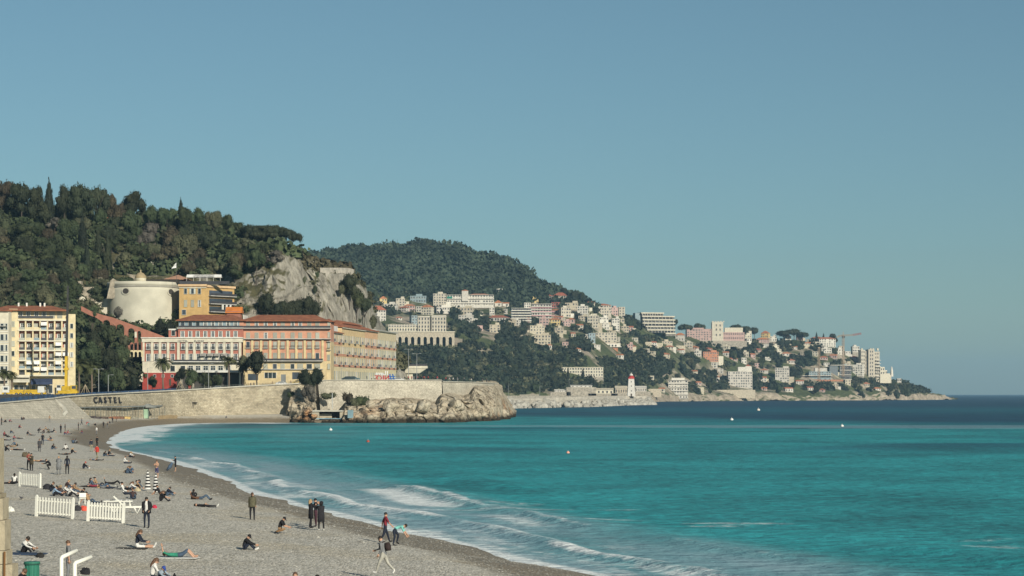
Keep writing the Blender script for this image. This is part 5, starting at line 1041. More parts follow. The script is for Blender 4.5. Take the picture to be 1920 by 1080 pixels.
# terraced cream mansion with brick base
r, Y, s = far_house(1117, 624, 1156, 643, FC, 'cream mansion on an arcaded loggia above a red brick base', 'flat', rot=0, cat='mansion', name='terraced_mansion', base=FBR); q_ = lambda p: (p-1136.5)*s; z_ = lambda p: (643-p)*s
arcade('loggia', r, FW, q_(1119), q_(1163), lambda x: z_(644), lambda x: z_(650), [(q_(1124+6*i), 1.7*s, z_(648)) for i in range(6)], 1, -6, step=1); bpart('loggia_back', FSH, r, (q_(1119), q_(1163), -4.6, -4.4, z_(650), z_(644))); bpart('terrace', FW, r, (q_(1107), q_(1165), -8, -4.4, z_(651), z_(650)))
bpart('brick_base', FBR, r, (q_(1121), q_(1135), -6, -3, z_(672), z_(651)), (q_(1143), q_(1158), -6, -3, z_(666), z_(651)), (q_(1135.1), q_(1142.9), -4, -3.5, z_(664), z_(651)))
# tiered modern flats on the skyline
Y = far.hit(1232, 628)-10; s = Y/F; r = empty('tiered_flats', (X(1232, Y), Y, Z(630, Y)), R(14), 'wide modern white flats with six stepped balcony tiers on the skyline', 'apartments'); q_ = lambda p: (p-1232)*s; z_ = lambda p: (630-p)*s
for k, (a_, b_) in enumerate([(1200, 1245), (1202, 1266), (1203, 1267), (1203, 1267), (1209, 1267), (1212, 1267), (1248, 1268)]):
    t_ = 586+6.3*k; bpart('glazed_storey', FSH if k % 2 else M('flat_glazing', (.12, .12, .12), var=.4), r, (q_(a_+1), q_(b_-1), 0, 14, z_(t_+6.3), z_(t_))); bpart('balcony_slab', FC, r, (q_(a_), q_(b_), -2.2, 14, z_(t_+2.3), z_(t_)))
    for i in range(9): x = q_(a_+(b_-a_)*(i+.5)/9); bpart('partition', FW, r, (x-.2, x+.2, -1.8, 0, z_(t_+6.2), z_(t_+2.4)))
bpart('side_wall', FG, r, (q_(1190), q_(1200), 2, 12, z_(612), z_(587)))
# pink castle
r, Y, s = far_house(1288, 617, 1334, 638, FP, 'long pink crenellated castle villa with a square cream keep', 'flat', rot=0, cat='castle', name='pink_castle', win=9); q_ = lambda p: (p-1311)*s; z_ = lambda p: (638-p)*s
bpart('keep', FC, r, (q_(1335), q_(1356), -1, 13, z_(640), z_(604)), *[(q_(1335+5.0*i), q_(1338+5.0*i), -1, 0, z_(604), z_(602)) for i in range(5)]); bpart('east_wing', FP, r, (q_(1356.2), q_(1396), 1, 12, z_(643), z_(623))); bpart('upper_wing', FC, r, (q_(1360), q_(1394), 8, 16, z_(622.8), z_(614))); bpart('roof_storey', FP, r, (q_(1288), q_(1320), 3, 9, z_(616.5), z_(614.5)))
wb = MB()
for i in range(11):
    for q in (628, 636): x = q_(1358+3.5*i); wb.box(x-.5, x+.5, .9, 1.05, z_(q), z_(q-4))
for q in (612, 620, 630): wb.box(q_(1342), q_(1344), -1.1, -.9, z_(q), z_(q-4)); wb.box(q_(1349), q_(1351), -1.1, -.9, z_(q), z_(q-4))
tag(wb.build('wing_windows', FSH, r), kind='stuff'); bpart('retaining_wall', FO, r, (q_(1290), q_(1400), -3, 1, z_(650), z_(639)))
# white flats by the water, arched villa
r, Y, s = far_house(1253, 713, 1290, 747, FW, 'white five-storey flats with wrap-around balconies at the waterline right of the lighthouse', 'flat', bands=5, rot=-.05, cat='apartments', name='waterside_flats'); bpart('penthouse', FW, r, (-8, 8, 3, 9, 34*s+.3, 34*s+3))
r, Y, s = far_house(1365, 697, 1411, 727, FW, 'white stepped villa with rounded arches and a small red turret roof near the shore', 'flat', rot=.03, cat='villa', name='arched_villa'); q_ = lambda p: (p-1388)*s; z_ = lambda p: (727-p)*s
bpart('upper_block', FW, r, (q_(1384), q_(1410), .5, 9, z_(697), z_(688)), (q_(1398), q_(1409), 1, 8, z_(688), z_(686.2))); MB().hip(q_(1399), q_(1408), 1, 8, z_(686), 3*s, .3).build('turret_roof', FTILE, r); bpart('dark_arches', FSH, r, *[(q_(1384+6*i), q_(1387.5+6*i), .42, .48, z_(700), z_(696)) for i in range(3)]); bpart('annexe', FW, r, (q_(1361), q_(1367), 1, 8, z_(729), z_(715)))
# long cream flats behind trees
r, Y, s = far_house(1053, 689, 1131, 706, FC, 'long low cream flats half hidden by dark cypresses above the harbour', 'flat', rot=0, cat='apartments', name='long_flats', win=16)
# building site
r, Y, s = far_house(1517, 697, 1558, 713, FG, 'half-built grey villa with concrete decks at the foot of the tower cranes', 'flat', rot=0, cat='building site', name='unfinished_villa'); q_ = lambda p: (p-1537.5)*s; z_ = lambda p: (713-p)*s
bpart('deck', FW, r, (q_(1501), q_(1560), -4, 10, z_(705), z_(703.8)), (q_(1495), q_(1519), -6, 2, z_(718), z_(713.5)), (q_(1528), q_(1551), 1, 10, z_(697), z_(690))); bpart('red_fence', FBR, r, (q_(1519), q_(1580), -5, -4.8, z_(715), z_(712)))
r, Y, s = far_house(1575, 686, 1596, 712, FG, 'glass-fronted modern house with a flat slab roof right of the building site', 'flat', bands=3, rot=0, name='glass_house'); bpart('roof_slab', FW, r, (-22, 10, -2, 9, 20.5, 21.2)); bpart('shade_wall', M('cool_grey_wall', (.14, .16, .17)), r, (-23, -11, 0, 8, 0, 20))
# beige apartment tower
Y = far.hit(1632, 708)-4; s = Y/F; r = empty('beige_apartment_tower', (X(1632, Y), Y, Z(708, Y)), R(10), 'tall beige apartment tower stepping down towards the tip of the cape', 'apartments'); q_ = lambda p: (p-1632)*s; z_ = lambda p: (708-p)*s
for i, (a_, b_, t_, y0) in enumerate(((1614, 1622, 656, 1), (1622.2, 1628, 658, 4), (1628.2, 1640, 655, 0), (1640.2, 1651, 659, 2), (1651.2, 1660, 688, 0), (1660.2, 1666, 694, 2), (1666.2, 1672, 700, 3))):
    bpart('wall', FC if i != 1 else FO, r, (q_(a_), q_(b_), y0, y0+12, -8, z_(t_))); wb = MB()
    for k in range(int((705-t_)/7)):
        for x in ((a_+b_)/2-2, (a_+b_)/2+2): wb.box(q_(x-.9), q_(x+.9), y0-.06, y0+.04, z_(t_+6+7*k), z_(t_+2.5+7*k))
    if wb.v: tag(wb.build('window_panes', FSH, r), kind='stuff')
for k in range(6): bpart('balcony', FW, r, (q_(1643), q_(1652), -1.2, 2, z_(676+6*k), z_(675+6*k)))
for px in (1616, 1633, 1638, 1647): bpart('roof_box', FC, r, (q_(px), q_(px+3), 4, 7, z_(657), z_(653)))
bpart('stair_tiers', FC, r, (q_(1652), q_(1676), 6, 12, -8, z_(703)))
lathe_far(1629, 704, [(5, -3), (5, 5), (4, 9), (1.5, 11)], FW, 'white_dome', 'small white dome in the trees at the foot of the beige tower', 'dome')
lathe_far(1672, 706, [(3, 0), (2.6, 9), (1.5, 16), (.2, 19)], FW, 'white_spire', 'slim white pointed spire at the right end of the buildings', 'spire')
# low harbour sheds behind the jetty
for px0, py0, px1, py1, lb, m_ in ((1111, 728, 1150, 738, 'low cream harbour shed left of the lighthouse', FC), (1154, 724, 1176, 737, 'grey harbour building touching the left of the lighthouse', FB), (1192, 724, 1212, 734, 'white harbour house right of the lighthouse', FW), (1040, 730, 1062, 735, 'row of white sheds half hidden behind the jetty', FW), (975, 740, 1010, 746, 'low beige store behind the left part of the jetty', FB), (1070, 722, 1110, 726, 'long thin white roof above the harbour', FW)):
    Y = 2010; s = Y/F; r = empty('harbour_shed', (X((px0+px1)/2, Y), Y, Z(py1, Y)), 0, lb, 'shed'); w = (px1-px0)*s; MB().box(-w/2, w/2, 0, 10, 0, (py1-py0)*s*.7).build('wall', m_, r); MB().box(-w/2-4, w/2+4, -1, 14, -13, -.02).build('foundation', FO, r); MB().gable(-w/2, w/2, 0, 10, (py1-py0)*s*.7, (py1-py0)*s*.35, .4).build('roof', FB if m_ is not FW else FW, r)
    mb = MB(); [mb.box(-w/2+w*(i+.3)/5, -w/2+w*(i+.7)/5, -.08, .02, .5, (py1-py0)*s*.5) for i in range(5)]; mb.build('window_panes', FSH, r)['kind'] = 'stuff'
mb = MB(); mb.box(X(925, 2005), X(1222, 2005), 1998, 2120, -2, Z(742, 2005)); tag(mb.build('harbour_quay', FO), kind='structure')
# retaining walls and bare cuttings
for i, (a_, b_, c_, d_) in enumerate([(1200, 641, 1222, 646), (1222, 643, 1243, 648), (1110, 615, 1128, 620), (1035, 625, 1056, 631), (1200, 729, 1240, 735), (1327, 731, 1416, 738), (1295, 726, 1320, 733), (1260, 648, 1285, 652), (1470, 645, 1500, 649), (1505, 646, 1533, 653), (940, 628, 985, 634)]):
    Y = far.hit((a_+c_)/2, d_)-2; s = Y/F; o = bpart('retaining_wall', FB, None, (0, (c_-a_)*s, 0, 3, -6, (d_-b_)*s)); o.location = (X(a_, Y), Y, Z(d_, Y))
    tag(o, 'pale retaining wall on the far hillside '+['left below the tiered flats', 'right below the tiered flats', 'under the tall cream house', 'in the centre below the striped flats', 'above the rocks right of the lighthouse', 'under the arched villa', 'right of the waterside flats', 'below the small tiled house by the tiered flats', 'under the wide umbrella pines', 'left of the building site villa', 'on the bare slope left of the stone building'][i], 'wall')
# tower cranes
CRN = M('crane_orange', (.34, .25, .17)); CRR = M('crane_red', (.32, .11, .09))
def lattice(mb, p0, p1, w_, n_, r_):
    p0, p1 = Vector(p0), Vector(p1); d_ = (p1-p0).normalized(); a_ = d_.orthogonal().normalized(); b_ = d_.cross(a_)
    cs = [a_*w_+b_*w_, -a_*w_+b_*w_, -a_*w_-b_*w_, a_*w_-b_*w_]
    for c_ in cs: mb.tube([p0+c_, p1+c_], r_, 4)
    for i in range(n_):
        q0, q1 = p0.lerp(p1, i/n_), p0.lerp(p1, (i+1)/n_)
        for k in range(4): mb.tube([q0+cs[k], q1+cs[(k+1) % 4]], r_*.7, 3, caps=False)
Y = 3020; s = Y/F; r = empty('tower_crane', (X(1581, Y), Y, Z(706, Y)), 0, 'orange tower crane with a red-tipped jib standing above the cape', 'crane', 'tower cranes on the building site'); mb = MB(); lattice(mb, (0, 0, 0), (0, 0, 79*s), 1.2, 16, .26); mb.build('mast', CRN, r)
mb = MB(); lattice(mb, (-9*s, 0, 76*s), (18*s, 0, 78*s), .8, 8, .2); mb.build('jib', CRN, r); mb = MB(); lattice(mb, (18*s, 0, 78*s), (34*s, 0, 80.5*s), .8, 5, .24); mb.build('jib_tip', CRR, r); MB().box(-12*s, -8*s, -1, 1, 73*s, 76*s).build('counterweight', FO, r); MB().tube([(0, 0, 79*s), (0, 0, 84*s)], .5, 4).build('peak', CRN, r); MB().box(-1.5, 2.5, -1.6, 1.4, 73*s, 75.5*s).build('cab', FSH, r)
Y = 2990; s = Y/F; r = empty('tower_crane', (X(1535.5, Y), Y, Z(713, Y)), 0, 'plain orange crane mast without a visible jib in front of the building site', 'crane', 'tower cranes on the building site'); mb = MB(); lattice(mb, (0, 0, 0), (0, 0, 60*s), 1.1, 12, .24); mb.build('mast', CRN, r); MB().box(-1.6, 1.6, -1.6, 1.6, 60*s, 62*s).build('mast_head', CRN, r)
# ================================================================ TREES
rs = np.random.RandomState(5)
def leafquads(P, Nn, size, jit=.7, asp=.7, rs=rs):
    """one leaf-clump quad per point, tilted about the outward normal"""
    n = len(P); Nn = Nn+rs.normal(0, jit, (n, 3)); Nn /= np.linalg.norm(Nn, axis=1)[:, None]+1e-9
    r = rs.normal(0, 1, (n, 3)); U = np.cross(Nn, r); U /= np.linalg.norm(U, axis=1)[:, None]+1e-9; W = np.cross(Nn, U)
    s = (size*rs.uniform(.6, 1.35, n))[:, None] if np.ndim(size) == 0 else (size*rs.uniform(.6, 1.35, n))[:, None]
    V = np.stack([P-U*s-W*s*asp, P+U*s-W*s*asp*.8, P+U*s*.8+W*s*asp, P-U*s*.9+W*s*asp*1.1], 1).reshape(-1, 3)
    return V, np.arange(4*n).reshape(n, 4)
def lobes_crown(lobes, n, leaf, seed, core=True, shell=.12, jit=.5):
    """lobes: (cx,cy,cz,rx,ry,rz)"""
    rs = np.random.RandomState(seed); L = np.array(lobes, float); a = (L[:, 3]*L[:, 4]*L[:, 5])**(2/3); cnt = np.maximum(8, (n*a/a.sum())).astype(int); Vs, Fs, off = [], [], 0
    for l, c in zip(L, cnt):
        d = rs.normal(0, 1, (c, 3)); d /= np.linalg.norm(d, axis=1)[:, None]; rr = 1+rs.normal(0, shell, c)-.1; bump = 1+.16*vnoise(d[:, 0]*2.2+seed, d[:, 1]*2.2, d[:, 2]*2.2, seed)
        P = l[:3]+d*l[3:]*(rr*bump)[:, None]; V, Fq = leafquads(P, d/l[3:]*l[3:].mean(), leaf, jit, rs=rs); Vs.append(V); Fs.append(Fq+off); off += len(V)
        if core:
            u = np.linspace(0, 2*pi, 9)[:-1]; v = np.linspace(-1.3, 1.3, 5); uu, vv = np.meshgrid(u, v)
            V = np.stack([cos_(vv)*np.cos(uu), cos_(vv)*np.sin(uu), np.sin(vv)], -1)*.80*l[3:]+l[:3]; V = V.reshape(-1, 3); i = np.arange(40).reshape(5, 8); j = np.roll(i, -1, 1)
            Fq = np.stack([i[:-1].ravel(), j[:-1].ravel(), j[1:].ravel(), i[1:].ravel()], 1); Vs.append(V); Fs.append(Fq+off); off += len(V)
    return np.vstack(Vs), np.vstack(Fs)
cos_ = np.cos
def rnd_lobes(seed, kind):
    g = random.Random(seed); o = []
    if kind == 'broad':
        for k in range(11): a = g.uniform(0, 6.28); r_ = g.uniform(0, .62); z = g.uniform(.38, .82); q = g.uniform(.24, .36); o.append((r_*cos(a), r_*sin(a), z-.25*r_*r_, q*1.15, q*1.15, q*.9))
        o.append((0, 0, .62, .55, .55, .34))
    elif kind == 'pine':
        for k in range(14): a = g.uniform(0, 6.28); r_ = g.uniform(.15, .72); z = g.uniform(.45, .92); q = g.uniform(.16, .30); o.append((r_*cos(a), r_*sin(a), z-.25*r_, q*1.3, q*1.3, q*.62))
        o.append((0, 0, .72, .42, .42, .24))
    elif kind == 'umbrella':
        for k in range(16): a = g.uniform(0, 6.28); r_ = math.sqrt(g.random())*.78; q = g.uniform(.18, .28); o.append((r_*cos(a), r_*sin(a), .80-.16*r_*r_, q*1.3, q*1.3, q*.8))
        o.append((0, 0, .84, .7, .7, .12))
    elif kind == 'cypress':
        for k in range(9): z = .12+.82*k/8; q = .85*(1-(k/8)**2.2)+.12; o.append((g.uniform(-.02, .02), g.uniform(-.02, .02), z, q, q, .12))
    elif kind == 'bush':
        for k in range(7): a = g.uniform(0, 6.28); r_ = g.uniform(0, .6); q = g.uniform(.3, .5); o.append((r_*cos(a), r_*sin(a), g.uniform(.15, .5), q, q, q*.8))
    return o
def trunk_mesh(kind, seed):
    g = random.Random(seed); m = MB(); tz = {'broad': .42, 'pine': .62, 'umbrella': .72, 'cypress': .2, 'bush': .15}[kind]; r0 = {'bush': .03}.get(kind, .035)
    bx_, by_ = g.uniform(-.06, .06), g.uniform(-.06, .06); m.tube([(0, 0, -.12), (bx_*.5, by_*.5, tz*.5), (bx_, by_, tz)], [r0*1.3, r0, r0*.7], 7)
    if kind != 'cypress':
        for k in range(6 if kind != 'bush' else 3):
            a = g.uniform(0, 6.28); r_ = g.uniform(.3, .6); z1 = tz*g.uniform(.6, .95); z2 = min(.8, tz+.12); m.tube([(bx_*z1/tz, by_*z1/tz, z1), (r_*.5*cos(a), r_*.5*sin(a), (z1+z2)/2), (r_*cos(a), r_*sin(a), z2)], [r0*.5, r0*.35, r0*.15], 5)
    return m.mesh('trunk', BARK, True)
PROTO = {}
def proto(kind, var, fol):
    k = (kind, var, fol)
    if k not in PROTO:
        n, leaf = {'broad': (2300, .036), 'pine': (2300, .034), 'umbrella': (2000, .030), 'cypress': (900, .06), 'bush': (700, .055)}[kind]
        V, Fq = lobes_crown(rnd_lobes(var*13+5, kind), n, leaf, var+3); PROTO[k] = (npmesh('crown', V, Fq, FOL[fol]), trunk_mesh(kind, var))
    return PROTO[k]
def tree(kind, loc, h, wscale, fol, label, group, var=None, cat='tree', name=None):
    """h: height in metres, wscale: crown radius / height"""
    var = random.randrange(4) if var is None else var; cm, tm = proto(kind, var, fol)
    nm = name or {'broad': 'broadleaf_tree', 'pine': 'pine_tree', 'umbrella': 'umbrella_pine', 'cypress': 'cypress', 'bush': 'shrub'}[kind]
    r = empty(nm, loc, random.uniform(0, 6.28), label, cat, group); wr = wscale*h
    hc = min(h, wr*{'broad': 1.75, 'pine': 3.3, 'umbrella': 4.5, 'cypress': 99, 'bush': 2.2}[kind]); c = inst('crown', cm, r, (0, 0, h-hc), scale=(wr, wr, hc)); tw = min(h, wr*1.25)*.9
    inst('trunk', tm, r, scale=(tw, tw, h if h-hc < 1 else (h-hc*.45)/.62)); return r
# --- castle hill: (px, py of the crown top, crown width px, kind, foliage)
def hill_tree(hill, px, ptop, pbase, wpx, kind, fol, label, group, var=None, dy=0):
    Y = hill.hit(px, pbase)+dy; s = Y/F; h = (pbase-ptop)*s; zb = hill.at(px, Y)
    zb = min(zb, Z(pbase, Y)+2); h = Z(ptop, Y)-zb; x = X(px, Y); return tree(kind, (x, Y, zb), h, wpx*s/2/h, fol, label, group, var)
GC = 'trees on the castle hill'
KIND_W = {'pine': 'pine', 'broad': 'broadleaf tree', 'umbrella': 'umbrella pine', 'cypress': 'cypress'}; TONE = {'pine': 'dark green', 'brown': 'brownish', 'olive': 'olive-green', 'green': 'fresh green', 'dark': 'almost black', 'grey': 'bare grey', 'bluegreen': 'bluish green'}
named = [ # ridge silhouette and trees one can name
 (-25, 330, 420, 70, 'pine', 'brown', 'big brownish pine cut by the left frame edge on the skyline'), (8, 338, 420, 60, 'pine', 'brown', 'brownish pine at the far left of the skyline'),
 (40, 340, 430, 62, 'pine', 'pine', 'dark pine on the skyline second from the left'), (70, 347, 430, 54, 'pine', 'pine', 'dark flat-topped pine left of the pointed skyline cypress'),
 (92, 337, 430, 24, 'cypress', 'dark', 'pointed dark conifer standing out of the skyline on the left'), (122, 345, 430, 50, 'pine', 'pine', 'dark pine just right of the pointed skyline conifer'),
 (150, 339, 430, 66, 'pine', 'pine', 'highest broad dark pine on the left skyline'), (182, 344, 432, 60, 'pine', 'pine', 'broad dark pine right of the highest skyline pine'), (208, 362, 430, 44, 'pine', 'brown', 'brownish dark pine sloping down towards the cottage on the skyline'),
 (248, 357, 425, 52, 'pine', 'pine', 'lone round dark pine on the skyline right of the gap'), (226, 378, 436, 30, 'pine', 'brown', 'short brownish pine above the round hill cottage'),
 (339, 372, 410, 12, 'cypress', 'dark', 'single small dark cypress on the middle skyline')]
for px, pt, pb, w_, kd, fo_, lb in named: hill_tree(castle, px, pt, pb, w_, kd, fo_, lb, GC)
for px, pt, w_, fo_, lb in ((285, 386, 46, 'green', 'low round green tree on the skyline right of the lone pine'), (312, 389, 44, 'green', 'rounded green tree left of the small skyline cypress'), (345, 388, 46, 'green', 'rounded green tree under the small skyline cypress'), (372, 390, 44, 'green', 'green tree on the skyline right of the small cypress'), (400, 395, 42, 'olive', 'olive tree where the skyline begins to drop'), (425, 404, 40, 'green', 'green tree on the falling skyline left of the umbrella pines'), (445, 416, 36, 'green', 'lower green tree next to the umbrella pines')):
    hill_tree(castle, px, pt, 450, w_, 'broad', fo_, lb, GC)
for i, (px, pt, w_, pb) in enumerate([(468, 421, 50, 466), (492, 420, 50, 466), (514, 422, 50, 466), (534, 427, 46, 464), (550, 434, 34, 462), (480, 431, 44, 468), (505, 432, 44, 467)]):
    hill_tree(castle, px, pt, pb, w_, 'umbrella', 'pine', 'umbrella pine of the cliff-top row, '+['first from the left', 'second from the left', 'third from the left', 'fourth from the left', 'last, at the lookout edge', 'lower one in front on the left', 'lower one in front in the middle'][i], 'umbrella pines at the cliff top')
# slope trees: rows of crowns over the hillside
rg = random.Random(11); cells = []
REG = [((-60, 270), (405, 560)), ((0, 200), (520, 560)), ((262, 470), (410, 520)), ((420, 520), (470, 520))]
pts = []
def try_pt(px, py, rad):
    for a_, b_, c_ in pts:
        if (a_-px)**2+((b_-py)*1.5)**2 < (rad+c_)**2*.42: return False
    return True
AV = [(196, 205, 410, 440), (205, 340, 514, 540), (336, 440, 518, 600), (445, 525, 508, 575), (45, 66, 400, 424), (136, 182, 530, 562), (202, 232, 485, 520)]
NAMES = {}
def where(px, py):
    v = 'high' if py < 440 else 'halfway' if py < 500 else 'low'
    if px < 60: p_ = 'at the far left of the slope'
    elif px < 130: p_ = 'on the left slope'
    elif px < 190: p_ = 'left of the round tower'
    elif px < 260: p_ = 'below the round hill cottage'
    elif px < 340: p_ = 'behind the round tower'
    elif px < 430: p_ = 'above the ochre hotel'
    else: p_ = 'left of the bare cliff'
    return v, p_
def uniq(lb):
    NAMES[lb] = NAMES.get(lb, 0)+1; return lb
ORD = ['', 'taller ', 'wider ', 'smaller ', 'rounder ', 'darker ', 'paler ', 'sparse ', 'leaning ', 'bushy ', 'crowded ', 'squat ']
cnt = 0
for tr in range(5200):
    (x0, x1), (y0, y1) = REG[rg.choice((0, 0, 0, 1, 2, 2, 3))]; px, py = rg.uniform(x0, x1), rg.uniform(y0, y1); rad = rg.uniform(12, 26)*(1.15 if py < 480 else .9)
    if any(a <= px <= b_ and c <= py+rad*.7 <= d_ for a, b_, c, d_ in AV) or cnt > 235 or not try_pt(px, py, rad): continue
    if py-rad*1.4 < np.interp(px, [0, 180, 270, 340, 420, 470, 520], [378, 378, 384, 402, 412, 432, 462]): continue
    pts.append((px, py, rad)); kd = rg.choices(('broad', 'pine', 'cypress'), (5, 3, 0 if not (150 < px < 235 and py > 430) else 5))[0]
    fo_ = rg.choices(('green', 'olive', 'brown', 'pine', 'grey', 'dark'), (5, 3.4, 1.8, 3, .6, .6))[0]
    if kd == 'cypress': fo_ = rg.choice(('pine', 'dark')); hill_w = rad*.9; hh = rad*3.4
    else: hill_w = rad*2.3; hh = rad*1.9
    v, p_ = where(px, py); base_lb = '%s %s %s' % (TONE[fo_], KIND_W[kd], '%s up, %s' % (v, p_) if v == 'high' else 'halfway up, '+p_ if v == 'halfway' else 'low down, '+p_)
    k_ = NAMES.get(base_lb, 0); NAMES[base_lb] = k_+1
    hill_tree(castle, px, py-hh*.55, py+hh*.45, hill_w, kd, fo_, (ORD[k_ % 12]+base_lb), GC); cnt += 1
# scrub covering the hill (uncountable)
def scatter_scrub(hill, n, region, size, leaf, mat, name, label, seed, test=None, q=26, group=None):
    rr = np.random.RandomState(seed); Vs, Fs, off = [], [], 0; d0 = rr.normal(0, 1, (6, q, 3)); d0 /= np.linalg.norm(d0, axis=2)[:, :, None]; d0[:, :, 2] = np.abs(d0[:, :, 2])*.9
    base = []
    for k in range(6):
        V, Fq = leafquads(d0[k]*(1+rr.normal(0, .12, (q, 1)))*np.array([1, 1, .85]), d0[k], leaf, .6, rs=rr)
        u = np.linspace(0, 2*pi, 8)[:-1]; cV = np.array([[.78*cos(a), .78*sin(a), -.3] for a in u]+[[.62*cos(a), .62*sin(a), .45] for a in u]+[[0, 0, .72]]*1); cF = [[i, (i+1) % 7, (i+1) % 7+7, i+7] for i in range(7)]+[[7+i, 7+(i+1) % 7, 14, 14] for i in range(7)]
        base.append((np.vstack([V, cV]), np.vstack([Fq, np.array(cF)+len(V)])))
    got = 0
    for _ in range(n*6):
        if got >= n: break
        px, tt = rr.uniform(*region), rr.uniform(0, 1); k = hill.Y.shape[1]; Y0, Y1 = np.interp(px, hill.px, hill.Y[:, 0]), np.interp(px, hill.px, hill.Y[:, -3]); Y = Y0+(Y1-Y0)*tt+rr.uniform(0, 8); z = hill.at(px, Y); py = PY(z, Y)
        if test and not test(px, py, Y, rr): continue
        s_ = size*min(2.1, max(.55, rr.lognormal(0, .38))); B_ = base[rr.randint(6)]; a = rr.uniform(0, 6.28); Rm = np.array([[cos(a), -sin(a), 0], [sin(a), cos(a), 0], [0, 0, 1]]); V = B_[0]@Rm.T*np.array([s_, s_, s_*rr.uniform(.8, 1.25)])+np.array([X(px, Y), Y, z+.1*s_])
        Vs.append(V); Fs.append(B_[1]+off); off += len(V); got += 1
    V = np.vstack(Vs); Fq = np.vstack(Fs); me = bpy.data.meshes.new(name); tri = Fq[:, 2] == Fq[:, 3]
    o = npobj(name, V, Fq[~tri], mat, smooth=False); tag(o, label, kind='stuff'); return o
def t_castle(px, py, Y, rr):
    if py > 735 or (px > 262 and Y < 768): return False
    if 455 < px < 735: # bare crag: keep mostly clear
        if 480 < py < 640: return rr.rand() < (.05 if px < 655 else .25 if py > 520 else .05)
        return py <= 480 and not (528 < px < 665) or rr.rand() < .15
    for a, b_, c, d_ in AV[1:3]:
        if a <= px <= b_ and c <= py <= d_-4: return False
    return vnoise(px/22, py/16, 0, 77) > -.45
scatter_scrub(castle, 1500, (-80, 560), 2.6, .17, FOL['green'], 'green_hillside_scrub', 'dense green scrub covering the castle hill', 31, t_castle, q=60)
scatter_scrub(castle, 900, (-80, 760), 1.9, .19, FOL['olive'], 'olive_hillside_scrub', 'olive and yellowish scrub on the castle hill and cliff edges', 32, t_castle, q=50)
scatter_scrub(castle, 500, (130, 345), 2.0, .2, FOL['pine'], 'dark_hillside_scrub', 'dark shrubs on the slope under the terracotta stair', 33, lambda px, py, Y, rr: py > 600 and not (px > 262 and Y < 768), q=50)
scatter_scrub(castle, 260, (565, 665), 1.7, .22, FOL['brown'], 'cliff_top_scrub', 'brownish bushes along the cliff-top terrace wall', 34, lambda px, py, Y, rr: py < 509, q=40)
# bushes on and below the crag
for i, (px, pt, pb, w_, fo_, lb) in enumerate([(497, 552, 598, 56, 'pine', 'dark round tree mass at the foot of the cliff, above the yellow residence roof'), (545, 562, 605, 60, 'pine', 'wide dark tree at the foot of the cliff, in the middle'), (575, 558, 602, 56, 'pine', 'dark tree at the foot of the cliff, right of the middle'), (520, 568, 602, 40, 'dark', 'small dark tree between the two big ones at the cliff foot'),
     (655, 516, 562, 48, 'pine', 'dark bush hanging under the curved cliff-top wall'), (668, 540, 600, 44, 'green', 'green bush halfway down the right cliff edge'), (684, 560, 612, 36, 'pine', 'dark bush lower on the right cliff edge'), (700, 585, 622, 26, 'olive', 'olive bush at the bottom right of the cliff'), (640, 530, 552, 18, 'olive', 'small olive tuft left of the hanging bush'),
     (593, 506, 516, 14, 'green', 'tiny green bush on the cliff face beside the lower terrace wall'), (592, 532, 546, 14, 'green', 'small green tuft in the middle of the cliff face'), (572, 515, 528, 12, 'olive', 'small tuft on the upper cliff face'), (480, 470, 520, 40, 'green', 'green tree at the left shoulder of the cliff'), (440, 480, 520, 38, 'olive', 'olive tree above the ochre hotel terrace')]):
    hill_tree(castle, px, pt, pb, w_, 'bush' if w_ < 30 else 'broad', fo_, lb, 'trees around the cliff', dy=-3)
# street-level broadleaf trees
def street_tree(px, ptop, pbase, wpx, Y, kind, fol, label, var=0, group='trees along the road'):
    s = Y/F; zb = Z(pbase, Y); h = (pbase-ptop)*s; return tree(kind, (X(px, Y), Y, zb), h, wpx*s/2/h, fol, label, group, var)
street_tree(482, 657, 722, 56, 740, 'broad', 'dark', 'round black-green clipped tree in front of the yellow residence', 1)
for px, pt, pb, w_, Y, lb in ((572, 692, 735, 44, 705, 'left half of the dark spreading tree group at the end of the quay wall'), (594, 690, 735, 44, 706, 'right half of the dark spreading tree group at the end of the quay wall')):
    street_tree(px, pt, pb, w_, Y, 'broad', 'dark', lb, 2)
street_tree(580, 722, 768, 34, 704, 'broad', 'grey', 'thin greyish bush hanging down the rocks below the dark tree', 0)
for px, pt, pb, w_, Y, fo_, lb in ((652, 731, 757, 26, 708, 'brown', 'brownish bush on the rocks under the parapet'), (680, 737, 764, 42, 706, 'green', 'green bush on the rocks under the parapet'), (665, 740, 766, 28, 704, 'olive', 'olive bush between the brown and green bushes on the rocks'), (615, 733, 748, 36, 712, 'olive', 'flat olive bush on top of the boathouse rocks'),
    (545, 732, 745, 20, 712, 'green', 'green tuft on the rounded rock at the end of the quay')): street_tree(px, pt, pb, w_, Y, 'bush', fo_, lb, 1)
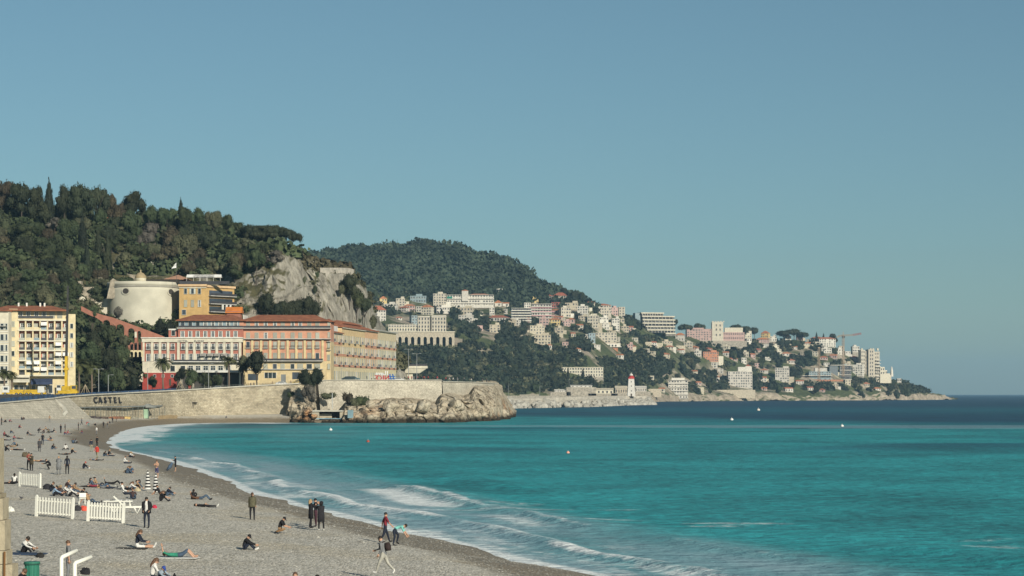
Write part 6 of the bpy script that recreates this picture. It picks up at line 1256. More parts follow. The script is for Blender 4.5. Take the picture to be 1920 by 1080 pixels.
for i, (px, pt, pb, w_, Y, kd, fo_, lb) in enumerate([(172, 577, 640, 34, 752, 'broad', 'green', 'green tree hiding the upper part of the terracotta stair'), (208, 603, 640, 24, 753, 'bush', 'olive', 'olive bush under the first stair arch'), (172, 640, 735, 60, 735, 'broad', 'green', 'large green tree behind the palms right of the yellow block'), (205, 655, 735, 56, 730, 'broad', 'pine', 'dark green tree under the terracotta stair'), (228, 650, 720, 50, 742, 'broad', 'green', 'bright green tree at the corner of the terracotta annexe'),
     (205, 608, 660, 50, 748, 'broad', 'green', 'green tree growing in the first stair arches'), (175, 620, 690, 46, 742, 'broad', 'pine', 'dark tree left of the stair arches'), (232, 630, 675, 34, 745, 'broad', 'olive', 'small olive tree just below the stair arches'), (215, 690, 738, 50, 720, 'broad', 'green', 'low green tree by the road left of the red hotel'),
     (252, 706, 735, 30, 715, 'broad', 'dark', 'dark low tree beside the red ground floor'), (285, 705, 732, 26, 722, 'broad', 'green', 'small green tree in front of the red hotel ground floor'), (362, 695, 728, 36, 722, 'broad', 'green', 'green street tree in front of the hotel arcade, left'), (385, 700, 728, 30, 722, 'broad', 'green', 'green street tree in front of the hotel arcade, centre'),
     (408, 702, 728, 30, 722, 'broad', 'green', 'green street tree in front of the hotel arcade, right'), (340, 690, 726, 30, 724, 'broad', 'dark', 'dark street tree right of the left palm'), (455, 668, 722, 34, 728, 'broad', 'olive', 'olive tree between the hotel and the round clipped tree'), (300, 595, 625, 22, 765, 'cypress', 'dark', 'small dark cypress at the right foot of the round tower'), (318, 600, 628, 30, 762, 'bush', 'dark', 'dark bush at the right foot of the round tower'),
     (222, 575, 603, 26, 775, 'broad', 'grey', 'bare grey bush against the left side of the round tower')]): street_tree(px, pt, pb, w_, Y+(16 if px > 245 else 8), kd, fo_, lb, i % 4)
# palms
def palm_meshes(seed):
    g = random.Random(seed); V, Fq = [], []; n_ = 44
    for k in range(n_):
        a = 2*pi*k/n_*5.13+g.uniform(-.2, .2); e0 = g.uniform(-.15, 1.35); Lf = g.uniform(.82, 1.08); seg = 9; drop = g.uniform(.9, 1.5)
        p = Vector((0, 0, 0)); el = e0; rib = [p.copy()]
        for i in range(seg): el -= drop/seg*(1+i*.12); p = p+Vector((cos(a)*cos(el), sin(a)*cos(el), sin(el)))*Lf/seg; rib.append(p.copy())
        side = Vector((-sin(a), cos(a), 0))
        for i in range(1, seg+1):
            wd = .17*sin(pi*min(1, (i+.7)/(seg+1.2)))+.02; t_ = (rib[i]-rib[i-1]).normalized(); q0 = rib[i-1]
            for sgn in (-1, 1):
                for h_ in (0, .5):
                    b0 = q0+(rib[i]-q0)*h_; tip = b0+side*sgn*wd+t_*wd*.55+Vector((0, 0, -wd*.35)); n0 = len(V); V += [b0, b0+t_*.045, tip+t_*.015, tip]; Fq.append((n0, n0+1, n0+2, n0+3))
    cm = npmesh('crown', np.array([tuple(v) for v in V]), np.array(Fq), FOL['palm'])
    m = MB(); m.tube([(0, 0, 0), (.02, 0, .35), (.0, 0, .7), (.01, 0, .93), (0, 0, 1)], [.055, .04, .038, .05, .03], 9); return cm, m.mesh('trunk', M('palm_bark', (.16, .12, .09), bump=.05), True)
PALMS = [palm_meshes(k) for k in range(3)]
def palm(px, ptop, pbase, wpx, Y, label, trunk=True, k=0):
    s = Y/F; h = (pbase-ptop)*s; L_ = wpx*s/2; r = empty('palm_tree', (X(px, Y), Y, Z(pbase, Y)-.5), random.uniform(0, 6), label, 'palm', 'palms along the promenade'); th = h-L_*.45
    inst('trunk', PALMS[k % 3][1], r, scale=(th*.75, th*.75, th)); inst('crown', PALMS[k % 3][0], r, (0, 0, th), scale=L_); return r
for i, a in enumerate([(306, 667, 728, 46, 702, 'tall palm in front of the red ground floor of the hotel'), (429, 664, 724, 44, 718, 'tall palm in front of the hotel at its right end'), (352, 688, 728, 30, 722, 'shorter palm behind the tripod posts in front of the hotel'), (455, 678, 722, 34, 724, 'pale palm crown squeezed beside the round clipped tree'),
      (148, 668, 738, 62, 665, 'big drooping palm right of the yellow crane boom'), (172, 672, 738, 54, 672, 'drooping palm second right of the crane boom'), (108, 680, 740, 44, 655, 'palm left of the yellow crane boom in front of the shop awning'), (128, 690, 740, 40, 652, 'low palm directly behind the crane boom'), (8, 688, 748, 40, 600, 'palm cut by the left frame edge above the trucks'), (22, 693, 748, 30, 610, 'thin palm beside the left truck')]): palm(*(a[:4]+(a[4]+(22 if a[0] > 250 else 8),)+a[5:]), k=i)
# ---- far coast
GF = 'trees among the villas on the far hillside'
for i, (px, pt, pb, w_, lb) in enumerate([(1286, 607, 634, 30, 'left one of two domed umbrella pines beside the pink castle'), (1311, 606, 630, 28, 'right one of two domed umbrella pines beside the pink castle'), (1380, 607, 632, 30, 'umbrella pine behind the right end of the pink castle'), (1397, 610, 634, 28, 'umbrella pine right of the castle, second in the pair'), (1414, 613, 634, 24, 'smaller umbrella pine right of the castle pair'),
     (1468, 619, 645, 32, 'left part of the wide skyline umbrella pine group'), (1488, 616, 645, 38, 'tallest of the wide skyline umbrella pine group'), (1505, 622, 645, 26, 'right edge of the wide skyline umbrella pine group'), (1562, 626, 645, 20, 'dark pine behind the villa beside the crane'), (1078, 545, 572, 28, 'dark round pine on the ridge right of the wood'), (1090, 549, 574, 26, 'dark round pine at the very end of the wooded ridge'), (1058, 540, 566, 22, 'dark pine behind the tall ridge villa'), (1265, 598, 632, 16, 'tall dark conifer at the right of the tiered flats')]):
    hill_tree(far, px, pt, pb, w_, 'umbrella' if i < 8 else 'broad', 'pine', lb, GF, dy=6)
for i, (px, pt, pb, lb) in enumerate([(828, 578, 588, 'cypress in front of the plain white house'), (1531, 623, 634, 'left thin cypress on the skyline near the crane'), (1544, 625, 635, 'right thin cypress on the skyline near the crane'), (1065, 688, 708, 'left dark cypress in front of the long low flats'), (1093, 690, 708, 'middle dark cypress in front of the long low flats'), (1113, 690, 708, 'right dark cypress in front of the long low flats')]):
    hill_tree(far, px, pt, pb, 7, 'cypress', 'dark', lb, GF, dy=-8)
rg = random.Random(21); HB = [(h[0], h[1], h[2], h[3]) for h in HOUSES]+[(838, 548, 926, 578), (727, 591, 852, 647), (959, 576, 997, 602), (997, 570, 1034, 598), (1105, 622, 1165, 668), (1200, 585, 1268, 628), (1288, 602, 1396, 642), (1253, 709, 1292, 747), (1361, 685, 1412, 727), (1053, 687, 1131, 708), (1500, 688, 1598, 716), (1612, 654, 1676, 708)]+SMALL_BOX
pts = []; cnt = 0
bands_ = lambda px: (np.interp(px, [690, 1100, 1200, 1300, 1500, 1600, 1700], [548, 572, 610, 640, 645, 672, 725]), np.interp(px, [690, 1100, 1700], [725, 735, 742]))
for _ in range(9000):
    if cnt >= 235: break
    px = rg.uniform(700, 1700); lo, hi = bands_(px); py = rg.uniform(lo, hi); rad = rg.uniform(5, 10)
    if any(a-2 < px < b_+2 and c-1 < py-rad*.5 and py-rad*1.2 < d_ for a, c, b_, d_ in HB): continue
    if any(a-rad*.8 < px < b_+rad*.8 and c < py < d_+rad*1.5 for a, c, b_, d_ in HB) and rg.random() < .85: continue
    if not all((a_-px)**2+((b_-py)*1.5)**2 > (rad+c_)**2*.40 for a_, b_, c_ in pts): continue
    pts.append((px, py, rad)); fo_ = rg.choices(('bluegreen', 'green', 'pine', 'olive'), (4, 3, 3, 1))[0]; kd = rg.choices(('broad', 'pine', 'cypress'), (5, 3, .7))[0]
    near = min(HB, key=lambda q: abs((q[0]+q[2])/2-px)+abs((q[1]+q[3])/2-py)); nd = abs((near[0]+near[2])/2-px)+abs((near[1]+near[3])/2-py)
    hl = next((h[5] for h in HOUSES if h[:4] == near), None)
    if hl and len(hl.split()) > 9: hl = None
    rel = 'left of' if px < near[0] else 'right of' if px > near[2] else 'above' if py < near[1] else 'below'
    zone = 'harbour slope' if px < 900 else 'village slope' if px < 1130 else 'castle slope' if px < 1400 else 'cape'
    lb = '%s %s on the %s, %s' % (TONE[fo_], KIND_W[kd], zone, 'high up near the skyline' if py < lo+25 else 'low down near the water' if py > hi-30 else 'halfway up'); k_ = NAMES.get(lb, 0); NAMES[lb] = k_+1
    if k_: lb = ORD[k_ % 12]+lb
    hill_tree(far, px, py-rad*1.1, py+rad*.8, rad*2.2*(.3 if kd == 'cypress' else 1), kd, fo_, lb, GF, dy=-3); cnt += 1
def t_forest(px, py, Y, rr):
    top_ = np.interp(px, [560, 800, 940, 1045, 1110], [545, 545, 560, 562, 575]); return py < top_+6 and px < 1110
scatter_scrub(far, 4300, (540, 1115), 6.0, .19, FOL['bluegreen'], 'wooded_hill_forest', 'dense dark green forest covering the round hill behind the villas', 41, t_forest, q=44)
def t_slope(px, py, Y, rr):
    if any(a-1 < px < b_+1 and c < py < d_+6 for a, c, b_, d_ in HB): return False
    if py > (742 if px < 1300 else 731 if px < 1600 else 736): return False
    return vnoise(px/24, py/13, 0, 177) > (-.38 if px < 1180 else -.15) and not t_forest(px, py, Y, rr)
scatter_scrub(far, 3600, (690, 1740), 3.9, .21, FOL['bluegreen'], 'coastal_slope_scrub', 'dark green trees and scrub between the villas on the far slope', 42, t_slope, q=34)
scatter_scrub(far, 1200, (760, 1740), 3.2, .23, FOL['olive'], 'olive_coastal_scrub', 'lighter olive-green scrub patches on the far slope', 43, t_slope, q=30)
# ================================================================ PEOPLE AND THINGS ON THE BEACH
def beach_hit(px, py):
    Ys = np.concatenate([np.linspace(60, 300, 1500), np.linspace(300, 720, 1200)]); xs = (px-960)/F*Ys; z = beach_z(xs, Ys); ray = H-(py-HOR)/F*Ys
    m = np.nonzero(z >= ray)[0]; Y = float(Ys[m[0]]) if len(m) else 720.0; return X(px, Y), Y, float(beach_z(np.array([X(px, Y)]), np.array([Y]))[0])
SKIN = M('skin', (.42, .25, .17), rough=.55, var=.1); HAIRM = dict(dark=M('dark_hair', (.02, .015, .012), rough=.6), brown=M('brown_hair', (.09, .05, .03), rough=.6), blond=M('blond_hair', (.30, .21, .11), rough=.6))
_cloths = {}
def cloth(c):
    k = tuple(round(v, 3) for v in c)
    if k not in _cloths: _cloths[k] = M('cloth_%d' % len(_cloths), k, rough=.9, var=.18, scale=6, bump=.01)
    return _cloths[k]
BK, NV, GY, WH, DN, RD, OL, TN, PK = (.012, .012, .015), (.014, .019, .034), (.15, .155, .16), (.56, .55, .52), (.055, .085, .13), (.30, .025, .03), (.07, .065, .04), (.28, .18, .10), (.42, .13, .17)
SK = 'skin'
def fk(p):
    """joint positions of a pose; facing +x, all angles in degrees"""
    J = {}; hip = Vector((0, 0, 0)); lean = R(p.get('lean', 0)); up = Vector((sin(lean), 0, cos(lean))); l2 = R(p.get('lean', 0)+p.get('curl', 0)); up2 = Vector((sin(l2), 0, cos(l2)))
    J['hip'] = hip; J['waist'] = hip+up*.17; J['chest'] = J['waist']+up2*.22; J['neck'] = J['chest']+up2*.155; hl = l2+R(p.get('head', 0)); hu = Vector((sin(hl), 0, cos(hl))); J['head0'] = J['neck']+hu*.075; J['head1'] = J['neck']+hu*.165; J['hu'] = hu
    J['face'] = J['head0']+Vector((cos(hl), 0, -sin(hl)))*.10+hu*.02
    for sd, nm in ((1, 'L'), (-1, 'R')):
        sh = J['chest']+up2*.10+Vector((0, sd*.18, 0)); a1, e, sp = p['arms'][0 if sd > 0 else 1]; a = R(a1); dirn = Vector((sin(a)*cos(R(sp)), sd*sin(R(sp)), -cos(a)*cos(R(sp)))); el = sh+dirn*.28
        b_ = a+R(e); spin = p.get('armin', 0); d2 = Vector((sin(b_), -sd*sin(R(spin))*.8, -cos(b_))).normalized(); wr = el+d2*.25; J['sh'+nm], J['el'+nm], J['wr'+nm], J['hd'+nm] = sh, el, wr, d2
        hj = hip+Vector((0, sd*.09, -.02)); t_, k, s2 = p['legs'][0 if sd > 0 else 1]; t = R(t_); d3 = Vector((sin(t)*cos(R(s2)), sd*sin(R(s2)), -cos(t)*cos(R(s2)))); kn = hj+d3*.43; c = t-R(k); d4 = Vector((sin(c), 0, -cos(c))); an = kn+d4*.42
        ft = c+R(p.get('foot', 90)); fd = Vector((sin(ft), 0, -cos(ft))); J['hj'+nm], J['kn'+nm], J['an'+nm], J['to'+nm] = hj, kn, an, an+fd*.17+d4*.03
    return J
POSES = dict(
 stand=dict(arms=[(4, 12, 8), (-4, 10, 8)], legs=[(2, 2, 4), (-3, 2, 4)]),
 stand_pockets=dict(head=18, arms=[(-22, 62, 14), (-22, 62, 14)], armin=20, legs=[(3, 3, 5), (-3, 3, 5)]),
 hold=dict(head=12, arms=[(25, 95, 6), (22, 100, 6)], armin=25, legs=[(2, 3, 5), (-2, 3, 5)]),
 phone=dict(head=-6, arms=[(62, 75, 6), (55, 80, 8)], armin=20, legs=[(4, 2, 4), (-6, 4, 4)]),
 walk=dict(lean=4, arms=[(-24, 16, 6), (24, 22, 6)], legs=[(24, 8, 3), (-16, 22, 3)]),
 stride=dict(lean=12, head=14, arms=[(-10, 40, 10), (18, 55, 8)], legs=[(28, 12, 3), (-20, 26, 3)]),
 bend=dict(lean=62, curl=22, head=-14, arms=[(28, 10, 4), (20, 14, 4)], legs=[(38, 52, 6), (10, 24, 6)]),
 crouch=dict(lean=38, curl=14, head=-10, arms=[(50, 40, 6), (42, 44, 6)], legs=[(98, 128, 8), (88, 122, 8)]),
 sit_knees=dict(lean=8, curl=18, head=20, arms=[(52, 22, 10), (52, 22, 10)], armin=22, legs=[(138, 92, 6), (134, 88, 8)], foot=78),
 sit_legs=dict(lean=6, curl=12, head=10, arms=[(30, 50, 8), (26, 55, 8)], armin=15, legs=[(92, 4, 4), (88, 2, 6)], foot=80),
 sit_back=dict(lean=-32, curl=8, head=18, arms=[(-42, 2, 12), (-42, 2, 12)], legs=[(94, 6, 6), (128, 80, 6)], foot=80),
 sit_cross=dict(lean=12, curl=16, head=16, arms=[(28, 46, 10), (28, 46, 10)], armin=20, legs=[(92, 172, 50), (90, 168, 46)], foot=60),
 lie_knees=dict(lean=-88, curl=2, head=6, arms=[(88, 12, 18), (-118, -50, 14)], legs=[(128, 86, 6), (122, 82, 6)], foot=72),
 lie=dict(lean=-88, curl=3, head=4, arms=[(88, 8, 16), (86, 30, 18)], legs=[(90, 2, 5), (91, 4, 7)], foot=80),
 lie_front=dict(lean=88, curl=-10, head=-20, arms=[(120, 60, 20), (120, 60, 20)], legs=[(-90, 2, 5), (-90, 2, 7)], foot=20),
 seat=dict(lean=-18, curl=8, head=14, arms=[(18, 60, 8), (22, 55, 8)], armin=20, legs=[(92, 70, 6), (90, 66, 8)], foot=86))
BODY = {}
def pose_mesh(name, fem=False):
    key = (name, fem)
    if key in BODY: return BODY[key]
    J = fk(POSES[name]); V, E, Rr, lab = [], [], [], []
    def v(p, r, l): V.append(tuple(p)); Rr.append(r); lab.append(l); return len(V)-1
    w_ = .94 if fem else 1.0
    hip = v(J['hip'], (.155, .12), 3); wa = v(J['waist'], (.125*w_, .10), 1); ch = v(J['chest'], (.155*w_, .115), 1); nk = v(J['neck'], (.06, .06), 0); h0 = v(J['head0'], (.084, .09), 0); h1 = v(J['head1'], (.09, .098), 0)
    E += [(hip, wa), (wa, ch), (ch, nk), (nk, h0), (h0, h1)]
    for nm in 'LR':
        sh = v(J['sh'+nm], (.068*w_,)*2, 1); el = v(J['el'+nm], (.046, .046), 2); wr = v(J['wr'+nm], (.034, .03), 0); E += [(ch, sh), (sh, el), (el, wr)]
        hj = v(J['hj'+nm]+(J['kn'+nm]-J['hj'+nm])*.18, (.098, .098), 3); kn = v(J['kn'+nm], (.066, .066), 3); an = v(J['an'+nm], (.045, .045), 4); to = v(J['to'+nm], (.042, .036), 5); E += [(hip, hj), (hj, kn), (kn, an), (an, to)]
    me = bpy.data.meshes.new('tmp'); bm = bmesh.new(); sl_ = bm.verts.layers.skin.verify(); bv = [bm.verts.new(q) for q in V]
    for i, q in enumerate(bv): q[sl_].radius = Rr[i]; q[sl_].use_root = (i == 0)
    for a, b_ in E: bm.edges.new((bv[a], bv[b_]))
    bm.to_mesh(me); bm.free(); o = bpy.data.objects.new('tmp', me); C.objects.link(o)
    m = o.modifiers.new('s', 'SKIN'); m.use_smooth_shade = True
    o.modifiers.new('d', 'SUBSURF').levels = 1
    bpy.context.view_layer.update(); ev = o.evaluated_get(bpy.context.evaluated_depsgraph_get()); t_ = bpy.data.meshes.new_from_object(ev); bpy.data.objects.remove(o)
    vs = [tuple(q.co) for q in t_.vertices]; fs = [tuple(q.vertices) for q in t_.polygons]; bpy.data.meshes.remove(t_)
    segs = [('hip', 'waist', 3, .6), ('waist', 'chest', 1, 1), ('chest', 'neck', 1, .8), ('neck', 'head0', 0, 1), ('head0', 'head1', 0, 1)]
    B_ = [(J['hip'], J['waist'], 1), (J['waist'], J['chest'], 1), (J['chest'], J['neck']-(J['neck']-J['chest'])*.1, 1), (J['neck'], J['head1'], 0)]
    for nm in 'LR': B_ += [(J['sh'+nm], J['el'+nm], 1), (J['el'+nm], J['wr'+nm], 2), (J['hj'+nm], J['kn'+nm], 3), (J['kn'+nm], J['an'+nm], 4), (J['an'+nm], J['to'+nm], 5), (J['hip']+(J['hj'+nm]-J['hip'])*.5, J['hj'+nm], 3)]
    mi = []
    for f_ in fs:
        c = sum((Vector(vs[i]) for i in f_), Vector())/len(f_); best, bl = 9, 1
        for a, b_, l in B_:
            ab = b_-a; t = max(0, min(1, (c-a).dot(ab)/(ab.length_squared+1e-9))); d_ = (a+ab*t-c).length-(.03 if l == 5 else .0)+(.02 if l == 0 else 0)
            if d_ < best: best, bl = d_, l
        mi.append(bl)
    mb = MB(); mb.v, mb.f, mb.m = vs, [list(f_) for f_ in fs], mi
    for nm, sd in (('L', 1), ('R', -1)):       # hands: palm, four fingers, thumb
        w0, d_ = J['wr'+nm], J['hd'+nm]; sidev = d_.cross(Vector((0, 1, 0))); sidev = sidev.normalized() if sidev.length > .1 else Vector((0, 0, 1)); nrm = Vector((0, 1, 0)); pe = w0+d_*.09
        mb.tube([w0-d_*.01, w0+d_*.04, pe], [.028, .040, .036], 6, 0)
        for k in range(4): b0 = pe+sidev*(k-1.5)*.019; ln = (.062, .075, .07, .055)[k]; mb.tube([b0-d_*.01, b0+d_*ln*.5, b0+d_*ln*.85-nrm*sd*ln*.35], [.0105, .0095, .007], 5, 0)
        tb = w0+d_*.025-sidev*.032; mb.tube([tb, tb-sidev*.026+d_*.025, tb-sidev*.034+d_*.055-nrm*sd*.012], [.013, .011, .008], 5, 0)
    # face: nose, ears, eyes, mouth
    hu = J['hu']; fw = Vector((hu.z, 0, -hu.x)); hc = J['head0']*.4+J['head1']*.6
    mb.tube([hc+fw*.075+hu*.012, hc+fw*.108-hu*.022, hc+fw*.085-hu*.032], [.008, .014, .010], 5, 0)
    for sd in (1, -1):
        mb.tube([hc+Vector((0, sd*.078, 0))-hu*.02, hc+Vector((0, sd*.096, 0))+hu*.012], [.014, .016], 5, 0); e_ = hc+fw*.082+Vector((0, sd*.03, 0))+hu*.012; mb.tube([e_, e_+fw*.008], [.009, .006], 5, 6)
    mb.tube([hc+fw*.083-hu*.058+Vector((0, .022, 0)), hc+fw*.088-hu*.058, hc+fw*.083-hu*.058-Vector((0, .022, 0))], .007, 4, 7)
    zmin = min(p[2] for p in mb.v); mb.v = [(a, b_, c-zmin-.015) for a, b_, c in mb.v]
    me = mb.mesh('person', [SKIN]*8, True); off = Vector((0, 0, -zmin-.015)); BODY[key] = (me, hc+off, hu, fw, {k: (q+off if isinstance(q, Vector) and k not in ('hu', 'hdL', 'hdR') else q) for k, q in J.items()}); return BODY[key]
HAIR = {}
def hair_mesh(kind):
    if kind in HAIR: return HAIR[kind]
    m = MB(); n = 12
    def ell(c, r, z0=-.35, mi=0, nz=7):
        pr = []
        for i in range(nz+1): a = math.asin(z0)+(pi/2-math.asin(z0))*i/nz; pr.append((max(.001, cos(a)), sin(a)))
        b0 = len(m.v); m.lathe(pr, n, mi=mi); m.v[b0:] = [(c[0]+x*r[0], c[1]+y*r[1], c[2]+z*r[2]) for x, y, z in m.v[b0:]]
    ell((-.014, 0, .018), (.098, .094, .112), -.15)
    if kind == 'long': m.tube([(-.04, 0, .06), (-.065, 0, -.03), (-.085, 0, -.14), (-.095, 0, -.25), (-.09, 0, -.32)], [.075, .082, .072, .055, .02], 10)
    if kind == 'bun': m.tube([(-.09, 0, .07), (-.13, 0, .10)], [.045, .035], 8)
    if kind == 'pony': m.tube([(-.085, 0, .05), (-.14, 0, .0), (-.14, 0, -.18)], [.035, .04, .015], 8)
    if kind == 'cap': m.add([(.06, -.06, .045), (.17, -.045, .03), (.17, .045, .03), (.06, .06, .045), (.06, -.06, .035), (.17, -.045, .022), (.17, .045, .022), (.06, .06, .035)], [(0, 1, 2, 3), (7, 6, 5, 4), (0, 4, 5, 1), (1, 5, 6, 2), (2, 6, 7, 3)])
    if kind == 'hood': ell((-.03, 0, .0), (.125, .12, .14), -.7)
    HAIR[kind] = m.mesh('hair', HAIRM['dark'], True); return HAIR[kind]
def person(px, py, pose, face, top, legs, label, hair='short', hcol='dark', sleeve=None, shank=None, shoes=BK, size=1.0, group='people on the beach', loc=None, fem=False, hatcol=None, coat=None, dz=0.0, tilt=0):
    """face: heading in degrees; 0 = towards photo right, 90 = away from the camera, 180 = left, 270 = towards the camera"""
    me, hc, hu, fw, J = pose_mesh(pose, fem); x, Y, z = loc or beach_hit(px, py); o = bpy.data.objects.new('person', me); o.location = (x, Y, z+dz); o.rotation_euler = (0, R(tilt), R(face)); o.scale = (size,)*3; link(o); tag(o, label, 'person', group)
    cs = [SKIN, cloth(top) if top != SK else SKIN, (cloth(sleeve) if sleeve and sleeve != SK else SKIN) if sleeve is not None else (cloth(top) if top != SK else SKIN), cloth(legs) if legs != SK else SKIN, (SKIN if shank == SK else cloth(shank)) if shank is not None else (cloth(legs) if legs != SK else SKIN), cloth(shoes) if shoes != SK else SKIN, HAIRM['dark'], cloth((.25, .08, .07))]
    for i, c_ in enumerate(cs): o.material_slots[i].link = 'OBJECT'; o.material_slots[i].material = c_
    h = bpy.data.objects.new('cap' if hair == 'cap' else 'hood' if hair == 'hood' else 'hair', hair_mesh(hair)); link(h, o); h.matrix_local = Matrix.Translation(hc)@Matrix((fw, Vector((0, 1, 0)), hu)).transposed().to_4x4()
    h.material_slots[0].link = 'OBJECT'; h.material_slots[0].material = cloth(hatcol) if hatcol else HAIRM[hcol]
    if coat:   # (colour, hem height as a fraction below the hip)
        m = MB(); L_ = coat[1]; ch, hp = J['chest'], J['hip']; pr = [(.125, hp.z-L_), (.17, hp.z-L_+.01), (.165, hp.z), (.145, J['waist'].z), (.165, ch.z), (.17, ch.z+.1), (.08, J['neck'].z-.02)]; m.lathe([(r_*1.06, z_) for r_, z_ in pr], 16); m.v = [(a*.82, b_*1.22, c) for a, b_, c in m.v]; q = m.build('coat', cloth(coat[0]), o, True)
    return o
P_ = person
FG = 'people in the nearer part of the beach'
# ---- nearer people
pr = P_(275, 990, 'stand_pockets', 265, WH, NV, 'man in a black suit jacket and white shirt standing beside the right fence panel', shoes=BK, sleeve=BK, group=FG)
m = MB(); J = BODY[('stand_pockets', False)][4]
for sd in (1, -1): m.tube([(.0, sd*.07, J['neck'].z), (.03, sd*.125, J['chest'].z+.12), (.02, sd*.15, J['waist'].z), (.02, sd*.15, J['hip'].z-.12)], [.06, .085, .095, .11], 10)
m.tube([(-.09, 0, J['chest'].z+.12), (-.10, 0, J['waist'].z), (-.10, 0, J['hip'].z-.15)], [.10, .11, .12], 10)
for nm in 'LR': m.tube([J['sh'+nm], J['el'+nm], J['wr'+nm]-J['hd'+nm]*.03], [.085, .062, .048], 8)
m.build('jacket', cloth(BK), pr, True)
pr = P_(473, 975, 'stand', 95, OL, BK, 'woman with a brown ponytail and olive jacket, standing alone with her back turned', hair='pony', hcol='brown', group=FG, coat=((.085, .08, .05), .12), fem=True)
P_(583, 990, 'phone', 20, BK, BK, 'blond woman in a black coat, left of three people close together', hair='long', hcol='blond', group=FG, coat=(BK, .38), fem=True)
P_(592, 988, 'hold', 200, BK, (.05, .02, .03), 'person in a dark cap and white face covering between two black coats', hair='cap', hatcol=BK, group=FG)
P_(602, 995, 'phone', 120, BK, BK, 'person in a long black parka and white shoes standing beside the blond woman', hair='hood', hatcol=(.015, .015, .018), group=FG, coat=((.018, .018, .022), .42), shoes=WH)
P_(722, 1018, 'walk', 20, (.16, .02, .03), NV, 'boy in a dark red polo shirt walking by the wet pebbles', sleeve=SK, group=FG, size=.98)
P_(738, 1023, 'bend', 0, (.16, .42, .38), NV, 'boy in a turquoise shirt bending down towards the pebbles', sleeve=SK, group=FG, size=.95)
lw = (X(720, 89), 89.0, 2.0); pr = P_(0, 0, 'stride', 168, GY, (.33, .32, .28), 'man in a grey hooded top with a dark backpack striding left at the bottom edge', loc=lw, group=FG, sleeve=GY, shoes=WH, size=.96)
m = MB(); J = BODY[('stride', False)][4]; a_, b_ = J['chest'], J['hip']; m.tube([a_+Vector((-.22, 0, .12)), a_+Vector((-.25, 0, -.05)), b_+Vector((-.20, 0, .14))], [.10, .15, .12], 10); m.tube([a_+Vector((-.1, .12, .16)), a_+Vector((.1, .13, .08)), a_+Vector((.08, .14, -.12))], .025, 6); m.tube([a_+Vector((-.1, -.12, .16)), a_+Vector((.1, -.13, .08)), a_+Vector((.08, -.14, -.12))], .025, 6); m.build('backpack', cloth((.03, .02, .02)), pr, True)
P_(523, 1001, 'sit_cross', -5, BK, TN, 'man in a black cap, black shirt and brown trousers sitting below the three standing people', hair='cap', hatcol=BK, sleeve=SK, shank=(.20, .11, .05), group=FG)
P_(456, 1031, 'sit_knees', 0, BK, NV, 'man in a black cap and black sweater sitting with raised knees and white shoes', hair='cap', hatcol=BK, shoes=WH, group=FG)
P_(256, 1027, 'sit_legs', 0, NV, WH, 'woman with long brown hair, dark jacket and bare legs stretched out', hair='long', hcol='brown', shank=SK, shoes=WH, group=FG, fem=True)
P_(338, 1046, 'lie_knees', 0, (.03, .20, .13), DN, 'person in a green top and denim shorts lying on the back with bent knees', hair='short', hcol='brown', shank=SK, sleeve=SK, shoes=SK, group=FG, fem=True)
P_(284, 1088, 'sit_legs', 15, WH, NV, 'woman with long brown hair and a white shirt sitting at the bottom edge', hair='long', hcol='brown', group=FG, fem=True)
P_(298, 1090, 'sit_knees', 330, (.25, .3, .35), NV, 'child in a blue cap beside the woman in the white shirt', hair='cap', hatcol=(.03, .06, .25), size=.82, group=FG)
P_(42, 1037, 'sit_knees', 340, WH, BK, 'man in a white shirt sitting on a dark blue mat hugging his knees', sleeve=WH, shoes=GY, group=FG)
P_(128, 1090, 'stand', 20, GY, GY, 'person with brown hair and a grey shirt partly hidden by the white handrails', hcol='brown', sleeve=SK, group=FG, size=.9)
P_(32, 1105, 'sit_knees', 350, BK, BK, 'person with brown hair and a black top cut off by the bottom left corner', hcol='brown', sleeve=SK, group=FG)
P_(552, 1112, 'sit_knees', 90, BK, BK, 'person of whom only the brown-haired head shows above the bottom edge', hcol='brown', group=FG)
P_(594, 1124, 'sit_legs', 90, GY, BK, 'person whose dark head barely shows at the bottom edge right of the brown-haired head', group=FG)
P_(362, 936, 'sit_back', 0, BK, BK, 'woman with long black hair sitting in front of the lying pair', hair='long', legs_=0, group=FG, fem=True) if False else P_(362, 936, 'sit_knees', 90, BK, BK, 'woman with long black hair sitting with her back turned beside two lying people', hair='long', group=FG, fem=True)
P_(378, 937, 'lie_knees', 0, (.10, .05, .03), DN, 'person in blue jeans lying behind the other sunbather, right of the long-haired woman', hcol='brown', group=FG)
P_(385, 951, 'lie', 0, BK, BK, 'person in black lying flat with the head to the left and pale soles', shoes=WH, group=FG)
P_(329, 884, 'hold', 200, BK, BK, 'man in a black cap and shorts standing by the surf holding a dark blue towel', hair='cap', hatcol=BK, shank=SK, shoes=SK, group=FG)
m = MB(); m.tube([(0, 0, 1.0), (-.25, -.1, .55), (-.6, -.2, .12)], [.10, .22, .10], 8); x, Y, z = beach_hit(325, 884); o = m.build('towel', cloth(DN), None, True); o.location = (x-.1, Y, z); tag(o, 'dark blue towel hanging from the hands of the man by the surf', 'towel')
P_(294, 896, 'hold', 250, SK, (.05, .05, .12), 'bare-chested person in dark shorts standing behind the right striped parasol', hcol='brown', shank=SK, sleeve=SK, shoes=SK, group=FG)
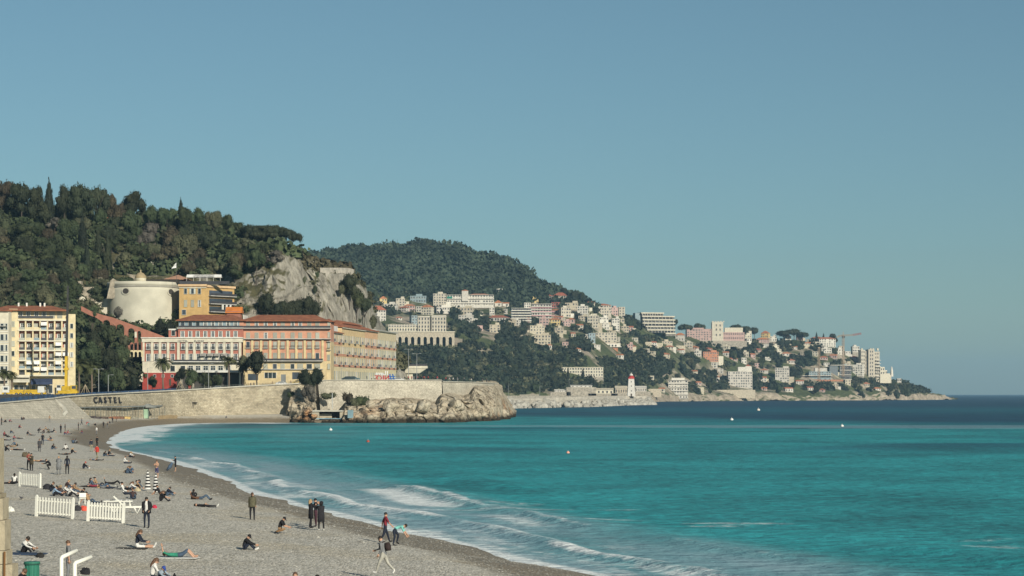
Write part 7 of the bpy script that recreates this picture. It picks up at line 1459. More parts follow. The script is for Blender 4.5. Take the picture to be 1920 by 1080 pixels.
# ---- standing people further off
MG = 'people standing or walking in the middle of the beach'
for a in [(59, 883, 'hold', 250, (.06, .05, .035), BK, 'person in a brown-olive coat standing left of the crouching figure', dict(coat=((.055, .045, .03), .3))), (54, 881, 'hold', 300, (.2, .05, .04), BK, 'companion in dark red half behind the brown-olive coat', {}),
          (110, 890, 'hold', 95, DN, GY, 'white-haired person in a blue jacket and long grey skirt', dict(coat=(GY, .45), hcol='blond')), (126, 889, 'stand', 100, NV, BK, 'woman in a dark blue jacket standing next to the grey skirt', dict(hair='long', fem=True)),
          (96, 881, 'crouch', 180, BK, BK, 'figure in black crouching left of the grey skirt', {}), (74, 847, 'walk', 100, (.05, .05, .055), (.06, .06, .065), 'person in dark grey walking away in front of a companion', dict(coat=((.05, .05, .055), .4))),
          (80, 834, 'walk', 100, BK, NV, 'person in navy walking just beyond the dark grey coat', {}), (171, 847, 'stand', 100, NV, (.22, .20, .14), 'man in a dark blue jacket and khaki trousers near the wet pebbles', {}), (182, 838, 'stand', 250, BK, BK, 'person in black behind the red jacket', {}),
          (182, 860, 'walk', 250, (.40, .04, .03), (.22, .20, .13), 'person in a bright red jacket and khaki trousers', dict(coat=((.40, .04, .03), .1))), (114, 812, 'stand', 60, BK, BK, 'left one of two thin dark figures standing by a seated group', {}), (122, 811, 'stand', 200, BK, BK, 'right one of two thin dark figures standing by a seated group', {}),
          (147, 807, 'stand', 20, BK, BK, 'dark standing figure left of the wet pebble edge', {}), (153, 797, 'walk', 30, GY, BK, 'grey walking figure beyond the dark one', {}), (167, 800, 'bend', 180, (.35, .05, .05), (.07, .16, .16), 'bending person with red top and teal trousers', {}),
          (194, 803, 'stand', 90, BK, BK, 'tall dark figure standing at the wet edge', {}), (201, 804, 'walk', 0, BK, GY, 'person in grey trousers right of the tall dark figure', {}), (211, 793, 'stand', 90, BK, BK, 'small dark figure at the far end of the beach', {}), (218, 791, 'stand', 200, (.2, .1, .08), BK, 'small brownish figure, farthest right on the far pebbles', {}),
          (3, 797, 'stand', 0, BK, BK, 'dark figure at the left edge below the ramp', {}), (93, 792, 'stand', 90, TN, GY, 'tan figure by the embankment foot', {}), (181, 815, 'stand', 250, WH, GY, 'lone figure in white on the wet pebbles', {}), (70, 812, 'crouch', 0, BK, BK, 'dark crouching figure left of the seated circle', {})]:
    kw = a[7]; P_(*a[:7], group=MG, **kw)
# ---- seated and lying people
SG = 'people sitting or lying on the pebbles'
cols = [BK, NV, (.20, .03, .05), DN, GY, WH, (.30, .08, .10), (.05, .03, .03), TN, OL]
nm_ = {id(BK): 'black', id(NV): 'navy', id(cols[2]): 'maroon', id(DN): 'denim blue', id(GY): 'grey', id(WH): 'white', id(cols[6]): 'rose', id(cols[7]): 'dark brown', id(TN): 'tan', id(OL): 'olive'}
SIT = [(35, 803, 'sit_knees', 0, 2, 'alone below the pale embankment'), (40, 787, 'sit_legs', 0, 1, 'at the foot of the embankment'), (46, 787, 'sit_knees', 180, 7, 'at the foot of the embankment, facing left'), (17, 791, 'sit_knees', 0, 6, 'beside the ramp'), (12, 792, 'sit_knees', 200, 0, 'next to the one in rose by the ramp'),
 (7, 817, 'sit_legs', 0, 2, 'at the left edge, farthest left of a group'), (13, 820, 'sit_back', 0, 0, 'second from the left in a group by the left edge'), (19, 812, 'sit_knees', 0, 0, 'behind a group by the left edge'), (25, 824, 'sit_knees', 340, 6, 'right end of a group by the left edge'), (10, 826, 'lie', 0, 0, 'in front of a group by the left edge'), (35, 823, 'lie', 0, 1, 'with legs towards the right of the rose one'),
 (20, 838, 'lie_knees', 180, 8, 'left one of a sunbathing row'), (29, 836, 'sit_back', 0, 3, 'in the middle of a sunbathing row'), (33, 844, 'lie', 0, 0, 'in front of a sunbathing row'), (9, 846, 'sit_knees', 0, 0, 'beside the stone pillar'), (8, 838, 'sit_knees', 180, 1, 'beside the stone pillar, further back'),
 (50, 815, 'sit_knees', 0, 0, 'alone left of the big seated circle'), (58, 816, 'lie', 0, 4, 'lying right of the black one'), (83, 812, 'sit_legs', 180, 7, 'left side of the big seated circle'), (88, 807, 'sit_back', 0, 8, 'back of the big seated circle'), (93, 812, 'sit_knees', 180, 9, 'right of centre in the big seated circle'), (99, 811, 'sit_back', 180, 0, 'right side of the big seated circle'),
 (97, 825, 'sit_knees', 180, 7, 'below the seated circle'), (91, 826, 'lie', 180, 8, 'lying below the seated circle'), (97, 842, 'sit_knees', 0, 0, 'on the open pebbles between walkers'), (120, 815, 'sit_knees', 0, 2, 'at the feet of two thin standing figures'), (126, 814, 'sit_legs', 0, 6, 'at the feet of two thin standing figures, right'),
 (155, 812, 'sit_knees', 180, 2, 'near the wet edge in the distance'), (180, 798, 'sit_knees', 180, 0, 'small, far away at the waterline bend'), (207, 794, 'sit_knees', 180, 0, 'small, beside the far standing figures'), (123, 844, 'sit_cross', 270, 5, 'next to a dark-haired companion'), (133, 850, 'sit_knees', 0, 0, 'right of the one in white'), (122, 853, 'lie', 180, 0, 'lying in front of the one in white'),
 (137, 831, 'sit_knees', 90, 3, 'left of a close pair'), (141, 831, 'sit_knees', 90, 4, 'right of a close pair'), (76, 866, 'lie', 0, 8, 'lying right of the standing coats'), (194, 855, 'sit_knees', 0, 0, 'left of a pair near the surf'), (203, 855, 'sit_legs', 0, 0, 'right of a pair near the surf'), (180, 863, 'lie', 0, 3, 'below the red jacket'),
 (243, 857, 'sit_knees', 0, 5, 'crouched close to the surf'), (249, 857, 'sit_knees', 180, 0, 'crouched close to the surf on the right'), (232, 869, 'sit_legs', 0, 5, 'leaning forward near the denim group'), (237, 887, 'sit_knees', 0, 3, 'left in the denim group'), (244, 888, 'sit_knees', 180, 0, 'middle of the denim group'), (250, 887, 'sit_knees', 180, 3, 'right in the denim group'),
 (155, 878, 'sit_knees', 0, 0, 'under a red cap, alone'), (27, 904, 'sit_knees', 90, 5, 'left of the rear fence panel'), (20, 907, 'lie', 180, 0, 'lying left of the rear fence panel'), (168, 914, 'lie', 180, 2, 'left of the big reclining group'), (176, 914, 'sit_back', 0, 3, 'second in the big reclining group'), (184, 912, 'sit_back', 0, 8, 'third in the big reclining group'), (193, 915, 'lie_knees', 0, 7, 'fourth in the big reclining group'), (200, 916, 'lie', 0, 4, 'lying at the front of the big reclining group'), (213, 909, 'lie_knees', 0, 0, 'with steeply bent black knees at the right of the reclining group'),
 (243, 919, 'sit_knees', 0, 5, 'left of the striped parasols'), (236, 919, 'lie', 180, 0, 'lying left of the one in white by the parasols'), (255, 917, 'sit_back', 180, 3, 'just left of the first parasol'), (263, 917, 'sit_knees', 180, 8, 'against the first parasol'), (301, 928, 'sit_back', 0, 0, 'right of the second parasol'), (312, 929, 'sit_knees', 0, 1, 'farther right of the second parasol'), (299, 940, 'sit_knees', 0, 0, 'in a long dark dress in front of the second parasol'),
 (248, 936, 'sit_knees', 90, 7, 'behind the white sun lounger'), (93, 922, 'sit_knees', 0, 0, 'behind the left end of the middle fence'), (99, 930, 'sit_knees', 350, 3, 'in a light blue shirt behind the middle fence'), (108, 928, 'sit_knees', 350, 7, 'behind the middle fence, third from its left end'), (118, 928, 'sit_knees', 350, 5, 'behind the middle fence, first of two in white'), (128, 931, 'sit_knees', 350, 5, 'behind the middle fence, second of two in white'), (134, 924, 'sit_knees', 340, 8, 'behind the middle fence, farther back'), (150, 934, 'sit_knees', 0, 0, 'right end of the row behind the middle fence'), (122, 918, 'sit_knees', 20, 7, 'second row behind the middle fence'),
 (168, 944, 'sit_back', 0, 8, 'in the gap between the two near fences'), (423, 783, 'sit_knees', 0, 0, 'tiny, alone on the pebble mound below the quay wall'), (285, 776, 'sit_knees', 0, 0, 'tiny, beside the reed fence')]
HC = ['dark', 'brown', 'dark', 'dark', 'blond']; rg = random.Random(8)
for i, (px, py, ps, fc, ci, wh) in enumerate(SIT):
    c = cols[ci]; lg = rg.choice([BK, NV, DN, BK]); top = (.20, .28, .38) if 'light blue' in wh else c; act = {'sit_knees': 'sitting', 'sit_legs': 'sitting', 'sit_back': 'leaning back', 'lie': 'lying', 'lie_knees': 'lying', 'sit_cross': 'sitting'}[ps]
    lb = 'person in %s %s' % (nm_[id(c)] if 'light blue' not in wh else 'jeans', wh if wh.split()[0] in ('lying', 'crouched', 'leaning') else act+' '+wh); lb = ' '.join(lb.split()[:16])
    P_(px, py+rg.uniform(-.4, .8), ps, fc+rg.uniform(-25, 25), top, lg, lb, group=SG, hair=('cap' if 'red cap' in wh else rg.choice(('short', 'short', 'long', 'bun'))), hatcol=(.35, .03, .03) if 'red cap' in wh else None, hcol=rg.choice(HC), sleeve=SK if rg.random() < .35 else None, shoes=rg.choice((WH, BK, GY)), coat=None, size=rg.uniform(.94, 1.04))
P_(232, 945, 'seat', 10, WH, NV, 'person in a white shirt reclining on the white sun lounger', loc=None, group=SG, dz=.32, hcol='dark')
o = None
# ---- beach things
def put(mb_or, name, mat, px, py, label, cat, rz=0, group=None, dz=0):
    x, Y, z = beach_hit(px, py); o = mb_or.build(name, mat, None); o.location = (x, Y, z+dz); o.rotation_euler = (0, 0, rz); return tag(o, label, cat, group)
FW_ = M('fence_white_paint', (.68, .67, .60), rough=.55, var=.06)
pk = MB().box(-.042, .042, -.015, .015, 0, 1).add([(-.042, -.015, 1), (.042, -.015, 1), (.042, .015, 1), (-.042, .015, 1), (0, 0, 1.06)], [(0, 1, 4), (1, 2, 4), (2, 3, 4), (3, 0, 4)]).mesh('picket', FW_)
def fence(pa, pb, hpx, n, label):
    A_ = Vector(beach_hit(*pa)); B_ = Vector(beach_hit(*pb)); d_ = B_-A_; L_ = math.hypot(d_.x, d_.y); r = empty('picket_fence', A_, math.atan2(d_.y, d_.x), label, 'fence', 'white picket fence panels'); r.rotation_euler[1] = -math.atan2(d_.z, L_)
    h = hpx*(A_.y+B_.y)/2/F
    for x in (0, L_): MB().box(x-.075, x+.075, -.06, .06, -.15, h).lathe([(.07, h), (.085, h+.03), (.02, h+.08)], 8, (x, 0)).build('post', FW_, r)
    for z_ in (h*.20, h*.80): MB().box(.08, L_-.08, .0, .035, z_-.04, z_+.04).build('rail', FW_, r)
    for i in range(n): x = .12+(L_-.24)*(i+.5)/n; inst('picket', pk, r, (x, -.02, h*.14), scale=(1, 1, h*.80))
fence((68, 968), (136, 973.5), 38, 11, 'white picket fence panel in the middle, in front of the seated row'); fence((165, 977), (231, 981), 37, 11, 'right white picket fence panel beside the man in the suit'); fence((36.5, 912), (75, 915), 26, 11, 'rear white picket fence panel behind the seated row')
# closed striped parasols
SB, SW = M('parasol_black', (.02, .02, .022)), M('parasol_white', (.60, .59, .56))
for px, py, hpx, lb in ((277, 921, 41, 'left closed black and white striped beach parasol'), (292, 926, 40, 'right closed black and white striped beach parasol')):
    x, Y, z = beach_hit(px, py); h = hpx*Y/F; r = empty('closed_parasol', (x, Y, z), 0, lb, 'parasol', 'striped parasols'); MB().tube([(0, 0, 0), (0, 0, h)], .02, 6).build('pole', WOOD, r); n_ = 12
    for i in range(n_):
        t0, t1 = i/n_, (i+1)/n_; z0, z1 = h*(.10+.86*t0), h*(.10+.86*t1)-.005; r0, r1 = .21*(1-t0)**.7+.03, .21*(1-t1)**.7+.03; MB().lathe([(r0*1.08, z0), (r1, z1)], 10).build('stripe', SB if i % 2 else SW, r)
# white slatted sun lounger
x, Y, z = beach_hit(236, 962); r = empty('sun_lounger', (x, Y, z), R(8), 'white plastic sun lounger with a raised slatted back behind the right fence panel', 'sun lounger')
MB().box(-.95, .95, -.32, -.26, .34, .42).box(-.95, .95, .26, .32, .34, .42).build('frame', FW_, r)
for i in range(9): MB().box(-.9+i*.13+.55, -.82+i*.13+.55, -.3, .3, .38, .41).build('slat', FW_, r) if i < 3 else MB().box(-.95+i*.16, -.85+i*.16, -.3, .3, .38, .41).build('slat', FW_, r)
for sx in (-.7, .7):
    for sy in (-.29, .29): MB().tube([(sx-.2, sy, .36), (sx, sy, .0), (sx+.2, sy, .36)], .03, 6).build('leg', FW_, r)
q = MB()
for sy in (-.28, .28): q.tube([(-.1, sy, .42), (-.75, sy, 1.05)], .03, 6)
q.build('back_frame', FW_, r); [MB().add([(-.1-.13*i, -.27, .45+.125*i), (-.1-.13*i, .27, .45+.125*i), (-.18-.13*i, .27, .53+.125*i), (-.18-.13*i, -.27, .53+.125*i)], [(0, 1, 2, 3)]).build('back_slat', FW_, r) for i in range(5)]
x, Y, z = beach_hit(222, 950); r = empty('sun_lounger', (x, Y, z), R(5), 'white sun lounger with a black and white patterned cushion behind the first one', 'sun lounger'); MB().box(-.95, .95, -.3, .3, .34, .4).build('frame', FW_, r)
CK = M('patterned_cushion', (.03, .03, .03), col2=(.6, .6, .58), scale=9, var=.9); MB().box(-.9, .8, -.28, .28, .405, .47).build('cushion', CK, r); [MB().box(sx, sx+.06, sy, sy+.05, 0, .34).build('leg', FW_, r) for sx in (-.8, .75) for sy in (-.27, .22)]
# white plastic chairs near the group
for px, py, lb in ((154, 946, 'white plastic chair behind the gap between the near fences'),):
    x, Y, z = beach_hit(px, py); r = empty('plastic_chair', (x, Y, z), R(200), lb, 'chair'); MB().box(-.22, .22, -.22, .22, .40, .44).build('seat', FW_, r); MB().box(-.22, .22, .2, .24, .48, .78).build('backrest', FW_, r); [MB().tube([(sx, sy, 0), (sx*.9, sy*.9, .42)], .02, 6).build('leg', FW_, r) for sx in (-.2, .2) for sy in (-.2, .2)]
for px, py, c_, lb, w_ in ((157, 958, (.55, .08, .05), 'bright orange-red jacket draped over a low seat between the near fences', .22), (145, 958, (.03, .03, .035), 'black bag next to the orange-red jacket', .24), (88, 918, (.02, .02, .025), 'large black bag behind the left end of the middle fence', .3), (290, 953, (.40, .03, .06), 'small red bag hanging beside the man in the suit', .16), (75, 1046, (.02, .02, .02), 'black bag at the end of the dark blue mat', .15), (160, 1078, (.015, .015, .018), 'black jacket held beside the right white handrail', .2), (48, 857, (.10, .08, .05), 'brown triangular blanket heap on the middle of the beach', .4), (258, 921, (.40, .34, .22), 'pale straw bag at the foot of the first striped parasol', .2), (20, 960, (.6, .6, .55), 'small white box beside the stone pillar', .22)):
    m = MB(); m.lathe([(w_*.9, 0), (w_*1.08, w_*.35), (w_*1.0, w_*.8), (w_*.7, w_*1.2), (w_*.25, w_*1.38)], 14); jit = random.Random(px); m.v = [(a*(1+jit.uniform(-.22, .22)), b_*.7, c*(1+jit.uniform(-.22, .18))) for a, b_, c in m.v]; put(m, 'bag' if 'bag' in lb else 'jacket' if 'jacket' in lb else 'blanket' if 'blanket' in lb else 'box', cloth(c_), px, py, lb, 'bag' if 'bag' in lb else 'jacket' if 'jacket' in lb else 'blanket' if 'blanket' in lb else 'box', 0)
m = MB(); m.box(-.95, 1.0, -.45, .45, 0, .05); put(m, 'beach_mat', cloth((.03, .05, .09)), 42, 1040, 'dark blue mat under the man in the white shirt', 'mat', R(-12), dz=.01)
m = MB(); m.box(-.9, .6, -.35, .3, 0, .03); put(m, 'towel', cloth((.03, .03, .03)), 252, 1029, 'black towel under the long-haired woman with bare legs', 'towel', R(-4), dz=.01)
m = MB(); m.box(-.9, .9, -.35, .35, 0, .03); put(m, 'towel', cloth((.5, .5, .48)), 335, 1047, 'pale towel under the person in green', 'towel', R(-8), dz=.01)
# scattered bigger pebbles, far too many to count
rr = np.random.RandomState(3); n_ = 46000; u_ = rr.uniform(0, 1, n_)**1.25; Yp = 80+150*u_; pxp = rr.uniform(-60, 1180, n_); xp = X(pxp, Yp); dp, _ = shore_dist(xp, Yp); ok = dp > .3; xp, Yp = xp[ok], Yp[ok]; zp = beach_z(xp, Yp); n_ = len(xp)
oc = np.array([[1, 0, 0], [.3, .9, 0], [-.8, .5, 0], [-.7, -.6, 0], [.4, -.9, 0], [0, .1, .75], [0, 0, -.6]], float); of = np.array([[0, 1, 5], [1, 2, 5], [2, 3, 5], [3, 4, 5], [4, 0, 5]])
sz = rr.gamma(3.0, .008, n_)+.013; sz *= np.interp(Yp, [80, 230], [1, 1.5]); an = rr.uniform(0, 6.28, n_); ca, sa = np.cos(an), np.sin(an); j3 = rr.uniform(.7, 1.2, (n_, 3)); P3 = oc[None]*j3[:, None]
Vp = np.stack([(P3[..., 0]*ca[:, None]-P3[..., 1]*sa[:, None])*sz[:, None]+xp[:, None], (P3[..., 0]*sa[:, None]+P3[..., 1]*ca[:, None])*sz[:, None]+Yp[:, None], P3[..., 2]*sz[:, None]*.8+zp[:, None]+.01], -1)
pm = bpy.data.materials.new('loose_pebbles'); pm.use_nodes = True; t, N, L = nodes(pm); b = t.nodes['Principled BSDF']; b.inputs['Roughness'].default_value = .75; a_ = N('Attribute', attribute_name='shade'); cr_ = N('ValToRGB'); L(a_.outputs['Fac'], cr_.inputs[0]); L(cr_.outputs[0], b.inputs['Base Color'])
cr_.color_ramp.elements[0].color = (.23, .215, .18, 1); cr_.color_ramp.elements[1].color = (.62, .59, .51, 1); e = cr_.color_ramp.elements.new(.5); e.color = (.30, .285, .25, 1)
shd = np.clip(rr.beta(1.7, 2.2, n_)-.22*(dp[ok] < 6), 0, 1)
o = npobj('pebbles', Vp.reshape(-1, 3), (of[None]+7*np.arange(n_)[:, None, None]).reshape(-1, 3), pm, attrs={'shade': np.repeat(shd, 7)}); tag(o, 'loose grey and pale pebbles lying over the beach', kind='stuff')
# pigeon
x, Y, z = beach_hit(40, 937); r = empty('pigeon', (x, Y, z), R(160), 'small grey pigeon on the pebbles left of the middle fence', 'bird'); m = MB(); m.tube([(-.17, 0, .14), (-.08, 0, .13), (0, 0, .13), (.07, 0, .16), (.10, 0, .21), (.14, 0, .23), (.17, 0, .225)], [.01, .045, .062, .05, .028, .025, .006], 8); m.tube([(.0, .02, .09), (.0, .02, 0), (.03, .02, 0)], .006, 4); m.tube([(.0, -.02, .09), (.0, -.02, 0), (.03, -.02, 0)], .006, 4); m.build('body', cloth((.06, .06, .07)), r, True)
# green bin
x, Y, z = X(60, 80), 80.0, 2.3; r = empty('green_bin', (x, Y, z), 0, 'green ribbed litter bin at the bottom left beside the stone pillar', 'bin'); GB = M('bin_green', (.03, .16, .11), rough=.5)
top_z = Z(1053, 80)-z; MB().lathe([(.22, 0), (.27, top_z-.06), (.30, top_z-.06), (.30, top_z)], 18).build('drum', GB, r); MB().lathe([(.31, top_z-.10), (.31, top_z-.05)], 18).build('rim', M('bin_rim', (.02, .08, .06)), r); [MB().box(.255*cos(a)-.02, .255*cos(a)+.02, .255*sin(a)-.02, .255*sin(a)+.02, .05, top_z-.12).build('rib', GB, r) for a in [2*pi*k/12 for k in range(12)]]
# white bent handrails
r = empty('access_handrails', (X(140, 76), 76, 1.8), 0, 'pair of thick white bent handrails rising at the bottom left', 'handrail')
for dx, pt, pe in ((-24, (115, 1046), (144, 1032)), (-4, (140, 1057), (171, 1044))):
    p = [Vector((X(pt[0], 76), 76, .6)), Vector((X(pt[0], 76), 76, Z(pt[1], 76))), Vector((X(pt[0], 76)+.02, 76.05, Z(pt[1]-1.5, 76))), Vector((X(pe[0], 76.6), 76.6, Z(pe[1], 76.6)))]; q = MB(); q.tube([v-Vector((X(140, 76), 76, 1.8)) for v in p], .075, 8); q.build('rail', FW_, r, True)
# stone pillar with a rusty bar at the left edge
r = empty('stone_pillar', (X(-10, 62), 62, 1.8), 0, 'tall tan stone pillar blocks at the left edge with a rusty iron bar', 'pillar'); PS = M('tan_sandstone', (.36, .31, .22), bump=.03, scale=3); PS2 = M('tan_sandstone_dark', (.27, .23, .16), bump=.03, scale=3)
xx_ = lambda p: X(p, 62)-X(-10, 62); z_ = lambda p: Z(p, 62)-1.8
for a, b_, c, mt in ((7, 822, 925, PS), (11.5, 926, 934, PS2), (16, 935, 975, PS), (20, 976, 1032, PS), (23, 1033, 1058, PS), (34, 1059, 1190, PS)): MB().box(xx_(-75), xx_(a-11), 0, .75, z_(c), z_(b_)).build('block', mt, r)
MB().tube([(xx_(9), -.06, z_(1090)), (xx_(9.5), -.06, z_(1034))], .035, 6).build('iron_bar', M('rust', (.16, .08, .03)), r)
MB().lathe([(.25, 0), (.25, .28), (.1, .38)], 10).build('x', BLK) if False else None
# buoys and a gull
for px, py, cl, lb in ((690, 829, (.30, .07, .05), 'dark reddish buoy nearest the surf'), (1065, 850, (.70, .30, .22), 'orange and white buoy in the middle of the bay'), (1579, 800, (.62, .6, .56), 'white buoy far out on the right'), (620, 807, (.6, .6, .57), 'white buoy below the boathouse'), (1422, 770, (.55, .5, .45), 'tiny buoy in the far dark water'), (1372, 788, (.6, .6, .58), 'small pale buoy left of the far white buoy')):
    Y = F*H/(py-HOR); r = empty('buoy', (X(px, Y), Y, 0), 0, lb, 'buoy'); s = Y/F; MB().lathe([(.1, -.3), (.9*s*3, 0), (1.1*s*3, .5*s*3), (.7*s*3, 1.1*s*3), (.2*s*3, 1.3*s*3)], 12).build('float', M('buoy_%d' % px, cl), r, True); MB().tube([(0, 0, 1.2*s*3), (0, 0, 2.0*s*3)], .12*s*2, 6).build('marker', cloth(WH), r)
# ================================================================ ROADSIDE THINGS
YP = M('machine_yellow', (.50, .33, .03), rough=.4, var=.15); TW = M('truck_white', (.55, .55, .52), rough=.35, var=.06); TYRE = M('tyre', (.02, .02, .02)); RIM = M('rim', (.25, .25, .25), rough=.4)
wheel_me = MB().lathe([(.3, -.13), (.48, -.13), (.5, -.08), (.5, .08), (.48, .13), (.3, .13)], 16).mesh('tyre', TYRE, True); rim_me = MB().lathe([(.28, -.14), (.1, -.09), (.1, .09), (.28, .14)], 12).mesh('rim', RIM)
def wheel(parent, x, y, r_=.5):
    o = inst('wheel', wheel_me, parent, (x, y, r_), scale=r_/.5); o.rotation_euler = (pi/2, 0, 0); q = inst('rim', rim_me, o)
def truck(px, py, Y, label, face=0, k=1.0):
    z = 8.9; r = empty('service_truck', (X(px, Y), Y, z), R(face), label, 'truck', 'yellow and white works trucks'); r.scale = (k,)*3
    MB().box(-3.2, 3.2, -1.1, 1.1, .55, 1.35).build('chassis', YP, r); m = MB(); m.add([(-3.2, -1.15, 1.0), (-1.0, -1.15, 1.0), (-1.0, 1.15, 1.0), (-3.2, 1.15, 1.0), (-3.0, -1.1, 3.0), (-1.1, -1.1, 3.0), (-1.1, 1.1, 3.0), (-3.0, 1.1, 3.0)], [(0, 1, 5, 4), (1, 2, 6, 5), (2, 3, 7, 6), (3, 0, 4, 7), (4, 5, 6, 7), (0, 3, 2, 1)]); m.build('cab', TW, r)
    MB().box(-3.16, -3.05, -.95, .95, 1.9, 2.7).build('windscreen', GLASS, r); MB().box(-2.7, -1.5, -1.19, -1.14, 1.9, 2.6).build('side_window', GLASS, r); MB().box(-.9, 3.3, -1.1, 1.1, 1.4, 1.9).build('load_bed', YP, r); MB().box(-3.35, -3.2, -1.1, 1.1, .5, .9).build('bumper', YP, r)
    for x in (-2.3, 1.2, 2.5):
        for y in (-1.0, 1.0): wheel(r, x, y, .5)
    for y in (-.8, .8): MB().box(-3.24, -3.19, y-.15, y+.15, 1.1, 1.35).build('headlight', WOOD, r)
truck(25, 742, 600, 'works truck with a white cab and yellow body, left one by the blue barrier', 0, .9); truck(66, 740, 606, 'works truck with a white cab and yellow body, right one by the blue barrier', 180, .9)
# mobile crane
Y = 622; z = 8.9; s_ = Y/F; r = empty('mobile_crane', (X(130, Y), Y, z), 0, 'yellow mobile crane with a tall boom whose upper part is dark, beside the palms', 'crane'); XL = lambda p: (p-130)*s_; ZL = lambda p: Z(p, Y)-z
MB().box(XL(110), XL(146), -1.2, 1.2, .6, 1.5).build('chassis', YP, r); MB().box(XL(117), XL(132), -1.1, 1.1, 1.55, 2.8).build('turntable', YP, r); MB().box(XL(133), XL(143), -1.1, 1.1, 1.5, 3.0).build('cab', YP, r); MB().box(XL(136), XL(143)+.05, -1.12, -1.08, 2.0, 2.8).build('cab_window', GLASS, r); MB().box(XL(108), XL(116), -1.1, 1.1, 1.5, 2.3).build('counterweight', TW, r)
MB().tube([(XL(124), 0, 2.0), (XL(124.5), 0, ZL(668))], .55, 4).build('lower_boom', YP, r); MB().tube([(XL(124.5), 0, ZL(668)), (XL(126), 0, ZL(600)), (XL(127.5), 0, ZL(536))], [.48, .42, .30], 4).build('upper_boom', M('boom_dark', (.035, .035, .035)), r); MB().box(XL(120), XL(129), -.5, .5, ZL(694), ZL(690)).build('boom_collar', YP, r)
for x in (112, 120, 134, 142):
    for y in (-1, 1): wheel(r, XL(x), y, .5)
for x in (109, 147): MB().box(XL(x)-.15, XL(x)+.15, -2, 2, .0, .7).build('outrigger', YP, r)
def car(px, Y, z, face, col, label, k=1.0):
    r = empty('parked_car', (X(px, Y), Y, z), R(face), label, 'car'); r.scale = (k,)*3; pf = [(-2.1, .35), (-2.12, .75), (-1.9, .95), (-1.5, 1.05), (-1.0, 1.42), (.5, 1.45), (1.1, 1.0), (1.9, .88), (2.1, .65), (2.1, .35)]
    def ext(pr, y0, y1, nm, mt, par): n = len(pr); m = MB(); m.add([(a, y0, b_) for a, b_ in pr]+[(a, y1, b_) for a, b_ in pr], [tuple(range(n)), tuple(range(n, 2*n))[::-1]]+[((i+1) % n, i, i+n, (i+1) % n+n) for i in range(n)]); return m.build(nm, mt, par)
    ext(pf, -.85, .85, 'body', M('car_'+col[0], col[1], rough=.3, spec=.6), r)
    for y in (-.86, .845): ext([(-1.35, 1.02), (-.95, 1.34), (.42, 1.37), (.95, 1.0)], y, y+.015, 'side_window', GLASS, r)
    for x in (-1.3, 1.3):
        for y in (-.8, .8): wheel(r, x, y, .32)
    MB().box(2.08, 2.13, -.7, -.45, .6, .75).build('headlight', WOOD, r); MB().box(2.08, 2.13, .45, .7, .6, .75).build('headlight', WOOD, r); return r
car(528, 734, road_z(528)+.12, 5, ('white', (.58, .58, .57)), 'small white car parked in front of the yellow residence')
car(654, 745, 13.87, 2, ('dark', (.03, .045, .05)), 'dark estate car parked on the headland road', 1.15); car(662, 750, 13.87, 2, ('grey', (.08, .12, .13)), 'dark teal car just behind the dark estate car', 1.2); car(748, 770, 13.87, 0, ('pale', (.5, .5, .48)), 'white van-like car right of the blue hash sign')
car(560, 735, road_z(560)+.12, 5, ('ochre', (.35, .25, .08)), 'ochre car half hidden by the dark tree at the quay end'); car(150, 646, road_z(150)+.1, 10, ('silver', (.3, .3, .3)), 'grey car behind the blue barrier near the palms'); car(410, 730, road_z(410)+.1, 6, ('silver2', (.35, .36, .37)), 'light grey car in front of the hotel arcade'); car(95, 628, road_z(95)+.1, 8, ('blueish', (.08, .12, .2)), 'blue car between the trucks and the crane')
# motor scooters
for k in range(4):
    px = 491+k*5.5; Y = 733; r = empty('motor_scooter', (X(px, Y), Y, road_z(px)+.12), R(60), 'dark motor scooter parked left of the white car, '+['first from the left', 'second from the left', 'third from the left', 'nearest the car'][k], 'scooter', 'scooters parked by the yellow residence')
    MB().tube([(-.7, 0, .7), (0, 0, .6), (.15, 0, .3), (.5, 0, .45), (.6, 0, 1.05)], [.14, .16, .12, .1, .05], 7).build('body', BLK, r); MB().tube([(.55, -.3, 1.05), (.55, .3, 1.05)], .03, 5).build('handlebar', BLK, r); [wheel(r, x, 0, .24) for x in (-.55, .62)]
# lamp posts
def lamp(px, ptop, Y, z, label, heads=1, grp='lamp posts along the promenade'):
    h = Z(ptop, Y)-z; r = empty('lamp_post', (X(px, Y), Y, z), 0, label, 'lamp post', grp); g = M('lamp_grey', (.25, .26, .26)); MB().tube([(0, 0, 0), (0, 0, h)], [.13, .08], 7).build('pole', g, r)
    for k in range(heads): sg = 1 if k == 0 else -1; MB().tube([(0, 0, h-.1-.0*k), (sg*.9, 0, h+.1), (sg*1.3, 0, h+.05)], .05, 5).build('arm', g, r); MB().box(sg*1.3-.35, sg*1.3+.35, -.14, .14, h-.02, h+.1).build('lamp_head', g, r)
for a in [(185, 692, 650, 'double-headed lamp post between the crane and the stair', 2), (203, 703, 655, 'stout grey post leaning on struts right of the double lamp', 1), (277, 690, 695, 'lamp post in front of the red ground floor', 1), (391, 682, 724, 'lamp post in the middle of the hotel front', 1), (640, 690, 740, 'lamp post in front of the seafront terrace', 1), (766, 655, 775, 'tall floodlight mast left of the pair behind the parapet', 2), (781.5, 663, 790, 'tall floodlight mast right of the pair behind the parapet', 2), (78, 728, 612, 'short white post with a box by the blue barrier', 1)]:
    lamp(a[0], a[1], a[2], road_z(a[0])+.05, a[3], a[4])
for i, (px, pt, Y) in enumerate([(1012, 724, 1500), (953, 722, 1450), (1108, 719, 1900), (1155, 722, 1900), (1067, 712, 1900)]): lamp(px, pt, Y, 6.0, 'thin pole on the harbour, '+['right behind the jetty centre', 'just beyond the headland tip', 'left of the low harbour sheds', 'close to the lighthouse on its left', 'in front of the long low flats'][i], 1, 'poles around the harbour')
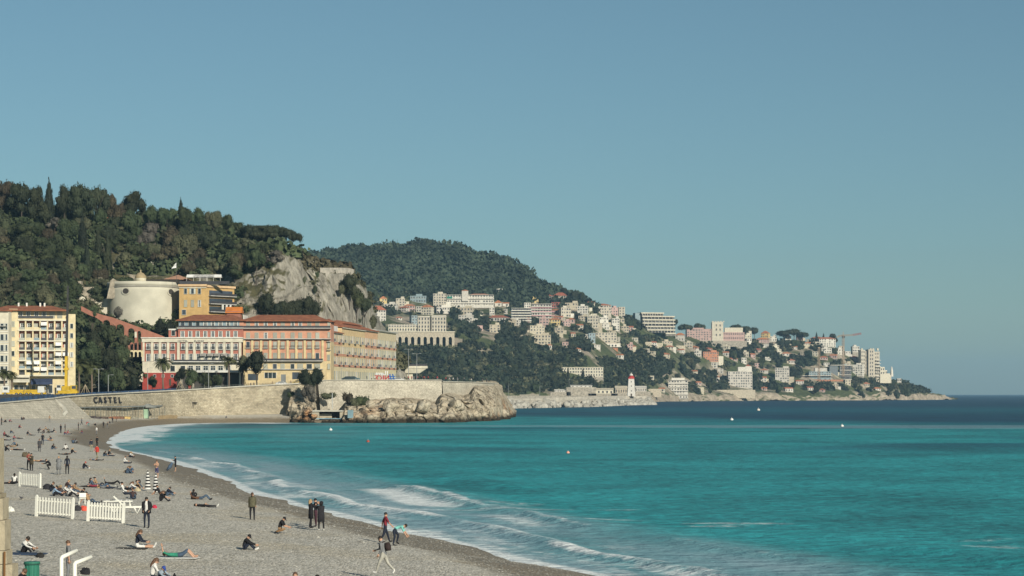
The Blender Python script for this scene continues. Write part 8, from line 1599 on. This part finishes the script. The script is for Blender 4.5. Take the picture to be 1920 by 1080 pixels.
# tripod struts in front of the hotel
for px, lb in ((338, 'wooden tripod of props in front of the hotel, left of the shorter palm'), (160, 'pair of wooden props leaning behind the blue barrier')):
    Y = 714 if px > 200 else 648; z = road_z(px); m = MB(); [m.tube([(dx, 0, 0), (0, 0, 4.2)], .09, 5) for dx in (-2, -.7, .9, 2.1)]; o = m.build('wooden_props', M('raw_wood', (.32, .26, .18))); o.location = (X(px, Y), Y, z); tag(o, lb, 'props')
# letters seen from behind: the town sign
Y = 742; zb = 13.85; sg = empty('letter_sign', (X(722, Y), Y, zb), 0, 'giant town name letters in red, white and blue seen from behind on the headland', 'sign'); s_ = Y/F
SR, SWH, SBL = M('sign_red', (.38, .03, .04)), M('sign_white', (.62, .62, .60)), M('sign_blue', (.02, .09, .30))
MB().box(-21.5*s_, 17.5*s_, -.4, .9, 0, .35).build('plinth', SWH, sg)
def mirrored(txt, size, mat, px, z, sx=1.0):
    o = text_obj('letter', txt, size, mat, sg, ((px-722)*s_, 0, z), depth=.28, mirror=True, sx=sx, weight=.045); return o
for i, ch in enumerate('NICE'): mirrored(ch, 2.35, SR, 725.5-i*6.7, .35, 1.0 if ch != 'I' else 1.2)
for i, ch in enumerate('ILove'): mirrored(ch, 1.75 if ch in 'ove' else 2.0, SWH, 726.5-i*5.0-(0 if i else 0), 2.1, 1.05)
mirrored('#', 3.4, SBL, 735, .3, 1.1)
# people on the promenade
RG = 'tiny people along the promenade parapet'; rg = random.Random(3)
spots = [(688, 733), (697, 735), (703, 737), (759, 760), (766, 742), (772, 744), (776, 741), (783, 743), (790, 742), (797, 744), (795, 741), (803, 743), (812, 742), (820, 744), (836, 752), (843, 755), (850, 757), (858, 760), (870, 764), (884, 772), (905, 790), (912, 794), (465, 722), (470, 723), (476, 724), (511, 728), (545, 728), (455, 722), (395, 720), (330, 704), (300, 692), (240, 664), (215, 652)]
whr = lambda p: 'left of the white car on the quay' if p < 500 else 'by the white car' if p < 560 else 'left of the letter sign' if p < 710 else 'right of the letter sign' if p < 780 else 'on the first half of the parapet' if p < 828 else 'on the lower end of the parapet'
sq = {}
for i, (px, Y) in enumerate(spots):
    c = rg.choice([BK, BK, NV, (.3, .03, .04), WH, GY, TN]); w_ = whr(px); cn = {BK: 'black', NV: 'navy', (.3, .03, .04): 'red', WH: 'white', GY: 'grey', TN: 'tan'}[c]; k = (cn, w_); sq[k] = sq.get(k, 0)+1
    z = (road_z(px) if px < 600 else 13.9-(.3 if px > 828 else 0)-(.25 if px > 880 else 0))+.05
    P_(0, 0, rg.choice(('stand', 'walk', 'hold')), rg.uniform(0, 360), c, rg.choice((BK, NV, GY)), 'tiny person in %s %s%s' % (cn, w_, ['', ', next', ', third', ', fourth', ', fifth', ', sixth', ', last'][min(6, sq[k]-1)]), loc=(X(px, Y), Y, z), group=RG)
# flag above the ochre hotel
Yf = 800; r = empty('flag', (X(331, Yf), Yf, Z(530, Yf)), 0, 'white banner with a dark mark flying on a pole above the round tower', 'flag'); MB().tube([(0, 0, 0), (0, 0, 41*Yf/F)], .07, 5).build('pole', M('pole_dark', (.08, .08, .08)), r)
m = MB(); n_ = 8
for i in range(n_): t0, t1 = i/n_, (i+1)/n_; a0, a1 = 1.9*(1-t0), 1.9*(1-t1); m.add([(-.08-a0*.95, .15*sin(t0*7), 5.6+t0*2.2-.3), (-.08, .15*sin(t0*7), 5.6+t0*2.2), (-.08, .15*sin(t1*7), 5.6+t1*2.2), (-.08-a1*.95, .15*sin(t1*7), 5.6+t1*2.2-.2)], [(0, 1, 2, 3)])
m.build('banner', SWH, r)
# a few gulls and perched figures on the rocks are left as the single white angler
P_(0, 0, 'stand', 200, WH, WH, 'tiny figure in white standing on the rocks below the parapet', loc=(X(853, 728), 724, Z(752, 728)-.2), group='people on the rocks')
# ================================================================ HAZE
mb = MB(); mb.box(-9500, 9500, -300, 16200, -6, 262)
hz = bpy.data.materials.new('air_haze'); hz.use_nodes = True; hz.node_tree.nodes.clear()
v = hz.node_tree.nodes.new('ShaderNodeVolumePrincipled'); v.inputs['Density'].default_value = 0.00006
v.inputs['Color'].default_value = (.36, .62, .86, 1); v.inputs['Anisotropy'].default_value = .0
oo = hz.node_tree.nodes.new('ShaderNodeOutputMaterial'); hz.node_tree.links.new(v.outputs[0], oo.inputs['Volume'])
tag(mb.build('haze', hz), kind='stuff')
